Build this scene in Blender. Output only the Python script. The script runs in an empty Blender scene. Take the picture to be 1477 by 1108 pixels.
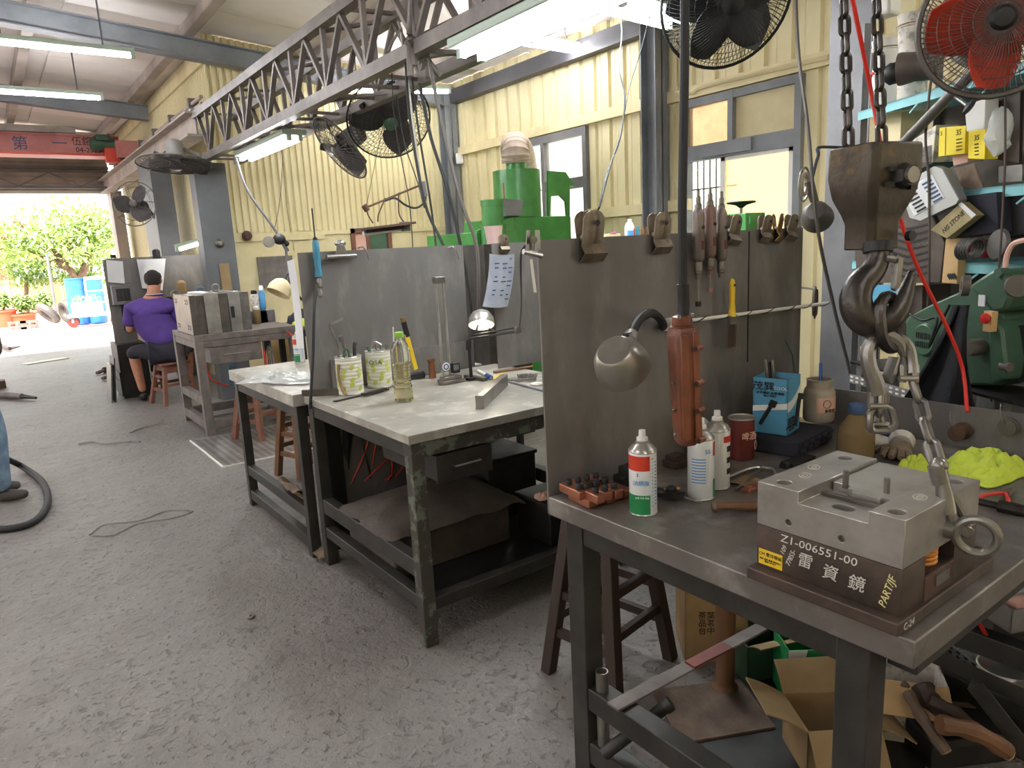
import bpy, bmesh, math, random
from mathutils import Vector as V, Matrix as M, noise as NZ
random.seed(7)
rad = math.radians; pi = math.pi
scn = bpy.context.scene; COL = scn.collection
# ---------------------------------------------------------------- camera, sky, exposure
CAMH = 1.5; FPX = 1024.0; IW, IH = 1477.0, 1108.0
pit, rol, yaw = rad(11.03), rad(-2.96), rad(35.87)
FW = V((math.sin(yaw)*math.cos(pit), math.cos(yaw)*math.cos(pit), -math.sin(pit)))
_r = V((math.cos(yaw), -math.sin(yaw), 0)); _u = _r.cross(FW)
RT = _r*math.cos(rol)+_u*math.sin(rol); UP = -_r*math.sin(rol)+_u*math.cos(rol)
CP = V((0, 0, CAMH))
cd = bpy.data.cameras.new('camera'); cam = bpy.data.objects.new('camera', cd); COL.objects.link(cam)
cd.sensor_fit = 'HORIZONTAL'; cd.sensor_width = 36; cd.lens = FPX/IW*36; cd.clip_start = .02; cd.clip_end = 300
cam.matrix_world = M(((RT.x, UP.x, -FW.x, 0), (RT.y, UP.y, -FW.y, 0), (RT.z, UP.z, -FW.z, CAMH), (0, 0, 0, 1)))
scn.camera = cam
wd = bpy.data.worlds.new('sky'); scn.world = wd; wd.use_nodes = True
wb = wd.node_tree.nodes['Background']; wb.inputs[0].default_value = (.97, .98, 1.0, 1); wb.inputs[1].default_value = 3.2
sund = bpy.data.lights.new('sun', 'SUN'); sun = bpy.data.objects.new('sun', sund); COL.objects.link(sun)
sund.energy = 15; sund.angle = rad(3); sund.color = (1, .95, .86); sun.rotation_euler = (rad(38), rad(-12), rad(-20))
TUBE_STRENGTH = 62
scn.view_settings.view_transform = 'Standard'; scn.view_settings.look = 'None'; scn.view_settings.gamma = 1
scn.view_settings.use_curve_mapping = False
scn.view_settings.exposure = 0.4
def P(x, y, X=None, Y=None, Z=None, D=None):
    """world point seen at photo pixel (x, y) on the plane X=, Y=, Z= or at distance D along the view"""
    d = RT*((x-IW/2)/FPX) - UP*((y-IH/2)/FPX) + FW
    if X is not None: t = X/d.x
    elif Y is not None: t = Y/d.y
    elif Z is not None: t = (Z-CAMH)/d.z
    else: t = D
    return CP+d*t
# ---------------------------------------------------------------- helpers
def lin(c):
    r = []
    for x in c:
        x /= 255.0; r.append(x/12.92 if x <= .04045 else ((x+.055)/1.055)**2.4)
    return (*r, 1)
MATS = {}
def mat(name, c, rough=.5, metal=0.0, c2=None, sc=8, lo=.35, hi=.65, bump=0, bsc=60, det=6, trans=0, ior=1.45, emit=0, alpha=1, stretch=None, c3=None, sc3=2.5, coat=0, rvar=0, spec=None):
    m = bpy.data.materials.new(name); m.use_nodes = True; MATS[name] = m
    nt = m.node_tree; b = nt.nodes['Principled BSDF']; L = nt.links.new
    b.inputs['Base Color'].default_value = lin(c); b.inputs['Roughness'].default_value = rough; b.inputs['Metallic'].default_value = metal
    if spec is not None: b.inputs['Specular IOR Level'].default_value = spec
    if coat: b.inputs['Coat Weight'].default_value = coat; b.inputs['Coat Roughness'].default_value = .15
    if trans: b.inputs['Transmission Weight'].default_value = trans; b.inputs['IOR'].default_value = ior
    if alpha < 1: b.inputs['Alpha'].default_value = alpha
    if emit: b.inputs['Emission Color'].default_value = lin(c); b.inputs['Emission Strength'].default_value = emit
    co = None
    if c2 or bump:
        tc = nt.nodes.new('ShaderNodeTexCoord'); co = tc.outputs['Object']
        if stretch:
            mp = nt.nodes.new('ShaderNodeMapping'); mp.inputs['Scale'].default_value = stretch; L(co, mp.inputs['Vector']); co = mp.outputs[0]
    def nz(s, d):
        n = nt.nodes.new('ShaderNodeTexNoise'); n.inputs['Scale'].default_value = s; n.inputs['Detail'].default_value = d; n.inputs['Roughness'].default_value = .62
        L(co, n.inputs['Vector']); return n.outputs['Fac']
    def mr(fac, a, z, o0=0, o1=1):
        k = nt.nodes.new('ShaderNodeMapRange'); k.inputs[1].default_value = a; k.inputs[2].default_value = z; k.inputs[3].default_value = o0; k.inputs[4].default_value = o1
        L(fac, k.inputs[0]); return k.outputs[0]
    if c2:
        mx = nt.nodes.new('ShaderNodeMix'); mx.data_type = 'RGBA'; mx.inputs[6].default_value = lin(c); mx.inputs[7].default_value = lin(c2)
        nf = nz(sc, det); L(mr(nf, lo, hi), mx.inputs[0]); out = mx.outputs[2]
        if c3:
            m2 = nt.nodes.new('ShaderNodeMix'); m2.data_type = 'RGBA'; m2.inputs[7].default_value = lin(c3); L(out, m2.inputs[6])
            L(mr(nz(sc3, 8), .52, .66), m2.inputs[0]); out = m2.outputs[2]
        L(out, b.inputs['Base Color'])
        if rvar: L(mr(nf, .3, .7, max(.05, rough-rvar), min(1, rough+rvar)), b.inputs['Roughness'])
    if bump:
        bp = nt.nodes.new('ShaderNodeBump'); bp.inputs['Strength'].default_value = bump; bp.inputs['Distance'].default_value = .02
        L(nz(bsc, 5), bp.inputs['Height']); L(bp.outputs[0], b.inputs['Normal'])
    return m
def frame(d, up=(0, 0, 1)):
    d = V(d).normalized(); up = V(up)
    if abs(d.dot(up)) > .98: up = V((1, 0, 0)) if abs(d.x) < .9 else V((0, 1, 0))
    s = d.cross(up).normalized(); return d, s, s.cross(d)
class MB:
    """collects shapes into one mesh"""
    def __init__(s): s.v = []; s.f = []; s.mi = []; s.k = 0; s.M = None
    def add(s, vs, fs):
        n = len(s.v)
        if s.M is not None: vs = [s.M@V(v) for v in vs]
        s.v += [tuple(v) for v in vs]; s.f += [tuple(i+n for i in f) for f in fs]; s.mi += [s.k]*len(fs); return s
    def box(s, x0, x1, y0, y1, z0, z1):
        return s.add([(x0,y0,z0),(x1,y0,z0),(x1,y1,z0),(x0,y1,z0),(x0,y0,z1),(x1,y0,z1),(x1,y1,z1),(x0,y1,z1)],
                     [(3,2,1,0),(4,5,6,7),(0,1,5,4),(1,2,6,5),(2,3,7,6),(3,0,4,7)])
    def cbox(s, c, sz, rot=(0,0,0)):
        from mathutils import Euler
        m = Euler(rot).to_matrix(); a = [x/2 for x in sz]; c = V(c)
        vs = [c+m@V((i*a[0], j*a[1], k*a[2])) for k in (-1,1) for i,j in ((-1,-1),(1,-1),(1,1),(-1,1))]
        return s.add(vs, [(3,2,1,0),(4,5,6,7),(0,1,5,4),(1,2,6,5),(2,3,7,6),(3,0,4,7)])
    def bar(s, a, b, w, h=None, up=(0,0,1)):
        h = h or w; a = V(a); b = V(b); d, x, u = frame(b-a, up)
        vs = [p+x*(i*w/2)+u*(j*h/2) for p in (a, b) for i,j in ((-1,-1),(1,-1),(1,1),(-1,1))]
        return s.add(vs, [(0,1,2,3),(7,6,5,4),(0,4,5,1),(1,5,6,2),(2,6,7,3),(3,7,4,0)])
    def cyl(s, a, b, r, r2=None, n=14, cap=True):
        return s.tube([a, b], [r, r if r2 is None else r2], n, cap=cap)
    def tube(s, pts, r, n=7, closed=False, cap=True, flat=1.0):
        pts = [V(p) for p in pts]; m = len(pts); rr = r if isinstance(r, (list, tuple)) else [r]*m
        vs = []; up = None
        for i, p in enumerate(pts):
            if closed: t = pts[(i+1) % m]-pts[i-1]
            else: t = pts[min(i+1, m-1)]-pts[max(i-1, 0)]
            if t.length < 1e-9: t = V((0,0,1))
            t.normalize()
            if up is None: _, sd, up = frame(t)
            sd = t.cross(up)
            if sd.length < 1e-6: _, sd, up = frame(t)
            sd.normalize(); up = sd.cross(t)
            for k in range(n):
                a = 2*pi*k/n; vs.append(p+sd*(math.cos(a)*rr[i])+up*(math.sin(a)*rr[i]*flat))
        fs = []
        for i in range(m if closed else m-1):
            j = (i+1) % m
            for k in range(n): fs.append((i*n+k, i*n+(k+1) % n, j*n+(k+1) % n, j*n+k))
        if cap and not closed: fs += [tuple(range(n-1, -1, -1)), tuple((m-1)*n+k for k in range(n))]
        return s.add(vs, fs)
    def lathe(s, prof, n=18, c=(0,0,0), ax=(0,0,1), a0=0, a1=2*pi):
        d, x, u = frame(ax, (0,1,0)) if abs(V(ax).normalized().y) < .9 else frame(ax, (0,0,1))
        x = -x; c = V(c); full = abs(a1-a0-2*pi) < 1e-6; nn = n if full else n+1; vs = []
        for r, z in prof:
            for k in range(nn):
                a = a0+(a1-a0)*k/n; vs.append(c+d*z+x*(r*math.cos(a))+u*(r*math.sin(a)))
        fs = []
        for i in range(len(prof)-1):
            for k in range(n):
                k2 = (k+1) % nn; q = (i*nn+k, i*nn+k2, (i+1)*nn+k2, (i+1)*nn+k); fs.append(q)
        if full:
            if prof[0][0] > 1e-5: fs.append(tuple(range(nn-1, -1, -1)))
            if prof[-1][0] > 1e-5: fs.append(tuple((len(prof)-1)*nn+k for k in range(nn)))
        return s.add(vs, fs)
    def prism(s, poly, z0, z1, ax='z'):
        n = len(poly); f = {'z': lambda a,b,c: (a,b,c), 'x': lambda a,b,c: (c,a,b), 'y': lambda a,b,c: (a,c,b)}[ax]
        vs = [f(a,b,z0) for a,b in poly]+[f(a,b,z1) for a,b in poly]
        return s.add(vs, [tuple(range(n-1,-1,-1)), tuple(range(n,2*n))]+[(i,(i+1)%n,n+(i+1)%n,n+i) for i in range(n)])
    def ball(s, c, r, n=12, m=8, fn=None):
        r = r if isinstance(r, (tuple, list)) else (r,r,r); c = V(c); vs = [c+V((0,0,-r[2]))]
        for i in range(1, m):
            t = -pi/2+pi*i/m
            for k in range(n):
                a = 2*pi*k/n; vs.append(c+V((r[0]*math.cos(t)*math.cos(a), r[1]*math.cos(t)*math.sin(a), r[2]*math.sin(t))))
        vs.append(c+V((0,0,r[2])))
        if fn: vs = [fn(v) for v in vs]
        fs = [(0, 1+(k+1)%n, 1+k) for k in range(n)]
        for i in range(m-2):
            for k in range(n): fs.append((1+i*n+k, 1+i*n+(k+1)%n, 1+(i+1)*n+(k+1)%n, 1+(i+1)*n+k))
        e = len(vs)-1; b = 1+(m-2)*n; fs += [(b+k, b+(k+1)%n, e) for k in range(n)]
        return s.add(vs, fs)
    def sheet(s, fn, nu, nv, t=.004):
        """surface fn(u, v) with real thickness t"""
        g = [[V(fn(i/nu, j/nv)) for j in range(nv+1)] for i in range(nu+1)]; vs = []; w = nv+1
        for sg in (1, -1):
            for i in range(nu+1):
                for j in range(nv+1):
                    a = g[min(i+1,nu)][j]-g[max(i-1,0)][j]; b = g[i][min(j+1,nv)]-g[i][max(j-1,0)]; nrm = a.cross(b)
                    nrm = nrm.normalized() if nrm.length > 1e-9 else V((0,0,1))
                    vs.append(g[i][j]+nrm*(sg*t/2))
        o = (nu+1)*w; fs = []
        for i in range(nu):
            for j in range(nv):
                q = (i*w+j, (i+1)*w+j, (i+1)*w+j+1, i*w+j+1); fs.append(q); fs.append(tuple(o+k for k in reversed(q)))
        rim = [i*w for i in range(nu)]+[nu*w+j for j in range(nv)]+[i*w+nv for i in range(nu,0,-1)]+[j for j in range(nv,0,-1)]
        for k in range(len(rim)):
            a, b = rim[k], rim[(k+1)%len(rim)]; fs.append((b, a, o+a, o+b))
        return s.add(vs, fs)
    def mesh(s, name, ang=35, smooth=True):
        me = bpy.data.meshes.new(name); me.from_pydata(s.v, [], s.f); me.update()
        bm = bmesh.new(); bm.from_mesh(me); bmesh.ops.recalc_face_normals(bm, faces=bm.faces); bm.to_mesh(me); bm.free()
        if smooth and len(me.polygons):
            me.polygons.foreach_set('use_smooth', [True]*len(me.polygons)); me.set_sharp_from_angle(angle=rad(ang))
        if any(s.mi): me.polygons.foreach_set('material_index', s.mi)
        return me
    def build(s, name, m, parent=None, bev=0, ang=35, smooth=True, loc=None, kind=None):
        me = s.mesh(name, ang, smooth)
        for q in (m if isinstance(m, (list, tuple)) else [m]): me.materials.append(MATS[q] if isinstance(q, str) else q)
        o = bpy.data.objects.new(name, me); COL.objects.link(o)
        if parent is not None: o.parent = parent
        if loc is not None: o.location = loc
        if bev:
            b = o.modifiers.new('bevel', 'BEVEL'); b.width = bev; b.segments = 2; b.limit_method = 'ANGLE'; b.angle_limit = rad(40); b.harden_normals = False
        if kind: o['kind'] = kind
        return o
def tag(o, label, cat, group=None):
    o['label'] = label; o['category'] = cat
    if group: o['group'] = group
    return o
def T(name, label, cat, loc=(0,0,0), rz=0, group=None, rot=None):
    o = bpy.data.objects.new(name, None); COL.objects.link(o); o.location = loc; o.empty_display_size = .05
    o.rotation_euler = rot or (0, 0, rz); return tag(o, label, cat, group)
def S(name, mb, m, **k):
    o = mb.build(name, m, **k); o['kind'] = 'structure'; return o
def inst(src, parent, loc=(0,0,0), rot=(0,0,0), scale=None, mw=None):
    o = src.copy(); COL.objects.link(o); o.parent = parent
    if mw is not None: o.matrix_local = mw
    else:
        o.location = loc; o.rotation_euler = rot
        if scale: o.scale = scale
    return o
def tree_copy(root, loc, rot=None, label=None, group=None, scale=None):
    r = root.copy(); COL.objects.link(r); r.location = loc
    if rot is not None: r.rotation_euler = rot
    if scale: r.scale = (scale,)*3
    if label: r['label'] = label
    if group: r['group'] = group
    for c in [o for o in COL.objects if o.parent == root]:
        k = c.copy(); COL.objects.link(k); k.parent = r
        for g in [o for o in COL.objects if o.parent == c]:
            q = g.copy(); COL.objects.link(q); q.parent = k
    return r
def text(s, m, parent, size, loc, rot=(0,0,0), ext=.0004, name='lettering', shear=0, align='CENTER', wide=1.0, jit=0, bold=0):
    """flat lettering lying on a thing's surface (lies in local XY, rotated by rot)"""
    c = bpy.data.curves.new(name, 'FONT'); c.body = s; c.size = size; c.extrude = ext; c.shear = shear; c.align_x = align; c.align_y = 'CENTER'; c.resolution_u = 2
    c.space_character = 1.0; c.offset = bold
    t = bpy.data.objects.new(name, c); COL.objects.link(t)
    dg = bpy.context.evaluated_depsgraph_get(); dg.update()
    me = bpy.data.meshes.new_from_object(t.evaluated_get(dg)); bpy.data.objects.remove(t); bpy.data.curves.remove(c)
    me.materials.clear(); me.materials.append(MATS[m])
    o = bpy.data.objects.new(name, me); COL.objects.link(o); o.parent = parent; o.location = loc; o.rotation_euler = rot; o.scale = (wide, 1, 1)
    return o
def catmull(pts, k=6, closed=False):
    pts = [V(p) for p in pts]; n = len(pts); out = []
    for i in range(n if closed else n-1):
        if closed: a, b, c, d = pts[i-1], pts[i], pts[(i+1)%n], pts[(i+2)%n]
        else: a, b, c, d = pts[max(i-1,0)], pts[i], pts[i+1], pts[min(i+2,n-1)]
        for j in range(k):
            t = j/k; out.append(.5*((2*b)+(c-a)*t+(2*a-5*b+4*c-d)*t*t+(3*b-a-3*c+d)*t**3))
    if not closed: out.append(pts[-1])
    return out
def cord(name, pts, r, m, label, cat='cable', k=6, n=6, group=None):
    """a hose, wire or cable running through points"""
    return tag(MB().tube(catmull(pts, k), r, n).build(name, m), label, cat, group)
def rnd(a, b): return a+(b-a)*random.random()
def circ(c, r, n, ax1=(1,0,0), ax2=(0,1,0)):
    c = V(c); a = V(ax1); b = V(ax2); return [c+a*(r*math.cos(2*pi*i/n))+b*(r*math.sin(2*pi*i/n)) for i in range(n)]
# ---------------------------------------------------------------- materials
mat('cream', (228,216,174), .55, .0, (216,202,156), 1.2, bump=.05, bsc=30)
mat('cream_flat', (228,214,170), .6, 0, (206,190,146), 2.2)
mat('roof', (246,238,232), .75, 0, (236,226,218), 1.5)
mat('steel_paint', (120,118,120), .5, .15, (98,96,98), 3, bump=.04)
mat('steel_blue', (132,134,138), .5, .15, (112,114,118), 3)
mat('beam_dark', (84,82,86), .55, .1, (62,60,64), 2)
mat('pillar', (84,86,90), .5, .1, (100,101,103), 3)
mat('runway', (176,162,152), .6, .05, (150,138,130), 3)
mat('truss', (132,124,118), .45, .35, (104,96,92), 5)
mat('plate', (120,116,113), .5, .25, (107,103,100), 4, .35, .65, bump=.06, bsc=200, c3=(132,127,123), sc3=6, stretch=(1,1,.45), rvar=.12)
mat('slab', (126,119,112), .4, .45, (102,96,90), 6, .3, .7, bump=.08, bsc=90, c3=(154,148,141), sc3=5, rvar=.1)
mat('slab_bright', (182,177,166), .4, .35, (150,145,136), 5, .3, .7, bump=.06, bsc=90, c3=(205,200,190), sc3=7)
mat('frame', (66,63,59), .48, .35, (46,44,41), 7, bump=.05, bsc=120)
mat('frame_chip', (70,67,60), .55, .25, (108,114,99), 16, .52, .58, bump=.12, bsc=50)
mat('frame_grey', (122,112,106), .6, .1, (92,84,80), 9, bump=.08, bsc=60)
mat('black_metal', (34,33,34), .5, .3, (50,48,47), 10)
mat('black', (22,22,24), .55)
mat('rubber', (30,30,32), .6)
mat('blackfab', (24,25,32), .9, bump=.3, bsc=200)
mat('chrome', (196,194,190), .22, .9)
mat('steel', (150,146,140), .32, .75, (116,112,107), 8, bump=.04, bsc=120)
mat('bright_steel', (186,182,176), .3, .7, (150,146,140), 6)
mat('iron', (84,79,74), .32, .75, (46,42,39), 9, bump=.12, bsc=70)
mat('iron_yellow', (78,70,60), .42, .55, (134,108,52), 9, .53, .66, bump=.1, bsc=60, c3=(48,42,38), sc3=6)
mat('rust', (104,74,58), .65, .3, (74,56,48), 8, bump=.12, bsc=80)
mat('ground_steel', (172,167,160), .32, .55, (146,141,134), 10, bump=.03, bsc=150)
mat('die_side', (104,97,90), .42, .5, (80,74,68), 8, bump=.05, bsc=120)
mat('die_rust', (92,76,66), .5, .4, (66,56,50), 9, bump=.1, bsc=90)
mat('copper', (184,122,96), .36, .7, (150,92,68), 10)
mat('brass', (150,112,66), .4, .7)
mat('white', (232,230,224), .5)
mat('paper', (226,226,226), .8, 0, (212,212,214), 3)
mat('paper_blue', (150,152,162), .8, 0, (128,130,142), 4)
mat('plastic_bag', (226,228,222), .22, 0, trans=.25, alpha=.72)
mat('clear', (240,242,238), .05, 0, trans=.96, ior=1.3)
mat('water', (232,222,182), .08, 0, trans=.9, ior=1.15)
mat('oil', (150,128,92), .25, 0, trans=.45, ior=1.2)
mat('orange', (214,92,44), .45)
mat('orange_red', (205,62,40), .4)
mat('green_paint', (72,150,70), .42, .05, (52,122,54), 3, coat=.2)
mat('green_mach', (74,104,82), .42, .1, (58,84,66), 4)
mat('green', (34,128,74), .45)
mat('green_cap', (128,178,62), .5)
mat('yellow', (228,190,40), .5)
mat('yellow_box', (240,214,44), .6)
mat('lime', (190,198,92), .5)
mat('hivis', (198,214,74), .8, 0, (180,198,58), 12, bump=.2, bsc=80)
mat('blue', (42,84,160), .5)
mat('blue_light', (84,152,186), .55)
mat('blue_drum', (58,120,196), .45, 0, (44,98,172), 3)
mat('teal', (60,124,150), .45)
mat('aqua_shelf', (136,196,200), .5, .05, (118,176,182), 3)
mat('red', (196,40,34), .45)
mat('red_hose', (216,50,40), .4)
mat('red_girder', (198,130,122), .6, 0, (178,106,100), 3)
mat('red_tin', (120,50,44), .45, .2, (88,42,38), 8)
mat('pink', (226,178,160), .6)
mat('pendant', (130,74,48), .4, .1, (98,56,38), 12, bump=.05, bsc=90)
mat('wood', (122,84,54), .6, 0, (92,62,40), 10, stretch=(1,1,.15))
mat('wood_dark', (64,47,37), .6, 0, (46,34,27), 10, stretch=(1,1,.15))
mat('wood_red', (132,86,68), .6, 0, (110,70,56), 10)
mat('wood_old', (110,90,74), .75, 0, (78,62,52), 10, bump=.2, bsc=40)
mat('plywood', (206,172,120), .65, 0, (190,154,104), 6)
mat('cardboard', (170,138,94), .8, 0, (150,120,82), 5)
mat('carton_white', (214,206,194), .75, 0, (150,144,136), 26, .5, .62)
mat('kraft', (148,122,86), .8, 0, (128,106,74), 4)
mat('cloth_dirty', (132,112,92), .9, 0, (92,78,66), 8, bump=.4, bsc=60)
mat('cloth_white', (216,210,202), .9, 0, (170,162,152), 8, bump=.3, bsc=60)
mat('cover', (88,78,68), .7, 0, (64,56,50), 6, bump=.2, bsc=30)
mat('purple', (86,58,136), .85, 0, (72,48,118), 6, bump=.15, bsc=120)
mat('skin', (190,134,106), .6, 0, (172,116,92), 9)
mat('hair', (38,32,30), .7, bump=.5, bsc=300)
mat('navy', (38,38,48), .85, bump=.2, bsc=150)
mat('denim', (122,146,168), .85, 0, (92,114,138), 14, bump=.2, bsc=200)
mat('shoe', (70,64,60), .7)
mat('leaf', (128,162,92), .6, 0, (156,184,108), 6)
mat('leaf2', (164,194,112), .6, 0, (188,208,128), 6)
mat('bark', (120,98,78), .8, 0, (90,72,58), 8)
mat('magenta', (212,44,130), .6)
mat('terracotta', (196,88,58), .7)
mat('pot_pink', (222,190,184), .6)
mat('out_wall', (232,216,176), .7, 0, (220,202,160), 2)
mat('house_red', (150,70,62), .7)
mat('pavement', (206,190,182), .8, 0, (190,172,166), 2, bump=.1, bsc=20)
mat('fan_grey', (96,92,88), .45, .3)
mat('fan_motor', (150,148,144), .5, .1, (130,128,124), 6)
mat('fan_blade', (70,66,66), .5)
mat('red_blade', (214,84,66), .35, 0, trans=.5, ior=1.1)
mat('lamp_alu', (170,166,158), .3, .7, (146,142,134), 7)
mat('enamel', (176,192,178), .4)
mat('tube_glow', (247,249,255), .4, emit=TUBE_STRENGTH)
mat('bulb', (255,244,220), .4, emit=60)
mat('frost', (246,246,240), .6, 0, trans=.75, ior=1.05)
mat('amber', (232,210,176), .6, 0, (212,184,146), 7, trans=.55, ior=1.05)
mat('amber_pale', (250,230,180), .6, 0, trans=.65, ior=1.05)
mat('glass', (230,236,232), .03, 0, trans=.97, ior=1.05)
mat('grille_brown', (98,86,78), .6, .2, (72,60,54), 7)
mat('dirty_plastic', (200,190,170), .4, 0, (150,136,116), 6, trans=.25)
mat('chalk', (206,202,192), .9)
mat('spring_orange', (206,134,58), .4, .2)
mat('chalk_yellow', (226,216,150), .9)
mat('ink', (26,26,28), .7)
mat('ink_blue', (58,82,120), .7)
mat('ink_lightblue', (84,150,204), .6)
mat('can_white', (222,224,222), .32, .1)
mat('steel_can', (182,178,170), .3, .7)
mat('orange_glow', (220,124,70), .5)
def floor_mat():
    m = bpy.data.materials.new('concrete'); m.use_nodes = True; MATS['concrete'] = m
    nt = m.node_tree; b = nt.nodes['Principled BSDF']; L = nt.links.new; N = nt.nodes.new
    tc = N('ShaderNodeTexCoord'); o = tc.outputs['Object']
    def nz(s, d, r=.6, dist=0):
        n = N('ShaderNodeTexNoise'); n.inputs['Scale'].default_value = s; n.inputs['Detail'].default_value = d; n.inputs['Roughness'].default_value = r; n.inputs['Distortion'].default_value = dist
        L(o, n.inputs['Vector']); return n.outputs['Fac']
    def mr(f, a, z, c=0, e=1):
        k = N('ShaderNodeMapRange'); k.inputs[1].default_value = a; k.inputs[2].default_value = z; k.inputs[3].default_value = c; k.inputs[4].default_value = e; L(f, k.inputs[0]); return k.outputs[0]
    def mix(f, a, c):
        k = N('ShaderNodeMix'); k.data_type = 'RGBA'; L(f, k.inputs[0])
        for i, x in ((6, a), (7, c)):
            if isinstance(x, tuple): k.inputs[i].default_value = lin(x)
            else: L(x, k.inputs[i])
        return k.outputs[2]
    def mth(op, a, c):
        k = N('ShaderNodeMath'); k.operation = op
        for i, x in enumerate((a, c)):
            if isinstance(x, (int, float)): k.inputs[i].default_value = x
            else: L(x, k.inputs[i])
        return k.outputs[0]
    base = mix(mr(nz(.9, 5), .35, .68), (128,122,118), (112,106,102))
    base = mix(mr(nz(5, 8, .7), .5, .72, 0, .6), base, (104,97,93))
    base = mix(mr(nz(2.6, 9, .75, .6), .6, .68, 0, .55), base, (114,97,88))
    pit = mr(nz(34, 4, .55, .5), .57, .69); pit2 = mr(nz(11, 6, .6, .8), .6, .68)
    base = mix(mr(nz(1.3, 7, .65), .5, .66, 0, .5), base, (98,91,87))
    base = mix(mth('MULTIPLY', pit, .6), base, (74,68,65)); base = mix(mth('MULTIPLY', pit2, .45), base, (80,73,69))
    base = mix(mr(nz(60, 2), .68, .74, 0, .5), base, (196,190,184))
    L(base, b.inputs['Base Color']); b.inputs['Roughness'].default_value = .5
    h = mth('SUBTRACT', mth('MULTIPLY', nz(7, 9, .62), .8), mth('ADD', mth('MULTIPLY', pit, .22), mth('MULTIPLY', pit2, .25)))
    vo = N('ShaderNodeTexVoronoi'); vo.feature = 'DISTANCE_TO_EDGE'; vo.inputs['Scale'].default_value = 1.1
    mp = N('ShaderNodeMix'); mp.data_type = 'VECTOR'; mp.inputs[0].default_value = .16; L(o, mp.inputs[4])
    nc = N('ShaderNodeTexNoise'); nc.inputs['Scale'].default_value = 3; nc.inputs['Detail'].default_value = 6; L(o, nc.inputs['Vector']); L(nc.outputs['Color'], mp.inputs[5])
    L(mp.outputs[1], vo.inputs['Vector'])
    h = mth('ADD', h, mr(vo.outputs['Distance'], 0, .012, -.05, 0))
    bp = N('ShaderNodeBump'); bp.inputs['Strength'].default_value = .6; bp.inputs['Distance'].default_value = .05; L(h, bp.inputs['Height']); L(bp.outputs[0], b.inputs['Normal'])
floor_mat()
# ---------------------------------------------------------------- the building
XR, YB, XS = 5.2, 8.25, 2.3          # window wall, back wall of the side bay, side wall of the main hall
RZ = lambda x: 4.02-.085*x           # underside of the roof sheet
fl = MB(); fl.box(-9, 5.4, -3.5, 15.6, -.2, 0); FLOOR = S('floor', fl, 'concrete')
fo = MB(); fo.box(-14, 14, 15.6, 40, -.22, -.02); S('floor_outside', fo, 'pavement')
def ribs(mb, org, du, n, L, prof, z0, z1, t=.006):
    """ribbed sheet metal: prof = [(u, depth)...] in one period of length L, running along du, standing z0..z1"""
    du = V(du); nr = V((0,0,1)).cross(du); us = []
    for i in range(n):
        for u, d in prof: us.append((i*L+u, d))
    us.append((n*L, prof[0][1])); org = V(org); vs = []
    for off in (0, t):
        for u, d in us:
            zz1 = z1(org+du*u) if callable(z1) else z1
            for z in (z0, zz1): q = org+du*u+nr*(d+off); vs.append((q.x, q.y, z))
    k = len(us)*2; fs = []
    for i in range(len(us)-1):
        a = i*2; fs += [(a, a+2, a+3, a+1), (k+a, k+a+1, k+a+3, k+a+2), (a, k+a, k+a+2, a+2), (a+1, a+3, k+a+3, k+a+1)]
    fs += [(0, 1, k+1, k), (k-2, 2*k-2, 2*k-1, k-1)]
    mb.add(vs, fs)
SM = [(0,0),(.022,0),(.032,.026),(.054,.026),(.064,0)]
WD = [(0,0),(.10,0),(.115,.03),(.145,.03),(.16,0),(.2,0),(.205,.004),(.215,.004),(.22,0)]
# back wall of the bay: ribbed sheet above, flat boards below
w = MB(); ribs(w, (XS-.1, YB, 0), (1,0,0), 40, .076, SM, 1.78, lambda p: RZ(p.x)); wb_ = S('wall_back', w, 'cream')
lw = MB(); x3, x4 = 3.66, 4.2
xs = [2.2, 2.95, x3]     # small window
for a, b in zip(xs[:-1], xs[1:]):
    MB().box(a+.002, b-.002, YB, YB+.02, 0, 1.79).build('panel', 'cream_flat', wb_)
for a, b in ((x4, 4.72), (4.72, XR+.02)): MB().box(a+.002, b-.002, YB, YB+.02, 0, 1.79).build('panel', 'cream_flat', wb_)
MB().box(x3, x4, YB, YB+.02, 0, 1.0).build('panel', 'cream_flat', wb_)
t = MB(); t.box(2.2, 3.32, YB-.03, YB, 1.69, 1.77)
for i in range(12): t.cyl((2.3+i*.085, YB-.034, 1.73), (2.3+i*.085, YB-.028, 1.73), .008, n=6)
S('trim_1', t, 'cream_flat')
S('trim_2', MB().box(3.3, 5.2, YB-.02, YB, 1.74, 1.79), 'cream_flat')
# small window in the back wall
w3 = T('window_3', 'small wooden window low in the back wall under the swing lamp', 'window'); w3['kind'] = 'structure'; del w3['category']
fr = MB(); fr.box(x3, x3+.05, YB-.03, YB+.03, 1.0, 1.8); fr.box(x4-.05, x4, YB-.03, YB+.03, 1.0, 1.8); fr.box(x3, x4, YB-.03, YB+.03, 1.74, 1.8); fr.box(x3, x4, YB-.03, YB+.03, 1.0, 1.05); fr.box(3.86, 3.9, YB-.02, YB+.02, 1.05, 1.74)
fr.build('window_frame', 'wood_red', w3)
MB().box(x3+.05, 3.86, YB, YB+.01, 1.05, 1.74).build('pane', 'pink', w3); MB().box(3.9, x4-.05, YB, YB+.01, 1.05, 1.74).build('pane', 'green_mach', w3)
# side wall of the main hall
w = MB(); ribs(w, (XS, 15.1, 0), (0,-1,0), 90, .076, SM, 0, 3.86); S('wall_side', w, 'cream')
S('trim_3', MB().box(XS-.03, XS-.005, 8.3, 15.1, 3.62, 3.8), 'cream_flat')
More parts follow.
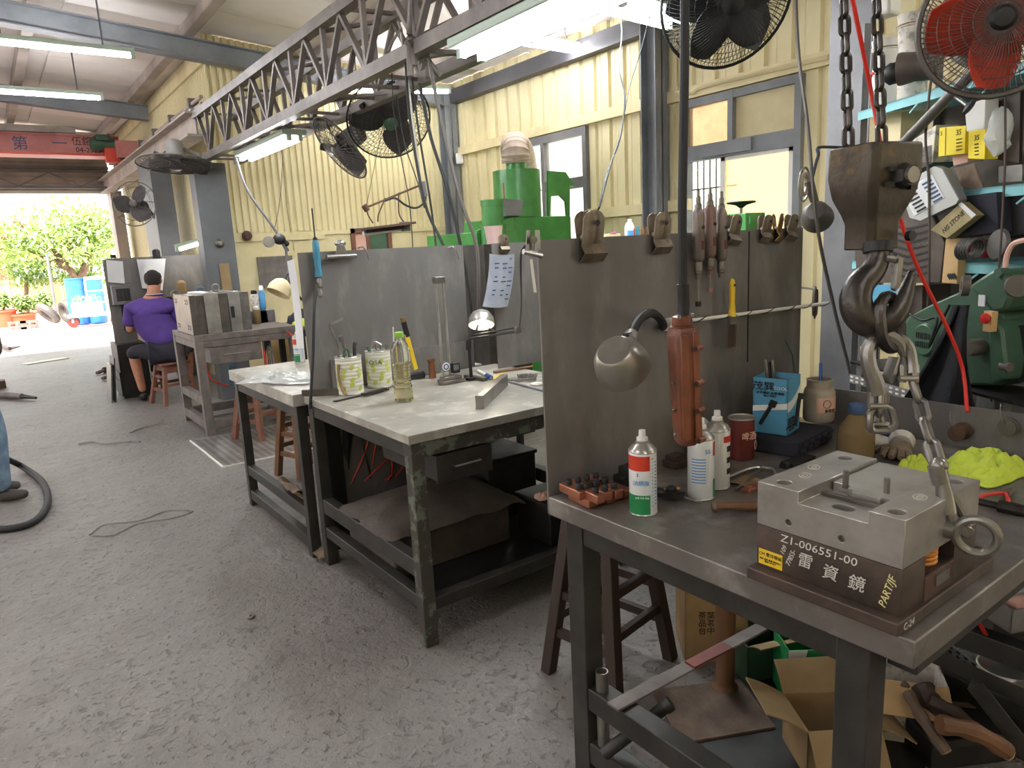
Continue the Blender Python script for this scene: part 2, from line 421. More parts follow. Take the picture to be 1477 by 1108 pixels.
# window wall
def pz(x, y): return P(x, y, X=XR)
wy1, wy0 = pz(743, 250).y, pz(851, 250).y; wz1 = 2.66
vy1, vy0 = pz(985, 200).y, pz(1160, 200).y; vz1 = pz(1062,130).z
w = MB()
def rw(y1, y0, z0, z1, mb=w):
    n = max(1, round((y1-y0)/.22)); L = (y1-y0)/n; k = L/.22
    ribs(mb, (XR, y1, 0), (0,-1,0), n, L, [(u*k, d) for u, d in WD], z0, z1)
top = RZ(XR)
rw(YB+.05, wy1, 0, top); rw(wy0, vy1, 0, top); rw(vy0, -2.6, 0, top); rw(wy1, wy0, wz1, top); rw(vy1, vy0, vz1, top); rw(wy1, wy0, 0, 1.0); rw(vy1, vy0, 0, 1.0)
S('wall_right', w, 'cream')
for i, z in enumerate((2.72, 1.78)):
    S('trim_%d' % (4+i), MB().box(XR-.05, XR-.002, 4.3 if i else -2.6, wy0 if i else YB, z-.05, z+.05), 'cream_flat')
S('trim_6', MB().box(XR-.12, XR-.004, -2.6, YB, 3.3, 3.46), 'beam_dark')
# window 1: white frosted lights in a grey aluminium frame
w1 = bpy.data.objects.new('window_1', None); COL.objects.link(w1); w1['kind'] = 'structure'; w1['label'] = 'tall frosted window behind the green machine'
f = MB(); d0, d1 = XR-.05, XR+.04
for a, b in ((wy1, wy1-.06), (wy0+.06, wy0), (wy0+.74, wy0+.69)): f.box(d0, d1, b, a, 1.0, wz1)
for a, b in ((wz1-.08, wz1-.002), (1.002, 1.06)): f.box(d0+.003, d1-.003, wy0+.003, wy1-.003, a, b)
f.box(d0+.003, d1-.003, wy0+.003, wy0+.735, 2.06, 2.17); f.build('window_frame', 'steel_paint', w1)
ym = wy0+.71
for a, b, c, e in ((wy0, ym, 1.05, 2.08), (wy0, ym, 2.15, wz1-.06), (ym, wy1, 1.05, wz1-.06)): MB().box(XR, XR+.008, a+.02, b-.01, c, e).build('pane', 'frost', w1)
for i in range(6): MB().box(XR+.03, XR+.036, wy0+.1+i*.11, wy0+.106+i*.11, 1.05, wz1-.07).build('security_bar', 'white', w1)
# window 2: amber toplights over a sliding window
w2 = bpy.data.objects.new('window_2', None); COL.objects.link(w2); w2['kind'] = 'structure'; w2['label'] = 'sliding window with amber toplights behind the grinders'
f = MB(); yh = pz(1058, 180).y; zm = pz(1062, 212).z; zq = 1.0
for a, b in ((vy1, vy1-.08), (vy0+.06, vy0)): f.box(d0, d1, b, a, zq, vz1)
f.box(d0, d1, yh-.025, yh+.025, zm, vz1)
f.box(d0+.003, d1-.003, vy0+.003, vy1-.003, vz1-.06, vz1-.002); f.box(d0+.003, d1-.003, vy0+.003, vy1-.003, zm-.07, zm+.06); f.box(d0+.003, d1-.003, vy0+.003, vy1-.003, zq+.002, zq+.06)
f.box(d0-.02, d0, yh-.22, yh+.28, zm-.05, zm+.05); f.build('window_frame', 'steel_blue', w2)
MB().box(XR, XR+.008, yh, vy1-.03, zm, vz1-.03).build('pane', 'amber', w2)
MB().box(XR, XR+.008, vy0+.02, yh, zm, vz1-.03).build('pane', 'cream_flat', w2)
sf = MB()
for a in (vy0+.06, yh+.06): sf.box(XR-.03, XR-.005, a, a+.05, zq+.06, zm-.05)
sf.box(XR-.03, XR-.005, vy0+.06, yh+.1, zm-.1, zm-.05); sf.build('sash', 'white', w2)
MB().box(XR-.02, XR-.014, vy0+.1, yh+.08, zq+.05, zm-.08).build('pane', 'amber_pale', w2)
MB().box(XR+.012, XR+.018, yh+.05, vy1-.05, zq+.05, zm-.03).build('pane', 'glass', w2)
for i in range(5):
    y = yh+.14+i*(vy1-yh-.2)/5; MB().box(XR+.05, XR+.06, y, y+.012, zq, zm).build('security_bar', 'steel_paint', w2)
for z in (1.3, 1.6, 1.9): MB().box(XR+.05, XR+.06, yh, vy1, z, z+.012).build('security_bar', 'steel_paint', w2)
# neighbouring wall seen outside the window wall
nb = MB(); nb.box(7.4, 7.6, -3, 9, 0, 4.5); S('wall_neighbour', nb, 'white')
# columns of the bay
def column(n, x0, x1, y0, y1, z1, m='pillar', z0=0):
    o = MB(); t = .012                                  # rolled I-section
    o.box(x0, x1, y0, y0+t, z0, z1); o.box(x0, x1, y1-t, y1, z0, z1); o.box((x0+x1)/2-.006, (x0+x1)/2+.006, y0, y1, z0, z1)
    return S('trim_%d' % n, o, m)
column(10, XR-.2, XR-.03, YB-.2, YB-.02, 3.5, 'steel_blue')
cy = pz(957, 200).y; column(11, XR-.2, XR-.03, cy-.09, cy+.09, 3.5, 'steel_blue')
S('trim_12', MB().box(1.9, 2.22, 8.0, 8.22, 0, 2.5), 'pillar')
S('trim_13', MB().box(1.88, 2.12, 10.1, 10.9, 0, 2.8), 'pillar')
S('trim_14', MB().box(2.02, 2.2, 14.55, 14.95, 0, 2.8), 'runway')
# column that carries the shelf rack, with cover strip
c1 = P(1199, 0, Y=1.95); c2 = P(1262, 0, Y=1.75)
S('trim_15', MB().box(c1.x, c2.x, 1.75, 1.95, 0, RZ(2.8)), 'steel_paint')
S('trim_16', MB().box(c1.x+.08, c1.x+.11, 1.738, 1.75, 0, 1.6).box(c1.x+.16, c1.x+.18, 1.738, 1.75, 0, 1.6), 'pillar')
# roof: sheets, purlins, rafters
ce = MB().box(-9, 5.45, -3.5, 15.4, 0, .03); ce.v = [(x, y, RZ(x)+.02+z) for x, y, z in ce.v]; roof = S('ceiling', ce, 'roof')
y = -3.4; i = 0
while y < 15.2:
    for a, b in ((-9, -1.02), (-1, .98), (1, 2.98), (3, 5.4)):
        m = MB(); n = 6
        def fn(u, v, a=a, b=b, y=y): x = a+(b-a)*u; return (x, y+.004+.902*v, RZ(x)+.012-.02*math.sin(pi*v)*(.5+.5*math.sin(3*u+y*2)))
        m.sheet(fn, 4, 4, .006).build('insulation_panel', 'roof', roof)
    y += .91
for x in (-8, -6.6, -5.2, -3.8, -2.4, -1.0, .12, .68, 1.98, 3.3, 4.4): MB().box(x, x+.06, -3.4, 15.3, RZ(x)-.12, RZ(x)-.012).box(x, x+.1, -3.4, 15.3, RZ(x)-.125, RZ(x)-.115).build('purlin', 'runway', roof)
for k, y in enumerate((8.1, 11.6, 4.1, 14.9, .2)):
    m = MB(); xa, xb = -9, (XR-.05 if k in (0, 2, 4) else 2.24)
    for dz, hw, hh in ((-.13, .07, .006), (-.32, .07, .006), (-.225, .005, .095)):
        m.bar((xa, y, RZ(xa)+dz), (xb, y, RZ(xb)+dz), hw*2, hh*2)
    m.build('rafter', 'steel_blue' if k < 2 else 'steel_paint', roof)
# crane runway beam
rb = MB()
for dz, w_, h_ in ((3.0, .2, .02), (2.78, .2, .02)): rb.box(2.0-w_/2, 2.0+w_/2, 8.05, 14.95, dz-h_/2, dz+h_/2)
rb.box(1.99, 2.01, 8.05, 14.95, 2.78, 3.0); rb.box(1.96, 2.04, 8.05, 14.95, 3.01, 3.04); S('trim_20', rb, 'runway')
S('wall_rear_added', MB().box(-9, 5.4, -3.56, -3.5, 0, 4.7), 'cream')  # unseen wall added to cut sky light and darken the foreground
S('wall_left_added', MB().box(-9.06, -9, -3.5, 15.0, 0, 2.9), 'cream')  # unseen wall added against low side light, open above for the ceiling
# conduits on wall side
cp = T('conduit_run', 'pair of pale conduits clipped along the side wall above the runway beam', 'pipe', (2.14, 8.4, 3.16))
for z in (0, .07): MB().cyl((.03, 0, z), (.03, 6.3, z), .022, n=10).build('pipe', 'runway', cp)
for i in range(6): MB().box(-.01, .1, .4+i*1.05, .46+i*1.05, -.05, .13).build('bracket', 'steel_paint', cp)
# door opening: lattice header beam, roller shutter
dh = T('header_truss', 'thin lattice truss above the roller shutter of the doorway', 'truss', (0, 14.6, 0))
for z in (3.12, 2.86):
    MB().box(-5, 2.1, -.02, .02, z-.02, z+.02).build('chord', 'steel_paint', dh)
k = 0; x = 2.05
while x > -5:
    MB().bar((x, 0, 2.88 if k % 2 else 3.1), (x-.45, 0, 3.1 if k % 2 else 2.88), .02).build('web_bar', 'steel_paint', dh); x -= .45; k += 1
d1_ = bpy.data.objects.new('door_1', None); COL.objects.link(d1_); d1_['kind'] = 'structure'; d1_['label'] = 'rolled-up shutter of the big doorway'
for i in range(8):
    MB().box(-5, 2.1, 14.98, 15.0, 2.84+i*.12, 2.955+i*.12).build('slat', 'runway', d1_)
MB().box(-5, 2.1, 15.0, 15.015, 2.84, 3.8).build('curtain_backing', 'runway', d1_)
MB().box(-5, 2.1, 14.96, 15.03, 2.79, 2.84).build('bottom_rail', 'white', d1_)
for z in (3.2, 3.5): MB().box(-5, 2.1, 14.9, 14.95, z, z+.05).build('guide_bar', 'steel_paint', d1_)
S('wall_front', MB().box(-9, 2.3, 15.02, 15.08, 3.7, RZ(2)).box(-9,-5,15.02,15.08,0,3.75), 'roof')
# box truss over the bay mouth
tr = T('box_truss', 'long grey box truss of welded bars running over the benches', 'truss', (0, 0, 0))
tx = (2.0, 2.36); ty0, ty1 = -1.2, 8.05; zt, zb = 2.97, 2.53
for x in tx:
    for z in (zt, zb): MB().box(x-.035, x+.035, ty0, ty1, z-.035, z+.035).build('chord', 'truss', tr)
k = 0; y = ty1-.1; st = .6
while y > ty0+st:
    for x in tx:
        MB().bar((x, y, zt-.03), (x, y-st*.5, zb+.03), .035, .022).build('web_bar', 'truss', tr)
        MB().bar((x, y-st, zt-.03), (x, y-st*.5, zb+.03), .035, .022).build('web_bar', 'truss', tr)
        MB().bar((x, y-st*.5, zt-.03), (x, y-st*.5, zb+.03), .03, .03).build('web_bar', 'truss', tr)
    for z in (zt, zb): MB().bar((tx[0], y, z), (tx[1], y-st*(.9 if k % 2 else .1), z), .03, .02).build('cross_bar', 'truss', tr)
    MB().bar((tx[0], y-st*.5, zb), (tx[1], y-st*.5, zb), .025, .02).build('cross_bar', 'truss', tr)
    y -= st; k += 1
# ---------------------------------------------------------------- benches and screens
def bench(name, label, x0, x1, y0, y1, z, th, mtop, mleg, lw, rails, inset=.03, apron=.06, front=(), mside=None, iny=None):
    b = T(name, label, 'workbench', (x0, y0, 0), group='steel workbenches in a row'); W, D = x1-x0, y1-y0
    MB().box(0, W, 0, D, z-th, z).build('tabletop', mtop, b, bev=.003)
    for cx in (inset, W-inset-lw):
        for cy in (iny or inset, D-inset-lw):
            MB().box(cx, cx+lw, cy, cy+lw, 0, z-th-.001).build('leg', mleg if cy > D/2 or not mside else mside, b, bev=.003)
    zt = z-th-.002; a0 = inset+lw
    for cx in (inset+.004, W-inset-lw+.004): MB().box(cx, cx+lw-.01, a0, D-a0, zt-apron, zt).build('apron', mleg, b, bev=.003)
    for cy in (inset+.004, D-inset-lw+.004): MB().box(a0, W-a0, cy, cy+lw-.01, zt-apron, zt).build('apron', mside or mleg, b, bev=.003)
    for zr, hr in rails:
        for cx in (inset+.003, W-inset-lw+.003): MB().box(cx, cx+lw-.006, a0, D-a0, zr-hr, zr).build('rail', mleg, b, bev=.003)
    for zr, hr in front:
        for cy in (inset+.003, D-inset-lw+.003): MB().box(a0, W-a0, cy, cy+lw-.006, zr-hr, zr).build('rail', mleg, b, bev=.003)
    return b
def drawer(b, x0, x1, y0, y1, z0, z1, m, mh='steel', hw=.12):
    d = MB().box(x0, x1, y0+.012, y1, z0, z1).box(x0-.006, x1+.006, y0, y0+.012, z0-.006, z1+.004).build('drawer', m, b, bev=.002)
    cx = (x0+x1)/2; cz = (z0+z1)/2+.005
    MB().tube([(cx-hw/2, y0, cz), (cx-hw/2, y0-.022, cz), (cx+hw/2, y0-.022, cz), (cx+hw/2, y0, cz)], .004, 6).build('handle', mh, d)
    return d
b3 = bench('workbench', 'nearest dark steel workbench carrying the lifted die block', 1.10, 2.25, .465, 1.385, .85, .05, 'slab', 'frame', .062, [(.325, .065), (.16, .065)], apron=.065, iny=.085)
b2 = bench('workbench', 'middle steel workbench with peeling green legs, two cans and a lamp on it', 1.135, 2.25, 2.22, 3.265, .85, .036, 'slab_bright', 'frame', .055, [(.345, .07), (.2, .05)], inset=.012, front=[(.19, .05)], mside='frame_chip')
drawer(b2, .13, .37, .03, .5, .635, .735, 'frame')
MB().box(.07, 1.04, .07, .93, .135, .145).build('lower_shelf', 'black_metal', b2)
b1 = bench('workbench', 'steel workbench with a clear plastic bag, beyond the cans', 1.10, 2.2, 3.32, 4.43, .85, .06, 'slab_bright', 'frame', .05, [(.26, .06), (.1, .06)], inset=.02)
b0 = bench('workbench', 'worn grey workbench with the big mold block, behind the seated man', 1.36, 2.25, 6.45, 7.33, .88, .05, 'frame_grey', 'frame_grey', .07, [(.34, .07), (.13, .08)], inset=.0, front=[(.13, .08)])
drawer(b0, .12, .55, .01, .5, .62, .76, 'frame_grey', 'bright_steel', .24)
b0b = bench('workbench', 'lower side bench with rags and cables beside the column', 2.27, 3.05, 6.5, 7.2, .85, .03, 'slab', 'black_metal', .05, [])
# screens of sheet steel standing behind the benches
def screen(label, x0, x1, y, z0, z1, m='plate', t=.006, extra=None, feet=True):
    s = T('steel_screen', label, 'screen', (x0, y, 0), group='sheet steel screens')
    q = MB().box(0, x1-x0, 0, t, z0, z1).build('sheet', m, s)
    if feet:
        for x in (.12, x1-x0-.12): MB().box(x, x+.03, t, t+.03, 0, z1-.05).build('support', 'frame', s)
    return s
s3 = screen('large steel screen with bulldog clips behind the nearest bench', 1.105, 2.25, 1.39, .80, 1.51)
MB().box(.845, .849, -.002, .0, 1.09, 1.505).build('seam', 'black_metal', s3)
s2 = screen('steel screen with a blue air screwdriver behind the middle bench', 1.19, 2.1, 3.29, .1, 1.517)
MB().box(.0, .12, -.004, .0, .03, .84).build('side_strip', 'black_metal', s2)
lp = tag(MB().box(0, .83, -.012, -.002, .851, 1.0).build('splash_plate', 'plate', loc=(1.29, 3.285, 0)), 'low grey plate leaning at the back of the middle bench behind the cans', 'plate')
s2b = screen('narrow steel screen holding a curled drawing, right of the middle bench', 2.13, 2.7, 3.06, .86, 1.515, feet=True)
s0 = screen('long steel screen of the seated man, papers clipped on it', 1.2, 2.42, 9.75, .7, 1.59)
s0b = T('steel_screen', 'end screen with clipped plastic folder left of the seated man', 'screen', (P(148,380,Y=9.25).x, 9.25, 0), group='sheet steel screens')
MB().box(0, .24, 0, .006, .62, 1.575).build('sheet', 'plate', s0b); MB().box(.1, .13, .006, .03, 0, 1.5).build('support', 'frame', s0b)
bm1 = bench('workbench', 'workbench in front of the seated man under the long screen', 1.45, 2.4, 9.02, 9.72, .82, .05, 'slab', 'frame', .06, [(.2, .05)])
# low steel plate closing the right side of the near bench
lpp = T('edge_plate', 'low steel plate along the right edge of the near bench with wire spools', 'plate', (2.235, .1, 0))
MB().box(0, .008, .1, 1.22, .852, .975).build('sheet', 'plate', lpp)
# ---------------------------------------------------------------- lights, fans, hoses overhead
def tube_lamp(label, a, b, n=2, gap=.09, pan=True, up=.05, hang=0, group='fluorescent lamps', side=None, w=None):
    """batten lamp from a to b (world), tubes below a white pan"""
    a = V(a); b = V(b); d = b-a; L = d.length; o = T('fluorescent_lamp', label, 'lamp', a, group=group)
    d.normalize(); sd = d.cross(V((0,0,1))).normalized()
    w = w or (.2 if n == 2 else .035)
    if pan: rf_ = MB().bar(V((0,0,up)), d*L+V((0,0,up)), w, .045).build('reflector', 'enamel', o, bev=.008)
    for k in range(n):
        off = sd*((k-(n-1)/2)*gap)
        t = MB().cyl(off+d*.05, off+d*(L-.05), .016, n=10).build('tube', 'tube_glow', o)
        for e in (.02, L-.02): MB().cbox(off+d*e+V((0,0,.015)), (.034,.034,.06)).build('lamp_holder', 'enamel', o)
    if hang:
        for e in (.2, .8): MB().cyl(d*(L*e)+V((0,0,up)), d*(L*e)+V((0,0,hang)), .008, n=6).build('hanger_rod', 'steel_paint', o)
    return o
p = P(195, 82, Z=3.36); tube_lamp('fluorescent lamp hung below the roof, nearer of the two at left', (p.x-1.25, p.y-.02, 3.36), p, 1, hang=.6)
p = P(150, 143, Z=3.36); tube_lamp('fluorescent lamp hung below the roof, farther of the two at left', (p.x-1.25, p.y, 3.36), p, 1, hang=.6)
tube_lamp('twin fluorescent lamp under the far end of the box truss', (2.16, 7.1, 2.42), (2.16, 5.75, 2.42))
tube_lamp('twin fluorescent lamp under the box truss above the hoses', (2.1, 3.12, 2.42), (2.1, 1.9, 2.42), gap=.12, w=.26)
tube_lamp('twin fluorescent lamp crosswise by the window column', (2.45, 2.5, 2.54), (3.4, 2.9, 2.68), gap=.12, w=.24)
tube_lamp('single fluorescent lamp at the back wall behind the cage fan', P(478, 131, Y=7.6), P(650, 133, Y=7.6), 1, hang=.75)
tube_lamp('slanted fluorescent work lamp above the seated man', P(253, 362, Y=9.3), P(304, 347, Y=9.3), 1, pan=True)
for k, (x, y) in enumerate(((-2.2, 1.5), (-2.2, 5.5), (-.2, 3.6), (3.5, -.6), (-.3, -1.7), (-2.4, 9), (3.9, 5.6), (1.2, 1.2))):  # the hall lamp behind the photographer is added to light the near screen
    tube_lamp(['fluorescent lamp over the left of the hall, abreast of the near bench', 'fluorescent lamp over the left of the hall, abreast of the far bench', 'fluorescent lamp over the hall beside the middle bench', 'fluorescent lamp over the right bay behind the photographer', 'added fluorescent lamp behind the photographer, lighting the near screen', 'fluorescent lamp over the left of the hall near the doorway', 'fluorescent lamp over the green machine in the bay', ''][k], (x, y, 3.36), (x+1.25, y, 3.36), 2, hang=.45, group='hall roof lamps', w=.035, gap=.14) if k != 7 else None
# fans ------------------------------------------------------------
def fan(label, c, nrm, R_, motor='fan_motor', cage='fan_grey', blade='fan_blade', rings=6, spokes=40, depth=.13, up=(0,0,1), arm=None, spin=0, nb=3, wire=.0022, hubm=None, back=True):
    """cage fan at c facing nrm"""
    n, s, u = frame(nrm, up); o = T('cage_fan', label, 'fan', c, group='cage fans')
    o.matrix_world = M(((s.x, u.x, n.x, c[0]), (s.y, u.y, n.y, c[1]), (s.z, u.z, n.z, c[2]), (0,0,0,1)))
    def dome(sg, m):
        g = MB(); pr = lambda t: (R_*(.16+.84*t), sg*depth*.5*(1-t**2.6))
        for k in range(spokes):
            a = 2*pi*k/spokes; tw = .25
            pts = []
            for j in range(6):
                t = j/5; r, z = pr(t); pts.append((r*math.cos(a+tw*(t-1)), r*math.sin(a+tw*(t-1)), z))
            g.tube(pts, wire, 4, cap=False)
        for k in range(rings):
            r, z = pr((k+.4)/rings); g.tube(circ((0,0,z), r, 36), wire, 4, closed=True)
        return g
    fg = dome(1, cage).build('front_guard', cage, o)
    if back: dome(-1, cage).build('rear_guard', cage, o)
    MB().tube(circ((0,0,0), R_, 40), .007, 6, closed=True).build('rim', cage, o)
    MB().lathe([(0,.5*depth+.012),(R_*.12,.5*depth+.01),(R_*.17,.5*depth),(R_*.17,.5*depth-.008),(0,.5*depth-.01)], 20).build('hub_badge', hubm or cage, fg)
    hb_ = MB().lathe([(0,-.03),(.045,-.03),(.05,.02),(.03,.045),(0,.05)], 16).build('hub', blade, o)
    for k in range(nb):
        a = spin+2*pi*k/nb
        def fn(uu, vv, a=a):
            r = R_*(.14+.76*uu); wd = R_*.42*(.45+.75*math.sin(pi*min(1,uu*.8+.1))); q = a+(vv-.5)*wd*1.6/max(r, R_*.3)
            return (r*math.cos(q), r*math.sin(q), (vv-.5)*.09)
        MB().sheet(fn, 6, 5, .004).build('blade', blade, hb_)
    mt = MB().lathe([(0,-depth*.5-.19),(.05,-depth*.5-.19),(.078,-depth*.5-.17),(.082,-depth*.5-.02),(.06,-depth*.5+.01),(.03,-.02),(0,-.02)], 16)
    mo = mt.build('motor', motor, o)
    MB().cyl((0,.02,-depth*.5-.15),(0,.1,-depth*.5-.16), .02, n=10).build('pivot', motor, mo)
    if arm:
        mi = o.matrix_world.inverted(); MB().tube([(0,.08,-depth*.5-.16)]+[mi@V(q) for q in arm], .02, 8).build('bracket_arm', motor, o)
    return o
c = P(253, 237, Y=7.9); fan('grey cage fan hanging flat from the end of the runway beam', c, (-.1,-.12,-1), .36, up=(0,1,0), depth=.1, arm=[P(290, 225, Y=7.9), (2.0, 7.9, 2.5)], rings=5)
c = P(194, 294, Y=10.0); fan('dark wall fan on a slanted pole by the doorway', c, (-.55,-.8,.12), .27, rings=2, spokes=10, arm=[P(235, 330, Y=10.3), P(244, 336, Y=10.35)], motor='fan_blade', depth=.08)
c = P(490, 214, Y=5.3); fan('grey cage fan tilted edge-on below the truss lamps', c, -RT*.62-UP*.7-FW*.3, .27, rings=4, depth=.09, arm=[P(520, 165, Y=5.2), (2.36, 5.6, 2.5)])
c = P(561, 172, Y=5.0); fan('dark cage fan with a green hub hanging among the hoses', c, (-.25,-.8,-.6), .31, cage='black_metal', motor='wood_dark', hubm='green_mach', rings=8, spokes=56, depth=.16, arm=[P(566, 120, Y=4.9), (2.3, 4.8, 2.5)], wire=.0016)
c = P(1048, -2, Y=1.9); fan('big black cage fan at the top above the pendant cable', c, (-.45,-.75,-.5), .26, cage='black', blade='black', motor='black', hubm='black_metal', rings=5, spokes=90, depth=.15, wire=.0013, arm=[P(1075, -60, Y=2.0)], nb=5)
c = P(1440, 30, Y=.72); fan('cage fan with red blades at the upper right before the shelves', c, (-.85,-.5,-.1), .158, cage='fan_grey', blade='red_blade', motor='fan_motor', hubm='black', rings=6, spokes=80, depth=.1, wire=.0009, arm=[P(1520, 40, Y=.72)], nb=4)
# hoses, cables and air lines hanging from the truss
tp = lambda x, y, Y: P(x, y, Y=Y)
cord('air_hose', [tp(585, 60, 3.6), tp(590, 160, 3.6), tp(612, 290, 3.5), tp(640, 356, 3.4), tp(648, 400, 3.4)], .008, 'rubber', 'thick dark hose hanging from the truss joint down behind the middle screen', 'hose')
cord('air_hose', [tp(605, 120, 3.5), tp(622, 200, 3.45), tp(650, 290, 3.4), tp(676, 420, 3.35), tp(684, 520, 3.3)], .009, 'rubber', 'dark grey hose curving down between the two middle screens', 'hose')
cord('air_hose', [tp(618, 84, 3.4), tp(640, 190, 3.4), tp(665, 290, 3.35), tp(688, 360, 3.3), tp(690, 470, 3.3)], .01, 'fan_grey', 'pale grey air hose with brass ends beside the corner column', 'hose')
cord('air_hose', [tp(594, 110, 3.7), tp(604, 190, 3.7), tp(622, 300, 3.6), tp(630, 370, 3.5)], .006, 'rubber', 'thin dark hose beside the steel tube under the truss', 'hose')
tag(MB().cyl(tp(578, 40, 3.65), tp(606, 262, 3.6), .009, n=8).build('drop_pipe', 'bright_steel'), 'straight bright steel tube dropping from the truss to the swing lamp', 'pipe')
cord('air_hose', [tp(565, 105, 3.9), tp(570, 180, 3.9), tp(590, 290, 3.8), tp(596, 370, 3.7)], .003, 'black', 'thin black cord hanging past the cage fan with green hub', 'cable')
cord('air_hose', [tp(555, 170, 5.0), tp(540, 240, 5.0), tp(528, 300, 5.0)], .002, 'black', 'hair-thin pull cord below the cage fan with green hub', 'cable')
cord('air_hose', [tp(568, 108, 4.4), tp(582, 200, 4.3), tp(602, 262, 4.2), tp(612, 300, 4.1)], .004, 'black', 'black power cord running from the truss to the swing lamp', 'cable')
pf = T('pipe_fitting', 'cluster of air pipe fittings and valves clamped on the truss', 'pipe', tp(590, 60, 3.45))
q0 = V(pf.location); lc = lambda x, y, Y=3.45: tp(x, y, Y)-q0
MB().cyl(lc(588, 66), lc(660, 30), .026, n=12).build('manifold', 'truss', pf)
for x, y, x2, y2, r in ((590,55,592,110,.018),(593,62,596,95,.024),(616,60,617,112,.014),(612,85,618,92,.026),(620,92,634,110,.018),(592,0,590,50,.014)):
    MB().cyl(lc(x,y), lc(x2,y2), r, n=10).build('fitting', 'truss', pf)
for x in (594, 618): MB().tube(circ(lc(x, 62), .034, 14, (0,0,1), (1,0,0)), .006, 5, closed=True).build('clamp_ring', 'steel_paint', pf)
MB().tube([lc(560,75), lc(566,60), lc(578,42), lc(574,30)], .008, 6).build('lever', 'truss', pf)
# grey pole leaning below the far lamp with a cable plug
cord('slack_line', [P(340, 228, Y=6.6), P(357, 275, Y=6.6), P(392, 325, Y=6.6), P(416, 362, Y=6.6)], .012, 'steel_paint', 'grey rigid conduit slanting down from the truss lamp to the side bench', 'pipe')
cord('slack_line', [V((2.2, 6.95, 2.46)), P(404, 215, Y=7.0), P(406, 260, Y=7), P(402, 300, Y=7), P(396, 330, Y=7)], .003, 'black', 'thin lamp cord hanging beside the slanting conduit', 'cable')
cord('slack_line', [P(405, 200, Y=8.24), P(414, 300, Y=8.24), P(424, 362, Y=8.24)], .002, 'black', 'fine wire hanging on the back wall left of the screwdriver', 'cable')
# pair of twisted black wires dropping to the clips
a = [P(890, 0, Y=2.2), P(897, 45, Y=2.1), P(893, 95, Y=2.0), P(901, 140, Y=1.9), P(896, 190, Y=1.8), P(880, 240, Y=1.65), P(864, 300, Y=1.5)]
cord('twisted_wire', a, .003, 'black', 'left strand of the black wire pair dropping to the plate clip', 'cable')
b = [P(942, 0, Y=2.2), P(928, 60, Y=2.1), P(908, 125, Y=2.0), P(901, 160, Y=1.9), P(893, 205, Y=1.8), P(877, 245, Y=1.65), P(863, 302, Y=1.5)]
cord('twisted_wire', b, .0025, 'black', 'right strand of the black wire pair dropping to the plate clip', 'cable')
# swing arm lamp by the back of the middle bench
sl = T('swing_lamp', 'rusty swing-arm tube lamp hanging above the middle screen', 'lamp', tp(606, 270, 3.6)); q0 = V(sl.location)
sp = lambda x, y, Y=3.6: tp(x, y, Y)-q0
MB().cyl(sp(608, 262), sp(612, 284), .02, n=12).build('swivel', 'steel_paint', sl)
MB().cyl(sp(527, 300), sp(604, 268), .006, n=6).cyl(sp(525,296), sp(530,304), .016, n=10).build('arm', 'rust', sl)
for x0, x1, y1 in ((530, 538, 322), (556, 545, 320), (575, 584, 322)): MB().tube(catmull([sp(x0, 298-(x0-527)*.42), sp((x0+x1)/2-4, 308), sp(x1, y1)], 5), .004, 5).build('support_wire', 'rust', sl)
h0, h1 = sp(519, 331), sp(592, 322)
MB().bar(h0, h1, .13, .012).build('hood', 'rust', sl); MB().bar(sp(525,334), sp(580,328), .05, .02).build('ballast', 'wood_dark', sl)
MB().cyl(sp(524, 337), sp(580, 330), .013, n=10).build('tube', 'white', sl); MB().cbox(sp(584, 327), (.05,.04,.05)).build('lamp_holder', 'steel_paint', sl)
MB().tube(catmull([sp(555,290), sp(570,286), sp(585,296), sp(600,300), sp(612,292), sp(614,282)], 5), .006, 6).build('flex', 'black', sl)
# switch box on the corner column
tag(MB().cbox(P(663, 229, Y=8.0), (.1,.04,.13)).build('switch_box', 'white', bev=.01), 'small white switch box on the corner column', 'switch')
# junction box hoses on pipe left of main window: flat white conduit
cord('conduit_bend', [P(973, 40, X=XR-.03), P(974, 120, X=XR-.03), P(978, 134, X=XR-.03)], .02, 'cream_flat', 'cream conduit running down beside the window column', 'pipe')
# red gantry crane -------------------------------------------------
gc = T('gantry_girder', 'red overhead crane girder spanning the hall before the doorway', 'crane', (0, 12.6, 0))
g0 = P(0, 192, Y=12.6).z; g1 = P(0, 224, Y=12.6).z
MB().box(-8.8, 1.95, -.14, -.12, g1+.03, g0-.02).box(-8.8, 1.95, .12, .14, g1+.03, g0-.02).build('web_plate', 'red_girder', gc)
MB().box(-8.8, 1.95, -.17, .17, g0-.02, g0).build('top_flange', 'red_girder', gc); MB().box(-8.8, 1.95, -.2, .2, g1, g1+.03).build('bottom_flange', 'orange_red', gc)
MB().box(-8.8, 1.4, -.2, -.14, g0+.01, g0+.1).build('cable_tray', 'runway', gc)
MB().box(1.86, 2.14, -.5, .5, 3.06, 3.3).build('end_carriage', 'red_girder', gc)
for y in (-.36, .36): MB().cyl((1.94, y, 3.12), (2.06, y, 3.12), .08, n=16).build('wheel', 'black_metal', gc)
MB().cyl((1.55,-.26,g0-.14), (1.86,-.26,g0-.14), .09, n=14).box(1.62,1.8,-.4,-.14,g0-.1,g0-.02).build('motor', 'green_mach', gc)
MB().box(1.72,1.9,-.34,-.2,g1-.1,g1+.1).build('carriage_bracket', 'orange_red', gc)
gm = (g0+g1)/2
def gt(s, px, size, m='ink_blue', dy=0):
    p = P(px, 208+dy, Y=12.46); text(s, m, gc, size, (p.x, -.142, p.z), (rad(90), 0, 0))
gt('第', 29, .2); gt('一', 86, .2); gt('伍鎔億', 125, .13, 'ink', -3); gt('04-2525', 128, .1, 'ink', 9)
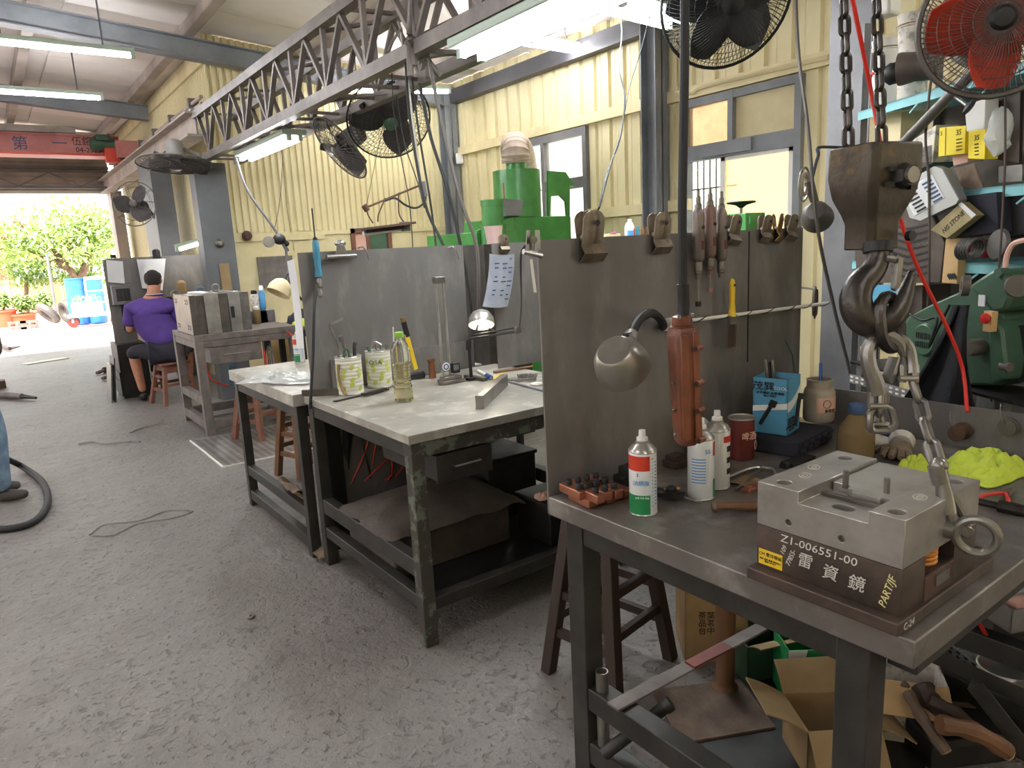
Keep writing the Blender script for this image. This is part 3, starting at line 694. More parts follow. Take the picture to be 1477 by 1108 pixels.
# ---------------------------------------------------------------- die block and crane hook on the near bench
def cut(o, mb):
    c = mb.build('cutter', 'black'); m = o.modifiers.new('hole', 'BOOLEAN'); m.operation = 'DIFFERENCE'; m.object = c; m.solver = 'EXACT'; c.parent = o.parent; bpy.context.view_layer.update()
    dg = bpy.context.evaluated_depsgraph_get(); dg.update(); me = bpy.data.meshes.new_from_object(o.evaluated_get(dg))
    o.modifiers.clear(); o.data = me; me.polygons.foreach_set('use_smooth', [True]*len(me.polygons)); me.set_sharp_from_angle(angle=rad(30)); bpy.data.objects.remove(c)
def oct_(w, d, c): return [(-w,-d+c),(-w+c,-d),(w-c,-d),(w,-d+c),(w,d-c),(w-c,d),(-w+c,d),(-w,d-c)]
def loft(secs):
    b = MB(); n = len(secs[0][0]); vs = [(x,y,z) for s, z in secs for x, y in s]; fs = []
    for i in range(len(secs)-1): fs += [(i*n+j, i*n+(j+1)%n, (i+1)*n+(j+1)%n, (i+1)*n+j) for j in range(n)]
    fs += [tuple(range(n-1,-1,-1)), tuple((len(secs)-1)*n+j for j in range(n))]; return b.add(vs, fs)
def stad(mb, c, d, s, L, W, r, n=7, k=16, m=8):
    """one chain link: long axis d, wide axis s"""
    d = V(d).normalized(); s = V(s); s = (s-d*s.dot(d)).normalized(); c = V(c); st = (L-W)/2; q = []
    for i in range(k):
        a = 2*pi*i/k; q.append(c+d*(math.sin(a)*(W/2-r)+(st if math.sin(a) > 0 else -st))+s*(math.cos(a)*(W/2-r)))
    return mb.tube(q, r, m, closed=True)
def chain(name, label, pts, pitch, W, r, m, parent=None, cat='chain', first=0, side0=(1,0,0)):
    pts = [V(p) for p in pts]; o = T(name, label, cat, pts[0]) if parent is None else parent; ln = []
    seg = [(b-a).length for a, b in zip(pts, pts[1:])]; tot = sum(seg); n = max(1, round(tot/pitch))
    def at(t):
        t = max(0, min(tot-1e-6, t))
        for a, b, l in zip(pts, pts[1:], seg):
            if t <= l: return a+(b-a)*(t/l)
            t -= l
        return pts[-1]
    base = V(o.location) if parent is None else V((0,0,0))
    for i in range(n):
        c = at((i+.5)*tot/n); d = (at((i+1)*tot/n)-at(i*tot/n)); f_, sd, u = frame(d, side0)
        a = (rad(45) if first else 0)+(pi/2 if i % 2 else 0); s = sd*math.cos(a)+u*math.sin(a)
        stad(MB(), c-base, d, s, tot/n+2.2*r, W, r).build('link', m, o)
    return o
X0, Y0 = 1.09, .488
die = T('die_block', 'heavy steel die block with chalk markings and orange springs on the near bench', 'die', (X0, Y0, .85))
MB().box(0, .37, 0, .285, .001, .024).build('base_plate', 'die_rust', die, bev=.0025)
MB().box(.36, .378, .012, .03, .02, .04).cyl((.372,.02,.012),(.392,.02,.012),.007,n=8).build('stop_bolt', 'steel', die)
lo = MB().box(.022, .3, .008, .278, .024, .107).build('lower_die', 'die_rust', die, bev=.002)
cut(lo, MB().box(.1, .21, -.01, .1, .07, .12)); 
MB().box(.1, .21, .006, .1, .024, .068).build('ejector_plate', 'rust', die, bev=.0015); MB().box(.135, .185, .003, .006, .042, .062).build('name_plate', 'steel', lo)
sp = MB(); sp.tube([(.155+.019*math.cos(2*pi*i/14), .035+.019*math.sin(2*pi*i/14), .07+.04*i/70) for i in range(70)], .0035, 6); sp.build('spring', 'spring_orange', die)
up_ = MB().prism([(.008,.108),(.278,.108),(.278,.192),(.194,.192),(.194,.170),(.068,.170),(.068,.192),(.008,.192)], .022, .3, 'x').build('upper_die', 'ground_steel', die)
h = MB()
for x, y in ((.05,.035),(.262,.035),(.05,.24),(.262,.24)): h.cyl((x,y,.16),(x,y,.21), .0135, n=20)
for x, y, a in ((.06,.13,0),(.235,.12,0)): h.prism([(x-.013,y-.012),(x-.006,y-.019),(x+.006,y-.019),(x+.013,y-.012),(x+.013,y+.012),(x+.006,y+.019),(x-.006,y+.019),(x-.013,y+.012)], .12, .21)
for y in (.05, .2): pass
for y in (.112, .212): h.cyl((.01,y,.128),(.035,y,.128), .006, n=12)
cut(up_, h); b_ = up_.modifiers.new('bevel', 'BEVEL'); b_.width = .0012; b_.segments = 1; b_.limit_method = 'ANGLE'; b_.angle_limit = rad(50)
MB().prism([(.115,.074),(.3,.074),(.3,.19),(.13,.19),(.13,.155),(.118,.155),(.118,.14),(.105,.14),(.105,.09),(.115,.09)], .17, .186).build('insert', 'ground_steel', die, bev=.001)
cut_i = [o for o in COL.objects if o.parent == die and o.name.startswith('insert')][-1]
MB().box(.09, .1, .072, .19, .17, .177).build('key_bar', 'die_side', die, bev=.0008)
for x, y in ((.128,.165),(.137,.095)): MB().cyl((x,y,.18),(x,y,.214), .0055, n=14).build('pin', 'steel', up_)
for x, y in ((.11,.235),(.165,.25),(.14,.04),(.2,.025)):
    MB().tube(circ((x,y,.1925), .011, 18, (1.3,.2,0), (0,1,0)), .0007, 4, closed=True).tube(circ((x,y,.1925), .005, 12, (1.3,.2,0), (0,1,0)), .0007, 4, closed=True).build('chalk_mark', 'chalk', up_)
LF = (rad(90), 0, rad(-90))    # lettering on the long left face
def dt(s, y, z, size, m='chalk', sh=.15, rot=LF, wide=1, x=.0213): text(s, m, lo, size, (x, y, z), rot, .0003, shear=sh, wide=wide)
dt('Z1-006551-00', .155, .094, .021, wide=1.2, sh=.1); dt('雷', .178, .064, .03); dt('資', .13, .058, .03); dt('鏡', .083, .056, .03)
dt('77855-', .205, .062, .013, rot=(rad(90), rad(-70), rad(-90))); dt('109', .22, .072, .013, rot=(rad(90), rad(-70), rad(-90)))
dt('PART/JF', .03, .062, .018, 'chalk_yellow', rot=(rad(90), rad(-75), rad(-90)))
text('C-24', 'chalk', die, .018, (.035, -.0006, .012), (rad(90), 0, 0), .0003)
stk = MB().box(.0208, .0218, .222, .272, .03, .06).build('sticker', 'yellow', die)
text('CM 豐洋模組', 'ink', stk, .0085, (.0205, .247, .051), LF, .0002); text('模具 塑膠 壓鑄 精密加工\n電話 04-2529', 'ink', stk, .0042, (.0205, .247, .039), LF, .0002)
eb = V(P(1366, 762, Y=Y0+.008))-V((X0, Y0, .85))
e0 = MB().cyl((eb.x, .008, eb.z), (eb.x, -.008, eb.z), .017, n=20).cyl((eb.x, .03, eb.z), (eb.x, .0, eb.z), .01, n=12)
e0.build('eyebolt_collar', 'steel', die)
rc = V((eb.x+.004, -.036, eb.z-.002)); MB().tube(circ(rc, .03, 26, (.35,-.94,0), (0,0,1)), .0075, 10, closed=True).build('eyebolt_ring', 'steel', die)
RC = rc+V((X0, Y0, .85))
# crane hook -------------------------------------------------------
HD = 1.3
hp = lambda x, y, d=HD: P(x, y, D=d)
hb = T('crane_hook', 'worn iron crane hook block with safety latch hanging over the bench', 'hook', hp(1262, 210), rz=rad(-106))
k = HD/FPX
loft([(oct_(.036,.037,.01),-.187),(oct_(.036,.037,.01),-.14),(oct_(.041,.043,.01),-.122),(oct_(.053,.055,.011),-.092),(oct_(.059,.061,.011),-.055),(oct_(.0585,.06,.011),-.004),(oct_(.055,.057,.011),0)]).build('block_body', 'iron_yellow', hb, bev=.005)
for yy in (-.03,.0,.03): MB().tube([(-.06,yy,-.005),(-.0615,yy,-.055),(-.054,yy*.9,-.095)], .004, 6).build('block_rib', 'iron_yellow', hb)
MB().lathe([(0,.078),(.018,.078),(.022,.07),(.022,.058)], 6, (0, .0, -.06), (1,0,0)).build('axle_nut', 'black_metal', hb)
MB().cyl((.07,0,-.06),(.086,0,-.06),.014,n=16).build('axle_pin', 'steel', hb)
for dy, dz in ((-.024,.012),(.022,.014),(-.028,-.014),(.026,-.02)): MB().cbox((.062,dy,-.06+dz),(.008,.016,.008)).build('lock_tab', 'black_metal', hb)
MB().cyl((.05,.035,-.165),(.0605,.035,-.165),.009,n=12).build('grease_hole', 'black', hb)
inv = hb.matrix_basis.inverted() if False else (M.Translation(hb.location)@M.Rotation(rad(-106),4,'Z')).inverted()
HL = lambda x, y, d=HD: inv@hp(x, y, d)
cl = [(1266,352),(1266,372),(1258,392),(1241,410),(1234,434),(1242,457),(1262,467),(1286,458),(1301,436),(1310,412),(1315,398)]
rr = [15,16,17,20,22.5,23,21,18,14,9.5,7]
C_ = catmull([HL(*q) for q in cl], 4); R2 = []
for i in range(len(rr)-1):
    for j in range(4): R2.append((rr[i]+(rr[i+1]-rr[i])*j/4)*k)
R2.append(rr[-1]*k); MB().tube(C_, R2, 14).ball(HL(1315,397), 7.5*k).build('hook', 'iron', hb)
MB().cyl(HL(1266,350), HL(1266,364), 20*k, n=18).build('swivel_collar', 'black_metal', hb)
MB().tube([HL(1277,372,HD-.02), HL(1291,374,HD-.02)], 5*k, 8).tube([HL(1290,372,HD-.012), HL(1296,374,HD-.012), HL(1292,412,HD-.01), HL(1288,418,HD-.01)], [6*k,7*k,7*k,4*k], 6).build('safety_latch', 'steel', hb)
chain('load_chain', 'left strand of the black load chain above the crane hook', [hp(1216, -30), hp(1224, 212)], .0345, .0245, .0047, 'iron', side0=FW)
chain('load_chain', 'right strand of the black load chain above the crane hook', [hp(1263, -30), hp(1272, 208)], .0345, .0245, .0047, 'iron', side0=FW)
mr_ = T('master_ring', 'thick oblong master ring hanging in the crane hook', 'ring', hp(1283, 465))
q = V(mr_.location); F2 = (RT*.8+FW*.6); stad(MB(), (0,0,0), (UP-RT*.08), F2, 92*k, 76*k, 9*k, k=24, m=10).build('ring_body', 'iron', mr_)
# two grab hooks of the chain sling
def grab(label, pts, rad_, tip, jaw):
    o = T('sling_hook', label, 'hook', hp(*pts[0])); q = V(o.location)
    n = len(pts); MB().tube(catmull([hp(*p)-q for p in pts], 4), [r*k for i in range(n-1) for r in [rad_[i]+(rad_[i+1]-rad_[i])*j/4 for j in range(4)]]+[rad_[-1]*k], 10).build('hook_body', 'steel', o)
    MB().bar(hp(*jaw[0])-q, hp(*jaw[1])-q, 16*k, 8*k).build('latch', 'steel', o)
    for s in (-1, 1): MB().tube([hp(tip[0]+s*9, tip[1]-22)-q, hp(tip[0]+s*9, tip[1]+4)-q], [7*k, 6*k], 8).build('fork', 'steel', o)
    MB().cyl(hp(tip[0]-13, tip[1]-2, HD-.012)-q, hp(tip[0]+13, tip[1]-2, HD-.012)-q, 4*k, n=10).build('clevis_pin', 'bright_steel', o)
    return o
grab('left grab hook of the chain sling on the master ring', [(1304,515),(1297,497),(1280,485),(1262,489),(1252,508),(1254,530),(1262,552),(1266,570)], [4,9,10,10,11,11,13,13], (1267,588), [(1291,516),(1279,552)])
grab('right grab hook of the chain sling turned edge-on', [(1290,500),(1300,490),(1311,502),(1315,522),(1316,538)], [6,8,8,8,10], (1310,548), [(1302,515),(1306,535)])
cs = chain('sling_chain', 'bright sling chain running down to the die block eyebolt', [hp(1316,548), hp(1327,585,1.28), hp(1337,620,1.25), hp(1352,668,1.22)], .042, .03, .0058, 'steel', side0=(0,0,1), first=1)
tl = T('short_chain', 'short chain end with hanging links below the left grab hook', 'chain', hp(1268, 590)); q = V(tl.location)
stad(MB(), hp(1267,580)-q, UP, FW, 46*k, 24*k, 5*k).build('link', 'steel', tl); stad(MB(), hp(1260,606)-q, UP+RT*.1, RT+FW*.5, 40*k, 28*k, 5*k).build('link', 'steel', tl); stad(MB(), hp(1280,604)-q, UP-RT*.2, RT-FW*.5, 42*k, 26*k, 5*k).build('link', 'steel', tl); stad(MB(), hp(1270,617)-q, RT, UP+FW*.4, 36*k, 20*k, 5*k).build('link', 'steel', tl)
sh = T('safety_hook', 'self-locking swivel hook fastened in the eyebolt of the die', 'hook', hp(1352, 668, 1.22)); q = V(sh.location)
hh = lambda x, y, d=1.215: hp(x, y, d)-q
MB().tube(catmull([hh(1351,672), hh(1355,690), hh(1358,697)], 3), [12*k]*6+[8*k], 12).ball(hh(1354,672), 12*k, 12, 8).build('swivel_head', 'steel', sh)
MB().tube([hh(1359,695), hh(1362,712), hh(1366,740)], [9*k, 11*k, 12*k], 12).build('hook_shank', 'steel', sh)
MB().tube(catmull([hh(1368,735), hh(1373,750), hh(1382,762), hh(1392,768), hh(1398,760)], 4), [9*k]*8+[8*k]*8+[6*k], 10).build('hook_tip', 'steel', sh)
MB().tube(catmull([hh(1362,706), hh(1376,722), hh(1388,742), hh(1395,758)], 4), [7*k]*6+[5*k]*7, 8).build('latch', 'steel', sh)
# ---------------------------------------------------------------- near screen: clips, grinders, brush, rod, lamp
def bulldog(label, px, py, sc=1.0, m='rust_steel', Y=1.385, tilt=0, rz=0):
    p = P(px, py, Y=Y); o = T('bulldog_clip', label, 'clip', (p.x, Y, 1.51), rot=(0, tilt, rz), group='bulldog clips on the screens'); s = sc*1.18
    for sg, nm in ((-1, 'front_jaw'), (1, 'rear_jaw')):
        y0 = sg*.004
        prof = [(-.046,sg*.005+(.003 if sg < 0 else 0)),(-.03,sg*.018),(-.012,sg*.006),(.012,sg*.01),(.034,sg*.013),(.05,sg*.014)]
        def fn(u, v, prof=prof):
            t = u*(len(prof)-1); i = min(int(t), len(prof)-2); f = t-i; z = prof[i][0]+(prof[i+1][0]-prof[i][0])*f; y = prof[i][1]+(prof[i+1][1]-prof[i][1])*f
            w = .03 if z < -.012 else .027
            if z > .03: w *= math.sqrt(max(.12, 1-((z-.03)/.021)**2))
            ridge = .004*math.exp(-((v-.5)/.14)**2)*(1 if z > -.01 else .4)
            return ((v-.5)*2*w*s, (y+sg*ridge)*s, z*s)
        MB().sheet(fn, 20, 10, .0025).build(nm, m, o)
    MB().cyl((-.022*s, 0, .0), (.022*s, 0, .0), .005*s, n=10).build('spring', 'steel', o)
    MB().lathe([(.006*s,.023*s),(.0045*s,.025*s),(0,.025*s)], 10, (0,0,.026*s), (0,-1,0)).build('rivet', 'black_metal', o)
    return o
mat('rust_steel', (140,128,112), .45, .5, (104,90,76), 14, .4, .65, bump=.06, bsc=90)
bulldog('large bulldog clip at the left end of the near screen, wires ending on it', 851, 345, 1.15)
bulldog('large bulldog clip second from the left on the near screen', 951, 340, 1.0)
bulldog('bulldog clip just right of the three air grinders', 1057, 335, .8, tilt=rad(8))
bulldog('first bulldog clip of the tight row of three at the right end of the screen', 1103, 330, .75, tilt=rad(6))
bulldog('tan tilted middle clip of the tight row of three on the screen', 1121, 330, .8, 'brass', tilt=rad(10), rz=rad(20))
bulldog('last bulldog clip at the right end of the near screen', 1140, 328, .75, tilt=rad(12))
def grinder(label, px, py, col, tip, L, m2='red_tin'):
    p = P(px, py, Y=1.375); o = T('air_grinder', label, 'grinder', p, group='air grinders hung on the screen'); r = .0145; o.location.y -= .018; o.location.z -= .012; o.scale = (1.18,)*3
    MB().lathe([(0,.058),(.009,.058),(.013,.05),(r,.045),(r+.001,-.06),(r-.001,-.066),(.0095,-.07),(.0095,-.098),(.007,-.1),(.0065,-.112),(0,-.112)], 18).build('body', col, o); gb_ = COL.objects[-1]
    MB().lathe([(0,.1),(.004,.1),(.004,.086),(.006,.084),(.006,.07),(.009,.066),(.009,.057)], 12).build('air_nipple', 'steel', o)
    MB().lathe([(.009,-.069),(.0105,-.071),(.0105,-.09),(.009,-.092)], 14).build('collet', 'steel', o)
    MB().cyl((0,-.0135,.012),(0,-.0165,.012), .0045, n=12).build('throttle', 'black_metal', gb_)
    MB().cbox((-.001,-.0135,-.03),(.008,.004,.022)).build('marking', m2, gb_)
    if L:
        MB().cyl((0,0,-.112),(0,0,-.112-L), .0022, n=8).build('shaft', 'steel', o); MB().cyl((0,0,-.112-L),(0,0,-.124-L), .0075, n=14).build('abrasive_tip', tip, o)
    return o
mat('grind_body', (128,118,112), .35, .5, (104,96,92), 14); mat('grind_red', (124,90,86), .38, .35, (130,114,108), 12)
grinder('leftmost air grinder with a long shaft, half behind the pendant cable', 1000, 330, 'grind_body', 'black', .055)
grinder('middle air grinder with a short pink stone', 1017, 325, 'grind_red', 'pink_stone', .03) if mat('pink_stone', (150,108,108), .8) else None
grinder('rightmost air grinder without a shaft', 1033, 330, 'grind_body', 'black', 0)
# rod with twisted wire
ra, rb_ = P(975, 465, Y=1.36), P(1196, 437, Y=1.36)
rd = T('hanging_rod', 'white rod wound with black wire along the near screen', 'rod', ra); d = rb_-ra
MB().cyl((0,0,0), d, .0055, n=10).build('bar', 'white', rd)
dd, ss, uu = frame(d); MB().tube([d*(i/160)+ss*(.007*math.cos(i*.28+.5*math.sin(i*.1)))+uu*(.007*math.sin(i*.28+.5*math.sin(i*.1))) for i in range(161)], .0016, 4).build('wire', 'black', rd)
MB().cbox((-.01,.008,-.005),(.035,.03,.035)).build('bracket', 'white', rd)
# yellow brush tied to the rod
bp_ = P(1056, 455, Y=1.35); br = T('paint_brush', 'yellow handled paint brush hanging from the rod', 'brush', bp_); br.scale = (1.2,1,1.35)
MB().lathe([(0,.083),(.006,.08),(.0085,.07),(.0075,.03),(.009,.015),(.012,-.002)], 12).build('handle', 'yellow', br)
MB().box(-.0135,.0135,-.007,.007,-.02,0).build('ferrule', 'steel', br)
g = MB()
for i in range(60): x, y = rnd(-.012,.012), rnd(-.006,.006); g.tube([(x,y,-.02),(x*1.25,y*1.2,-.05),(x*1.35+rnd(-.002,.002),y*1.3,-.075+rnd(0,.008))], .0009, 3)
g.build('bristles', 'wood_old', br, kind='stuff'); MB().cyl((0,-.0095,.068),(0,-.0075,.068),.003,n=8).build('hang_hole', 'black', br)
# spot lamp with aluminium shade on a gooseneck
ls = P(893, 519, Y=1.12); la = T('gooseneck_lamp', 'aluminium dome lamp on a black gooseneck before the near screen', 'lamp', ls)
ax = (UP*.55-RT*.42-FW*.72).normalized(); nk = P(905, 497, Y=1.13)-ls
MB().lathe([(.062,-.035),(.0635,-.034),(.0625,-.02),(.056,.01),(.044,.03),(.038,.036),(.037,.0365),(.043,.0285),(.055,.009),(.061,-.02),(.0605,-.034),(.062,-.035)], 32, (0,0,0), ax).lathe([(0,.0365),(.038,.0365)], 32, (0,0,0), ax).build('shade', 'lamp_alu', la)
nt_ = P(911, 482, Y=1.15)-ls; MB().cyl(nk*.75, nt_, .013, .012, n=14).cyl(nk+(nt_-nk)*.4, nt_, .0155, n=14).build('socket', 'bright_steel', la)
MB().cbox(nt_+V((-.025,-.01,.0)), (.02,.012,.014)).build('clamp_screw', 'black_metal', la)
MB().ball((0,0,0), (.022,.022,.025)).build('bulb', 'white', la)
j = [nt_]+[P(x, y, Y=yy)-ls for x, y, yy in ((916,470,1.17),(925,458,1.2),(940,452,1.26),(952,460,1.32),(958,472,1.388))]
MB().tube(catmull(j, 5), .0115, 10).build('gooseneck', 'rubber', la)
# pendant control hanging on its cable
pd = P(984, 470, Y=1.0); pe = T('pendant_control', 'orange crane pendant control hanging on a black cable', 'controller', pd, rot=(0, rad(-2), rad(-24)))
loft([(oct_(.016,.02,.006),-.262),(oct_(.022,.026,.008),-.25),(oct_(.025,.03,.01),-.16),(oct_(.027,.032,.01),-.02),(oct_(.024,.028,.01),-.004),(oct_(.022,.026,.01),0)]).build('housing', 'pendant', pe, bev=.003)
MB().box(-.022,-.004,-.037,-.028,-.245,-.012).build('front_cover', 'pendant', pe, bev=.003); MB().box(.006,.022,-.035,-.028,-.24,-.01).build('side_cover', 'pendant', pe, bev=.003)
MB().lathe([(.012,0),(.021,0),(.022,.006),(.021,.02),(.015,.022)], 18).build('cable_gland', 'pendant', pe, bev=.001)
for z in (-.045,-.12,-.18,-.245): MB().cyl((.008,-.04,z),(.026,-.03,z), .007, n=12).build('cover_clip', 'pendant', pe); MB().cyl((.006,-.042,z),(.009,-.04,z), .0045, n=10).build('screw', 'black_metal', pe)
for z in (-.12,-.18,-.235): MB().ball((-.029,-.005,z), .004, 8, 5).build('screw', 'steel', pe)
for x in (-.015,.015): MB().cyl((x,-.018,.018),(x,-.018,.026), .004, n=6).build('screw', 'steel', pe)
cord('pendant_cable', [pd+V((0,0,.01)), P(986, 440, Y=1.0), P(985, 410, Y=1.0)], .0125, 'black', 'short black strain relief above the pendant control', 'cable', n=12)
cord('pendant_cable', [P(985, 412, Y=1.0), P(984, 300, Y=1.0), P(987, 120, Y=1.0), P(988, -60, Y=1.0)], .0092, 'rubber', 'thick black pendant cable running up out of the picture', 'cable', n=10)
MB()
# spray cans ---------------------------------------------------------
def arc_patch(mb, r, a0, a1, z0, z1, t=.0006, n=10):
    mb.lathe([(r,z0),(r+t,z0),(r+t,z1),(r,z1),(r,z0)], n, (0,0,0), (0,0,1), a0, a1); return mb
def spray_can(label, p, rz, cap=True, top='orange_red', bot='green', num=None, sc=1.0, plain=False):
    o = T('spray_can', label, 'spray can', p, rz=rz, group='spray cans on the near bench'); r = .033
    MB().lathe([(0,0),(r-.002,0),(r,.003),(r,.152),(r-.001,.154),(0,.154)], 30).build('body', 'can_white', o); cbd = COL.objects[-1]
    MB().lathe([(r,.153),(r+.0012,.155),(r,.158),(.027,.166),(.018,.172),(.0165,.174),(.0165,.177),(.012,.181),(0,.181)], 26).build('shoulder', 'steel_can', o)
    MB().lathe([(0,.205),(.0075,.205),(.008,.203),(.0085,.19),(.0135,.187),(.0135,.179)], 16).build('nozzle', 'white', o)
    MB().lathe([(r,0),(r+.0012,.001),(r,.003)], 26).build('rim', 'steel_can', o)
    if plain:
        arc_patch(MB(), r, -.3, 1.0, .125, .142).build('label_band', 'red', cbd); a = MB()
        for z in (.04,.07,.1): arc_patch(a, r, 0, .7, z, z+.015)
        a.build('label_picture', 'ink', cbd, kind='stuff')
    else:
        a0, a1 = (-3.75, -1.85) if not num else (-1.4, -.95)
        arc_patch(MB(), r, a0, a1, .112, .148, n=14).build('label_band', top, cbd); arc_patch(MB(), r, a0, a1, .004, .052, n=14).build('label_band', bot, cbd)
        b = MB()
        if num:
            for i in range(9): arc_patch(b, r, -3.2, -2.1, .105-i*.0075, .1075-i*.0075)
            b.build('label_print', 'ink_lightblue', cbd, kind='stuff'); text(num, 'ink_lightblue', o, .016, (math.cos(-1.95)*(r+.0012), math.sin(-1.95)*(r+.0012), .126), (rad(90),0,-1.95+pi/2), .0005)
        else:
            for i in range(14): arc_patch(b, r, -1.66, -1.6, .14-i*.009, .143-i*.009); arc_patch(b, r, -1.4, -1.2, .13-i*.008, .133-i*.008)
            b.build('label_print', 'ink_lightblue', cbd, kind='stuff')
            def ct(s, a, z, sz, m): text(s, m, o, sz, (math.cos(a)*(r+.001), math.sin(a)*(r+.001), z), (rad(90),0,a+pi/2), .0004)
            ct('S', -2.75, .102, .011, 'ink'); ct('防銹膜', -2.5, .082, .013, 'ink_lightblue'); ct('金屬 防銹 潤滑', -2.45, .046, .005, 'white'); ct('+', -1.65, .14, .012, 'red')
    return o
B3 = lambda x, y, z=.851: P(x, y, Z=z)
spray_can('white spray can with red top band and green foot, standing alone', B3(928, 738), 0)
spray_can('white spray can marked 55 behind the pendant control', B3(1011, 716), 0, num='55')
spray_can('white spray can with red shoulder band behind the can marked 55', B3(1034, 701), rad(-95), plain=True)
# red tin, open
rt = T('red_tin', 'open dented red tin with pale print beside the spray cans', 'tin', B3(1069, 660)); rt.scale = (1.18,1.18,1.22)
MB().lathe([(0,.002),(.029,.002),(.03,0),(.0315,.003),(.0315,.098),(.033,.1),(.032,.102),(.03,.1),(.03,.006),(0,.006)], 28).build('body', 'red_tin', rt)
MB().lathe([(.0315,.098),(.0332,.1),(.0315,.1025),(.0297,.1)], 28).build('rim', 'steel_can', rt)
text('啤酒', 'pink', rt, .022, (-.012,-.0312,.06), (rad(90),0,rad(-14)), .0006); a = MB(); a.tube(circ((.014,-.0308,.035), .011, 18, (.9,.4,0), (0,0,1)), .0009, 4, closed=True); a.build('emblem', 'pink', rt)
# blue carton with wrench print
bb = T('blue_carton', 'open blue carton printed with a socket wrench, on the dark tray', 'box', B3(1119, 620, .9), rz=rad(14)); bb.scale = (1.7, 1.7, 1.45)
w_, d_, h_ = .064, .062, .118
bx = MB()
for x0, x1, y0, y1 in ((-w_/2,w_/2,-d_/2,-d_/2+.002),(-w_/2,w_/2,d_/2-.002,d_/2),(-w_/2,-w_/2+.002,-d_/2,d_/2),(w_/2-.002,w_/2,-d_/2,d_/2)): bx.box(x0,x1,y0,y1,0,h_)
bx.box(-w_/2,w_/2,-d_/2,d_/2,0,.003).build('carton', 'blue_light', bb)
MB().box(-w_/2+.004,w_/2-.004,-d_/2+.004,d_/2-.004,.05,h_-.012).build('contents', 'cloth_dirty', bb)
MB().sheet(lambda u, v: ((u-.5)*w_*.98, -d_/2-.0006, .06+.03*u*u+.02*(v-.5)*(1-u*.3)), 10, 2, .0008).build('print_swoosh', 'white', bb)
MB().sheet(lambda u, v: (-w_/2-.0006, (.5-u)*d_*.98, .052+.01*u+.012*(v-.5)), 6, 2, .0008).build('print_swoosh', 'white', bb)
for org, rot in (((.016,-d_/2-.001,.03),(0,rad(18),0)),):
    wr = MB().cyl((.004,-d_/2-.002,.012),(.022,-d_/2-.002,.068), .0035, .004, n=8).cyl((.022,-d_/2-.002,.066),(.025,-d_/2-.002,.078), .0065, n=10); wr.build('printed_wrench', 'ink', bb)
MB().cyl((-w_/2-.002,.016,.02),(-w_/2-.002,-.004,.064), .0035, n=8).cyl((-w_/2-.002,-.004,.06),(-w_/2-.002,-.008,.072), .0065, n=10).build('printed_wrench', 'ink', bb)
text('茂巽', 'ink', bb, .017, (-.014,-d_/2-.0008,.027), (rad(90),0,0), .0004); text('正字標記 品質保證\nISO 9001', 'ink', bb, .0065, (-.012,-d_/2-.0008,.013), (rad(90),0,0), .0004)
text('茂巽', 'ink', bb, .02, (-w_/2-.0008,.012,.1), (rad(90),0,rad(-90)), .0004); text('TOOL', 'white', bb, .009, (-w_/2-.0008,-.018,.098), (rad(90),0,rad(-90)), .0004); text('正字標記 品質保證\nISO 9001', 'ink', bb, .006, (-w_/2-.0008,0,.084), (rad(90),0,rad(-90)), .0004)
for i, (x, y, a, l, m) in enumerate(((.0,.012,-.1,.15,'steel'),(.018,.016,.15,.14,'black_metal'),(.024,.01,.0,.145,'steel'))): MB().cyl((x,y,.06),(x+a*.05,y+.008,l), .003, n=6).build('bit', m, bb)
# brush leaning in the carton
tag(MB().cyl(B3(1167,552,1.0)+V((0,.05,.0)), P(1143,512,Y=1.3), .0022, n=6).cyl(P(1143,512,Y=1.3), P(1136,498,Y=1.31), .003, .0025, n=8).cyl(P(1136,498,Y=1.31), P(1132,490,Y=1.312), .0035, .001, n=8).build('artist_brush', ['green_mach']), 'slim artist brush leaning behind the blue carton against the screen', 'brush')
# cloudy plastic jar
jr = T('plastic_jar', 'cloudy open plastic jar with pink paper label and a blue pen', 'jar', B3(1183, 608, .9)+V((.015,.015,0))); jr.scale = (1.4,)*3
MB().lathe([(0,0),(.031,0),(.0335,.004),(.034,.01),(.034,.066),(.031,.074),(.027,.078),(.027,.093),(.029,.094),(.029,.096),(.0255,.096),(.0255,.078),(.03,.07),(.0322,.06),(.0322,.006),(0,.005)], 26).build('body', 'dirty_plastic', jr)
arc_patch(MB(), .0342, -2.75, -1.15, .024, .058, n=16).build('label', 'pink', jr)
text('新德發', 'ink', jr, .009, (math.cos(-1.9)*.0355, math.sin(-1.9)*.0355, .028), (rad(90),0,-1.9+pi/2), .0004); MB().tube(circ((math.cos(-2.1)*.0355, math.sin(-2.1)*.0355, .044), .009, 14, (-math.sin(-2.1),math.cos(-2.1),0), (0,0,1)), .0008, 4, closed=True).build('emblem', 'green_mach', jr)
MB().cyl((.005,0,.06),(.022,.012,.128), .0035, n=8).build('pen', 'blue', jr)
# dark tray with embossed blocks under carton and jar
tr_ = T('tool_tray', 'dark blue plastic tool case lying under the blue carton', 'case', B3(1150, 650, .851)+V((.05,.06,0)), rz=rad(8)); tr_.scale = (1.1,1.25,1)
MB().box(-.12,.1,-.07,.06,0,.045).build('case_body', 'navy', tr_, bev=.004)
for i in range(5): MB().box(-.11+i*.042,-.078+i*.042,-.0745,-.07,.008,.022).build('embossed_block', 'navy', tr_, bev=.001); MB().box(-.095+i*.04,-.063+i*.04,-.0745,-.07,.026,.038).build('embossed_block', 'navy', tr_, bev=.001)
tag(MB().box(-.05,.06,-.02,.02,0,.012).cyl((-.05,0,.006),(-.07,0,.006),.012,n=10).build('black_gauge', 'black', loc=B3(1150, 668)), 'flat black plastic clamp lying before the dark tool case', 'clamp')
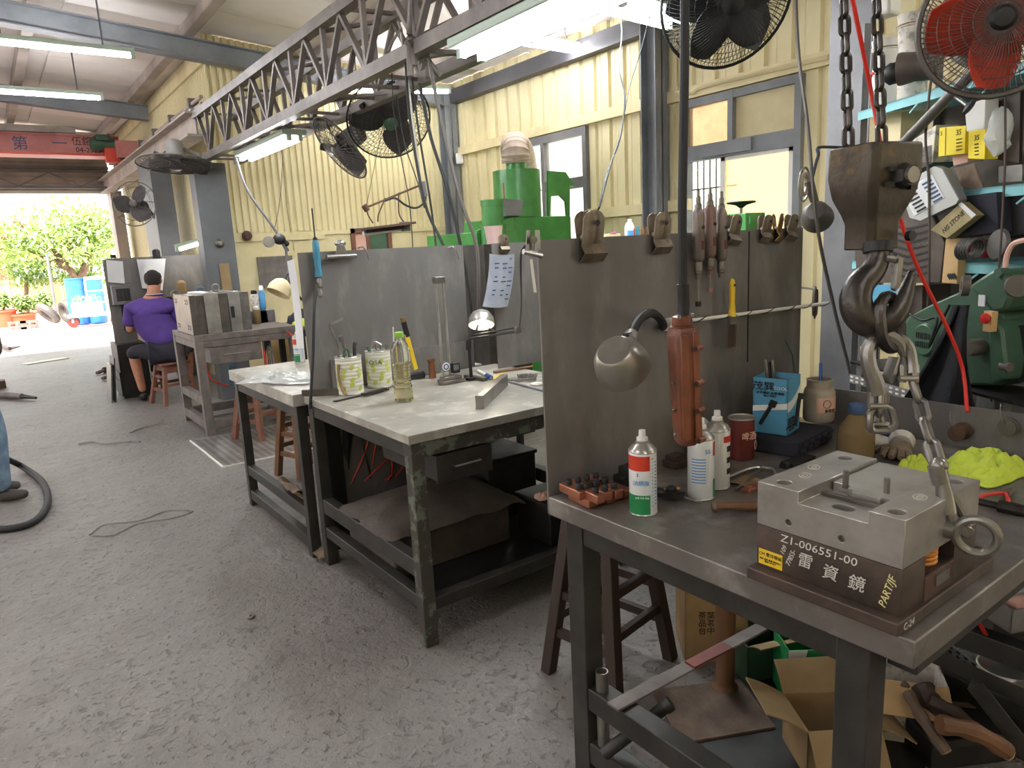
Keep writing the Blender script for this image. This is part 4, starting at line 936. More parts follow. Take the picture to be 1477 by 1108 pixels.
# bottle with blue cap
ob = T('oil_bottle', 'squat bottle of brown fluid with a dark blue cap behind the die', 'bottle', B3(1233, 664)); ob.scale = (1.45,1.45,1.35)
MB().lathe([(0,.001),(.03,.001),(.034,.006),(.034,.058),(.03,.074),(.016,.096),(.0125,.1),(.0125,.112),(.011,.112),(.011,.1),(.015,.094),(.029,.073),(.0325,.058),(.0325,.007),(0,.004)], 26).build('body', 'oil', ob)
MB().lathe([(.0145,.103),(.0155,.105),(.0155,.12),(.014,.1225),(0,.1225)], 18).build('cap', 'ink_blue', ob)
# gloves and hi-vis cloth
def rag(name, label, c, sx, sy, h, m, seed, cat='cloth', n=22, lump=3.0, rz=0):
    def fn(u, v):
        x, y = (u-.5)*2, (v-.5)*2; r = max(abs(x), abs(y)); e = 1+.22*NZ.noise(V((x*2+seed, y*2, seed)))
        z = h*(max(0, 1-r**2.2)*.6+.12)*(.6+.9*abs(NZ.noise(V((x*lump+seed, y*lump-seed, 1.7)))))+h*.1*NZ.noise(V((x*6, y*6+seed, seed)))
        return (x*sx*e*(1-.15*y*y), y*sy*e*(1-.15*x*x), max(.003, z) if r < .93 else .003)
    o = MB().sheet(fn, n, n, .003).build(name, m, loc=c); o.rotation_euler[2] = rz; return tag(o, label, cat)
rag('hivis_cloth', 'crumpled fluorescent yellow cloth at the right of the bench', B3(1408, 682)+V((.03,.0,.0)), .14, .09, .075, 'hivis', 3.1, n=30)
rag('hivis_cloth', 'smaller fold of fluorescent yellow cloth beside the sling hook', B3(1325, 676), .05, .045, .05, 'hivis', 8.3)
def glove(label, c, rz, m, cuff):
    o = T('work_glove', label, 'glove', c, rz=rz); k_ = lambda v: V(v)
    MB().ball((0,0,.018), (.045,.036,.019), 14, 8, lambda v: v+V((0,0,.004*NZ.noise(v*60)))).build('palm', m, o)
    for i in range(4): a = (i-1.5)*.28; MB().tube(catmull([(.03,(i-1.5)*.017,.018),(.06,(i-1.5)*.02,.03-.004*i),(.085,(i-1.5)*.024,.014)], 4), [.0105]*8+[.008], 8).build('finger', m, o)
    MB().tube([(0,-.03,.018),(.03,-.052,.02),(.045,-.058,.014)], [.011,.01,.008], 8).build('finger', m, o)
    MB().lathe([(.03,0),(.034,.018),(.036,.03),(.034,.03),(.028,0)], 18, (-.035,0,.02), (-1,0,.15)).build('cuff', cuff, o)
    return o
glove('grubby white work glove with a blue cuff behind the die', B3(1275, 655)+V((.05,.05,0)), rad(150), 'cloth_white', 'blue')
glove('dirty grey work glove lying against the hi-vis cloth', B3(1305, 662)+V((.03,.03,0)), rad(200), 'cloth_dirty', 'cloth_white')
# scattered hand tools
def tool(label, a, b, r, m, cat='tool', grip=None):
    a, b = V(a), V(b); o = T('hand_tool', label, cat, a); d = b-a
    MB().cyl((0,0,0), d, r, n=10).build('shaft', m, o)
    if grip: MB().cyl(d*grip[0], d*grip[1], r*1.7, r*1.5, n=10).build('grip', grip[2], o)
    return o
tool('black rubber hose stub lying before the white glove', B3(1243,672,.862), B3(1292,688,.862), .011, 'rubber', 'hose')
tool('ribbed grey file lying right of the die block', B3(1403,722,.862), B3(1480,738,.862), .0085, 'iron', 'file', (.5,1,'iron'))
pl = T('pliers', 'red handled pliers half under the hi-vis cloth', 'pliers', B3(1440, 722))
MB().tube(catmull([(-.05,.02,.008),(-.02,.028,.009),(.02,.012,.009),(.04,0,.009)], 5), .0045, 8).build('handle', 'red', pl); MB().tube(catmull([(-.055,-.018,.008),(-.02,-.026,.009),(.02,-.01,.009),(.04,0,.009)], 5), .0045, 8).build('handle', 'red', pl)
MB().prism([(.035,-.01),(.055,-.009),(.085,-.003),(.085,.003),(.055,.009),(.035,.01)], .004, .014).build('jaw', 'steel', pl)
# allen keys and a chain of small tools in the middle
ak = tag(MB().tube(catmull([B3(1050,688,.857), B3(1085,675,.857), B3(1112,676,.857), B3(1118,684,.857), B3(1113,692,.857)], 5), .004, 6).build('allen_key', 'bright_steel'), 'long bent bright allen key lying beside the red tin', 'allen key')
tag(MB().tube([B3(1060,706,.856), B3(1083,690,.86), B3(1100,672,.858)], .0032, 6).build('allen_key', 'steel'), 'shorter steel allen key crossing the long bright one', 'allen key')
# hammer handle and pieces of copper
hm = T('hammer_shaft', 'worn wooden hammer handle lying left of the die', 'hammer', B3(1062, 738, .851), rz=rad(-42))
MB().tube(catmull([(-.055,.0,.014),(-.02,.004,.013),(.02,.002,.012),(.06,0,.014)], 5), [.0125]*3+[.011]*6+[.012]*7, 10, flat=.85).build('shaft', 'wood', hm)
MB().tube([(-.057,0,.014),(-.047,0,.014)], [.0115,.0145], 10).build('butt', 'wood_old', hm)
tag(MB().box(-.03,.03,-.012,.012,0,.01).box(-.03,-.015,-.012,.0,.01,.018).build('copper_electrode', 'copper', loc=B3(1085, 706), bev=.001), 'single small copper electrode block beside the wooden handle', 'electrode')
tag(MB().sheet(lambda u, v: ((u-.5)*.08,(v-.5)*.06,.003+.003*math.sin(5*u+3*v)), 6, 6, .001).build('cardboard_scrap', 'kraft', loc=B3(1078, 696)), 'small scrap of brown paper under the allen keys', 'paper')
# stack of copper electrodes with black screws
ce0 = B3(872, 716)
for L_, (x, y, z, n) in enumerate(((0,0,0,5),(-.012,.02,.019,4),(.0,-.03,.019,3))):
    ks = T('copper_electrode', ['row of copper electrodes at the bottom of the stack near the bench corner', 'upper copper electrode row with black screws, nearest the screen', 'stepped copper electrode row in front of the stack, beside the spray can'][L_], 'electrode', ce0+V((x-.02, y, z)), rz=rad(-6), group='copper electrodes'); ks.scale = (1.3,1.3,1.2)
    for i in range(n):
        MB().box(-.05+i*.022,-.031+i*.022,-.035+.004*(i%2),.035+.004*(i%2),0,.018).build('bar', 'copper', ks, bev=.0015)
        if L_:
            for yy in (-.018,.014): MB().lathe([(0,.0305),(.0045,.03),(.006,.027),(.006,.018)], 10, (-.04+i*.022,yy,0)).build('screw_head', 'black', ks)
# black clamp tool + dark block
ck = T('brush_clamp', 'black plastic clamp with pads beside the spray cans', 'clamp', B3(968, 722), rz=rad(-50))
MB().prism([(-.03,-.012),(.03,-.018),(.034,.012),(-.024,.014)], .012, .02).build('body', 'black', ck)
for i in range(4): MB().box(-.018+i*.011,-.011+i*.011,-.0085,.009,.0195,.021).build('slot', 'black_metal', ck)
MB().ball((-.03,.004,.02), (.018,.014,.012)).build('pad', 'rubber', ck); MB().ball((.0,.03,.018), (.014,.013,.012)).build('pad', 'rubber', ck)
MB().tube([(.032,-.006,.012),(.06,-.012,.004),(.074,-.014,.004)], .003, 6).build('lever', 'steel', ck); MB().cyl((-.03,.035,.014),(.02,.05,.014), .008, n=12).build('sleeve', 'brass', ck)
tag(MB().box(-.03,.03,-.02,.02,0,.05).box(-.05,-.03,-.02,.02,0,.03).build('steel_block', 'black_metal', loc=B3(938, 702)+V((-.01,.06,0)), bev=.003), 'dark steel block standing behind the red and green spray can', 'block')
tag(MB().box(-.03,.03,-.025,.025,0,.02).box(-.025,.025,-.02,.02,.02,.035).build('wood_block', 'wood_dark', loc=B3(975, 672), bev=.002), 'small dark wooden block under the pendant control', 'block')
cb = T('open_carton', 'torn brown carton with a plastic bag behind the spray cans', 'box', B3(1045, 660)+V((.0,.05,0)))
MB().box(-.05,.05,-.03,.03,0,.06).build('carton', 'cardboard', cb); MB().sheet(lambda u, v: ((u-.5)*.09, -.02+.03*v, .06+.045*v+.012*math.sin(7*u)), 10, 6, .001).build('bag', 'plastic_bag', cb); MB().cyl((-.02,-.035,.062),(.07,-.02,.068), .002, n=6).build('straw', 'red', cb)
# wire spools on low plate
for x, y, l, m, lb in ((1388,622,.03,'rust','rusty spool of wire sticking out of the low edge plate'),(1454,616,.006,'fan_grey','flat grey washer disc hanging on the low edge plate')):
    p = P(x, y, X=2.215); o = T('wire_spool', lb, 'spool', p); o.scale = (1.3,1.3,1.3); MB().cyl((-l,0,0),(.015,0,0), .004, n=8).build('peg', 'steel', o)
    MB().lathe([(.004,0),(.02,0),(.02,.004),(.012,.005),(.013,l),(.018,l+.002),(.018,l+.006),(.004,l+.006)], 18, (.004,0,0), (-1,0,0)).build('reel', m, o)
    MB().tube(catmull([(-l,0,.0),(-l-.01,.01,.03),(-l,.015,.05)], 5), .0012, 4).build('wire_end', 'steel', o)
# ---------------------------------------------------------------- things on the middle bench
B2 = lambda x, y, z=.851: P(x, y, Z=z)
def food_can(label, p, rz, word):
    o = T('food_can', label, 'can', p, rz=rz, group='tool cans on the middle bench'); r, h = .061, .178; pr = [(0,.002),(r-.002,0)]
    for i in range(10): z = .004+i*.0175; pr += [(r,z),(r,z+.012),(r-.0016,z+.0145)]
    pr += [(r,h-.002),(r+.001,h),(r-.002,h+.001),(r-.003,h-.004),(r-.003,.006),(0,.006)]
    MB().lathe(pr, 32).build('body', 'carton_clean', o); MB().lathe([(r,h-.003),(r+.002,h),(r,h+.002),(r-.003,h)], 32).build('rim', 'steel_can', o); MB().lathe([(r,.0),(r+.002,.003),(r,.006)], 32).build('rim', 'steel_can', o)
    random.seed(int(p.x*1000)); g = MB()
    for i in range(15):
        a = rad(-140)-rz+(i % 5-2)*.62+rnd(-.1,.1); z = .03+(i//5)*.042+(.018 if i % 2 else 0)
        q = [(math.cos(a+.2*math.cos(t))*(r+.0012), math.sin(a+.2*math.cos(t))*(r+.0012), z+.012*math.sin(t)+.004*math.cos(t)) for t in [2*pi*k/12 for k in range(12)]]
        g.add(q+[(math.cos(a)*(r+.0018), math.sin(a)*(r+.0018), z)], [(k,(k+1)%12,12) for k in range(12)])
    g.build('printed_olive', 'lime', o)
    if word: a = rad(-128)-rz; text(word, 'green_mach', o, .034, (math.cos(a)*(r+.0015), math.sin(a)*(r+.0015), .127), (rad(90),0,a+pi/2), .0006)
    return o
mat('carton_clean', (222,220,204), .4, .1)
c1_ = V((P(504, 540, Y=3.13).x, 3.13, .851)); c2_ = V((P(548, 535, Y=3.17).x, 3.18, .851))
fc = food_can('white can with yellow olives full of pliers and an allen key', c1_, 0, None); food_can('white can with green lettering full of tools', c2_, 0, 'OSA')
def in_can(name, label, c, pts, r, m, cat, extra=None):
    o = T(name, label, cat, c); o.scale = (1.05, 1.05, 1.24); MB().tube(catmull(pts, 4), r, 8).build('shaft', m, o)
    if extra: extra(o)
    return o
in_can('allen_key', 'big allen key standing in the left can, short leg on top', c1_, [(-.03,.0,.02),(-.045,.01,.2),(-.06,.02,.26),(-.05,.02,.268),(.0,.02,.282)], .0065, 'steel', 'allen key')
in_can('socket_wrench', 'chrome socket wrench leaning in the left can', c1_, [(.01,.02,.02),(-.01,.0,.17),(-.025,-.01,.215)], .0075, 'steel', 'wrench', lambda o: MB().cyl((-.023,-.009,.205),(-.029,-.011,.225), .0125, n=12).build('socket', 'steel', o))
in_can('pliers', 'green handled pliers in the left can', c1_, [(-.02,-.02,.02),(-.03,-.03,.15),(-.02,-.035,.18)], .006, 'green_mach', 'pliers', lambda o: MB().tube(catmull([(-.0,-.02,.02),(-.005,-.03,.15),(-.012,-.03,.175)],4), .006, 8).build('handle', 'green_mach', o))
in_can('screwdriver', 'dark screwdriver leaning in the left can', c1_, [(.02,-.01,.02),(.035,.0,.17),(.045,.01,.185)], .008, 'black', 'screwdriver')
in_can('pliers', 'bent nose pliers lying over the rim of the right can', c2_, [(-.03,.01,.1),(-.035,.0,.155),(-.02,-.02,.18),(.01,-.03,.165)], .005, 'steel', 'pliers', lambda o: MB().tube([(-.035,0,.13),(-.05,.0,.165)], .006, 6).build('handle', 'green_mach', o))
for i, (x, y, l) in enumerate(((.03,.02,.17),(.045,-.01,.165),(.01,.03,.168))): in_can('drill_bit', ['first drill bit standing in the right can', 'drill bit at the right rim of the right can', 'drill bit at the back of the right can'][i], c2_, [(x*.6,y*.6,.02),(x,y,l)], .006, 'steel', 'drill bit')
tag(MB().tube(catmull([c1_+V((-.062,-.03,.15)), c1_+V((-.066,-.03,.09)), c1_+V((-.06,-.045,.03)), c1_+V((-.05,-.06,.006))], 4), .007, 8).build('bamboo_stick', 'kraft'), 'pale bent stick leaning on the outside of the left can', 'stick')
# water bottle with green cap
wbp = B2(583, 578); wbt = T('water_bottle', 'clear ribbed bottle with pale liquid and a green cap', 'bottle', wbp); wbt.scale = (1.25,1.25,1.18)
pr = [(0,.001),(.03,.001),(.034,.006)]
for i in range(8): z = .012+i*.022; rw_ = .034-.004*math.exp(-((z-.08)/.03)**2); pr += [(rw_,z),(rw_-.002,z+.012),(rw_,z+.02)]
pr += [(.033,.19),(.026,.215),(.014,.232),(.012,.238),(.012,.25),(0,.25)]
MB().lathe(pr, 24).build('bottle_body', 'clear', wbt); pr2 = [(0,.004),(.029,.004)]+[(max(.0,r_-.003), z) for r_, z in pr[3:] if .006 < z < .15]+[(0,.15)]
MB().lathe(pr2, 22).build('liquid', 'water', wbt); MB().lathe([(.014,.238),(.0155,.24),(.0155,.256),(.014,.259),(0,.259)], 18).build('cap', 'green_cap', wbt)
# yellow-black knife/saw
ks_ = T('hand_saw', 'yellow handled hacksaw frame leaning behind the bottle', 'saw', B2(602, 538)); q = V(ks_.location); g_ = lambda x, y, Y=3.1: P(x, y, Y=Y)-q
MB().bar(g_(600,533), g_(586,482), .022, .012, (0,-1,0)).build('handle', 'yellow', ks_, bev=.003); MB().bar(g_(588,486), g_(582,464), .024, .016, (0,-1,0)).build('grip', 'black', ks_, bev=.003); MB().bar(g_(583,467), g_(580,458), .02, .012, (0,-1,0)).build('end_cap', 'brass', ks_, bev=.002)
tag(MB().cyl(B2(570,545,.86), P(567,472,Y=3.15), .003, n=6).build('thin_rod', 'white'), 'thin white rod standing beside the water bottle', 'rod')
# height gauge
hg = T('height_gauge', 'digital height gauge with two bright posts and a round dial', 'gauge', B2(650, 552)); q = V(hg.location); g_ = lambda x, y: P(x, y, Y=q.y)-q
MB().prism([(-.06,-.04),(.06,-.04),(.07,.0),(.05,.045),(-.05,.045),(-.07,0)], .0, .018).prism([(-.05,-.03),(.05,-.03),(.056,0),(.04,.035),(-.04,.035),(-.056,0)], .018, .036).build('base', 'steel', hg, bev=.003)
for x0, x1 in ((628,639),(638,650)): MB().cyl(g_(x1,545), g_(x0,402), .0065, n=12).build('post', 'bright_steel', hg)
t_ = g_(633,404); MB().cbox((t_.x, 0, t_.z), (.055,.035,.032)).build('head', 'steel', hg, bev=.003)
c_ = g_(638,528); MB().cyl((c_.x,-.012,c_.z),(c_.x,-.034,c_.z), .026, n=24).build('dial', 'steel', hg); MB().cyl((c_.x,-.034,c_.z),(c_.x,-.036,c_.z), .021, n=24).build('dial_face', 'white', hg); MB().tube(circ((c_.x,-.0365,c_.z), .012, 20, (1,0,0), (0,0,1)), .003, 6, closed=True).build('dial_ring', 'blue', hg)
c_ = g_(654,530); MB().cbox((c_.x,-.016,c_.z),(.04,.03,.05)).build('slider', 'black_metal', hg, bev=.003); MB().cbox((c_.x-.004,-.032,c_.z+.004),(.028,.004,.026)).build('readout', 'steel_paint', hg)
# copper cup
cu = T('copper_cup', 'flared copper sleeve standing left of the height gauge', 'sleeve', B2(624, 545)); MB().lathe([(.0,0),(.018,0),(.018,.004),(.0165,.07),(.018,.085),(.024,.092),(.024,.096),(.019,.096),(.014,.08),(.014,.006),(0,.006)], 22).build('body', 'copper_dull', cu) if mat('copper_dull', (150,98,72), .45, .6, (118,78,58), 10) else None
hmr = T('hammer', 'black hammer head lying behind the bottle', 'hammer', B2(600, 547)); MB().cbox((0,0,.018),(.075,.03,.03)).lathe([(.014,0),(.018,.006),(.018,.014),(0,.015)], 14, (.036,0,.018), (1,0,0)).build('head', 'black_metal', hmr, bev=.004); MB().cyl((-.01,.01,.018),(-.01,.14,.016), .009, n=10).build('haft', 'wood', hmr)
# desk lamp with dome
dl = T('desk_lamp', 'small bright dome lamp on a jointed arm over the middle bench', 'lamp', B2(680, 548)); q = V(dl.location); g_ = lambda x, y, Y=None: P(x, y, Y=Y or q.y)-q
MB().cyl((0,0,0),(0,0,.014), .03, n=18).cyl((0,0,.01), g_(676,492), .0085, n=10).cyl(g_(676,505), g_(676,490), .014, n=10).build('stand', 'black_metal', dl)
MB().cyl(g_(675,489), g_(748,478,2.75), .006, n=8).cyl(g_(680,484), g_(748,472,2.75), .004, n=8).cyl(g_(683,488), g_(690,468), .006, n=8).build('arm', 'black_metal', dl)
MB().cbox(g_(747,476,2.75),(.03,.02,.03)).build('joint', 'steel', dl); sx = g_(694,461); ax = V((-.25,-.35,-.75)).normalized()
MB().lathe([(.0,.05),(.02,.048),(.045,.034),(.062,.008),(.066,-.03),(.064,-.03),(.06,.006),(.043,.032),(.02,.045),(0,.047)], 28, sx, -ax).build('shade', 'bright_steel', dl)
MB().ball(sx+ax*.012, (.02,.02,.02)).build('bulb', 'bulb', dl); MB().cyl(sx+ax*.03+V((.0,0,0)), g_(712,476), .0025, n=6).build('rim_wire', 'steel', dl)
# clip holding the wire arm at screen edge
cw = T('spring_clip', 'chrome clip with a white cable tie at the left edge of the near screen', 'clip', P(764, 362, Y=1.38)); q = V(cw.location); g_ = lambda x, y, Y=1.37: P(x, y, Y=Y)-q
MB().cyl(g_(755,363), g_(781,369), .0065, n=12).build('jaw_bar', 'chrome', cw); MB().cyl(g_(770,346,1.365), g_(770,346,1.35), .009, n=14).build('boss', 'steel', cw)
for x in (763, 775): MB().sheet(lambda u, v, x=x: tuple(g_(x+(u-.5)*9*(1-.3*v), 360-v*28, 1.375-.01*(x-763)/12)), 3, 5, .002).build('lever', 'steel', cw)
MB().sheet(lambda u, v: tuple(g_(764+u*4+v*6, 374+v*48, 1.372)), 2, 6, .0008).build('tie', 'white', cw)
cord('lamp_cord', [P(757,355,Y=1.37), P(751,375,Y=1.5), P(752,440,Y=2.0), P(749,474,Y=2.7)], .003, 'black', 'thin black lamp cord looping from the clip to the desk lamp', 'cable')
# steel parallels, files and bits
a, b = B2(700, 583, .851), B2(742, 548, .851)
def stick(label, a, b, w, h, m='steel', name='steel_bar', cat='steel bar', bev=.001, grp=None):
    a, b = V(a), V(b); d = b-a; o = MB().bar((0,0,h/2), (d.x, d.y, h/2), w, h).build(name, m, loc=a, bev=bev); return tag(o, label, cat, grp)
stick('square ground steel bar near the front edge of the middle bench', B2(692, 590), B2(728, 556), .034, .055, 'steel')
stick('flat steel ruler lying at the left edge of the middle bench', B2(482, 580), B2(560, 562), .018, .006, 'iron')
stick('second flat steel file lying across the ruler', B2(523, 571, .858), B2(556, 562, .858), .022, .012, 'iron')
stick('long angle block bridging the gap between the two left benches', B2(437, 571), B2(497, 569), .026, .03, 'die_side')
tool('small screwdriver lying before the right can', B2(536,566,.862), B2(570,556,.862), .005, 'steel', 'screwdriver', (.0,.4,'black'))
tool('white and blue marker pen left of the bar on the middle bench', B2(690,535,.86), B2(708,545,.86), .008, 'white', 'pen', (.7,1.0,'blue'))
tool('brown wooden rod lying at the back of the middle bench', B2(712,537,.86), B2(768,529,.86), .007, 'wood', 'rod')
stick('yellow tipped brush handle beside the square bar', B2(712,549), B2(724,540), .012, .008, 'yellow')
stick('small grey gauge block beside the lamp foot', B2(672,545), B2(700,550), .03, .018, 'die_side')
sw = T('wire_brush', 'steel wire brush lying at the right rear of the middle bench', 'brush', B2(756, 550), rz=rad(-40)); MB().box(-.1,.06,-.014,.014,.006,.016).build('handle', 'steel', sw, bev=.002); g = MB(); random.seed(5)
for i in range(150): x, y = rnd(-.03,.06), rnd(-.012,.012); g.tube([(x,y,.016),(x+rnd(-.01,.01),y+rnd(-.01,.01),.036)], .0008, 3)
g.build('bristles', 'steel', sw, kind='stuff')
stick('pale blue spatula lying under the wire brush', B2(735,552), B2(784,565), .014, .008, 'steel_blue')
rag('white_rag', 'small white rag at the rear right of the middle bench', B2(775,555), .03, .03, .02, 'cloth_white', 2.2, n=10)
# plastic bag, spray can on the next bench
def bagfn(u, v):
    x, y = (u-.5)*2, (v-.5)*2; return (x*.14*(1+.2*NZ.noise(V((x*3,y*3,4)))), y*.22*(1+.2*NZ.noise(V((y*3,x*3,9)))), .006+.05*max(0,1-x*x*.8-y*y*.8)*(.4+abs(NZ.noise(V((x*4,y*4,1))))))
bg = tag(MB().sheet(bagfn, 22, 22, .0008).build('plastic_bag', 'plastic_bag', loc=P(422, 552, Z=.851)+V((0,.12,0))), 'crumpled clear plastic bag on the bench beyond the cans', 'plastic bag'); bg.rotation_euler[2] = rad(35)
sc_ = spray_can('white and orange spray can beside the plastic bag on the third bench', P(433, 522, Z=.851), 0, num=None); sc_['group'] = 'spray cans'
# blue air screwdriver hanging at the screen with its hose
ad = T('air_screwdriver', 'blue air screwdriver hanging on the middle screen by its hose', 'screwdriver', P(457, 370, Y=3.265)); MB().lathe([(0,.075),(.012,.075),(.016,.06),(.017,.0),(.0145,-.06),(.018,-.085),(.018,-.095),(.01,-.1),(0,-.1)], 16).build('handle', 'teal', ad)
MB().lathe([(.01,-.1),(.014,-.11),(.014,-.14),(.009,-.145),(.009,-.16),(.012,-.165),(.012,-.185),(.006,-.19),(0,-.19)], 14).build('hose_coupling', 'steel', ad); MB().lathe([(.0035,.22),(.0035,.09),(.01,.085),(.012,.074)], 10).build('bit', 'black_metal', ad)
cord('air_hose', [P(457, 408, Y=3.265), P(453, 450, Y=3.2), P(451, 520, Y=3.18), P(447, 590, Y=3.16)], .0075, 'rubber', 'black hose running down the middle screen from the blue screwdriver', 'hose')
ccl = T('bulldog_clip', 'wide steel letter clip on the top edge of the middle screen', 'clip', P(491, 368, Y=3.28), group='bulldog clips on the screens')
MB().cyl((-.075,-.012,-.006),(.075,-.012,-.006), .011, n=12).build('jaw_bar', 'steel', ccl); MB().prism([(-.03,-.005),(.03,-.005),(.018,.045),(-.018,.045)], -.016, -.008, 'y').build('lever', 'steel', ccl); MB().ball((0,-.01,.055), (.03,.016,.016)).build('thumb_loop', 'chrome', ccl)
for px in (520, 650): cord('wire_hook', [P(px-4, 358, Y=3.29), P(px+3, 356, Y=3.27), P(px+9, 364, Y=3.265), P(px+12, 374, Y=3.265)], .005, 'steel', ['curved steel hook on the top edge of the middle screen beside the letter clip', 'small steel hook at the right end of the middle screen'][px > 600], 'hook')
# white papers hanging at left edge of the screen
tag(MB().sheet(lambda u, v: (1.175+.006*math.sin(3*v), 3.3+.1*u, 1.49-v*.42-.01*u), 4, 8, .001).build('hanging_sheet', 'paper'), 'white sheet of paper hanging at the left edge of the middle screen', 'paper')
# curled drawing on the narrow screen
dr = T('drawing_sheet', 'curled grey drawing clipped to the narrow screen', 'paper', P(716, 370, Y=3.05)); q = V(dr.location)
def df(u, v):
    p = P(706+u*36-(v**2)*10, 366+v*76+2*math.sin(3*u), Y=3.045-.09*v*v*(1-u)-.01); return tuple(p-q)
MB().sheet(df, 8, 12, .0008).build('sheet', 'paper_blue', dr)
g = MB()
for i in range(10):
    for uu in (.3, .62, .85):
        if (i*7+int(uu*10)) % 3: a = V(df(uu, .08+i*.085)); g.cbox(a+V((0,-.003,0)), (.03*(.5+.5*((i*3)%4)/3),.0006,.006))
g.build('print', 'ink_blue', dr, kind='stuff')
bulldog('small bulldog clip holding the grey drawing on the narrow screen', 727, 358, .8, Y=3.05)
# tools in front: black hanging rag under the bench and bundle of cords
bk = tag(MB().sheet(lambda u, v: (1.24+.16*u+.02*math.sin(6*u), 3.3+.03*math.sin(5*u+v*2), .78-v*(.36-.1*abs(math.sin(5*u)))), 10, 10, .004).build('black_rag', 'blackfab'), 'torn black cloth hanging under the rear of the middle bench', 'cloth')
random.seed(11)
for i in range(16):
    x = 1.42+.035*i+rnd(-.02,.02); m = 'red_hose' if i % 3 else 'black'; y = 3.28
    cord('cord_loop', [(x, y, .76), (x+rnd(-.15,.15), y+rnd(0,.1), .6), (x+rnd(-.15,.15), y+rnd(0,.12), .45), (x+rnd(-.2,.2), y+rnd(0,.1), .33), (x+rnd(-.1,.1), y, .55), (x+rnd(-.05,.05), y, .75)], .004, m, 'thin red cord in the tangle hanging behind the middle bench' if m == 'red_hose' else 'thin black cord in the tangle hanging behind the middle bench', 'cord', group='red cords in the tangle' if m == 'red_hose' else 'black cords in the tangle', k=5, n=5)
# covered box under the middle bench
cv = T('covered_crate', 'crate under a brown dust cover below the middle bench', 'crate', (1.5, 2.78, .146)); MB().box(-.3,.3,-.22,.25,0,.2).build('crate', 'cover', cv, bev=.01)
MB().sheet(lambda u, v: ((u-.5)*.7, (v-.5)*.56, .21+.07*math.sin(pi*u)*math.sin(pi*v)+.02*NZ.noise(V((u*6,v*6,3)))-.1*max(0,abs(u-.5)*2-.86)-.1*max(0,abs(v-.5)*2-.86)), 20, 18, .004).build('dust_cover', 'cover', cv)
for i, (x, y, w_, d_, h_, m, lb) in enumerate(((2.02,2.5,.26,.25,.18,'black_metal','black box pushed under the right end of the middle bench'),(2.0,2.95,.3,.3,.3,'black_metal','taller dark box at the rear under the middle bench'))):
    o = T('storage_box', lb, 'box', (x,y,.146)); MB().box(-w_/2,w_/2,-d_/2,d_/2,0,h_).build('body', m, o, bev=.006); MB().box(-w_/2-.008,w_/2+.008,-d_/2-.008,d_/2+.008,h_,h_+.02).build('lid', m, o, bev=.004)
rag('rag_scrap', 'pink and white rag scrap on a box under the middle bench', (1.93,2.46,.348), .05, .04, .04, 'pink', 5.5, n=10)
# stools ---------------------------------------------------------
def stool(label, c, rz, s=1.0, h=.52, m='wood', top=.15, spread=.06, rungs=((.16,.0),(.3,.0)), cat='stool', ml=None):
    o = T('wooden_stool', label, cat, c, rz=rz, group='wooden stools'); w = top*s-.02; ml = ml or m
    MB().box(-top*s, top*s, -top*s*.8, top*s*.8, h, h+.025).build('seat', m, o, bev=.006); L_ = {}
    for i in (-1,1):
        for j in (-1,1):
            a, b = V((i*(w+spread), j*(w*.8+spread), 0)), V((i*w*.8, j*w*.64, h)); L_[i,j] = (a,b); MB().bar(a, b, .042, .042, (0,1,0)).build('leg', ml, o, bev=.003)
    f = lambda i, j, z: L_[i,j][0]+(L_[i,j][1]-L_[i,j][0])*(z/h)
    for z, _ in rungs:
        for i in (-1,1): MB().bar(f(i,-1,z), f(i,1,z), .022, .03).build('rung', ml, o); MB().bar(f(-1,i,z+.05), f(1,i,z+.05), .022, .03).build('rung', ml, o)
    for i in (-1,1): MB().bar(f(i,-1,h-.03), f(i,1,h-.03), .022, .05).build('seat_rail', ml, o); MB().bar(f(-1,i,h-.03), f(1,i,h-.03), .022, .05).build('seat_rail', ml, o)
    return o
stool('dark wooden stool standing between the near and the middle bench', (1.6, 1.7, 0), rad(10), h=.6, m='wood_dark', top=.14, spread=.05)
stool('brown wooden stool behind the rag on the third bench rail', P(428, 690, Z=0)+V((.1,.1,0)), rad(20), h=.55, m='wood', top=.12, spread=.04)
# dirty rag hanging over the rail
rr_ = P(422, 700, X=1.14); tag(MB().sheet(lambda u, v: (1.1+.09*abs(math.cos(pi*v*.9))-.0+.012*NZ.noise(V((u*5,v*5,2))), rr_.y-.14+.28*u+.02*math.sin(7*v), .17+.16*math.sin(pi*v)+.02*NZ.noise(V((u*6,v*6,7)))), 14, 16, .006).build('dirty_rag', 'cloth_dirty'), 'stiff brown rag draped over the lower rail of the third bench', 'cloth')
tag(MB().sheet(lambda u, v: (1.12+.1*u, rr_.y-.35+.12*v, .03+.05*u*math.sin(3*v)+.01*NZ.noise(V((u*5,v*5,2)))), 8, 8, .006).build('dirty_rag', 'cloth_dirty'), 'small brown rag on the floor rail of the third bench', 'cloth')
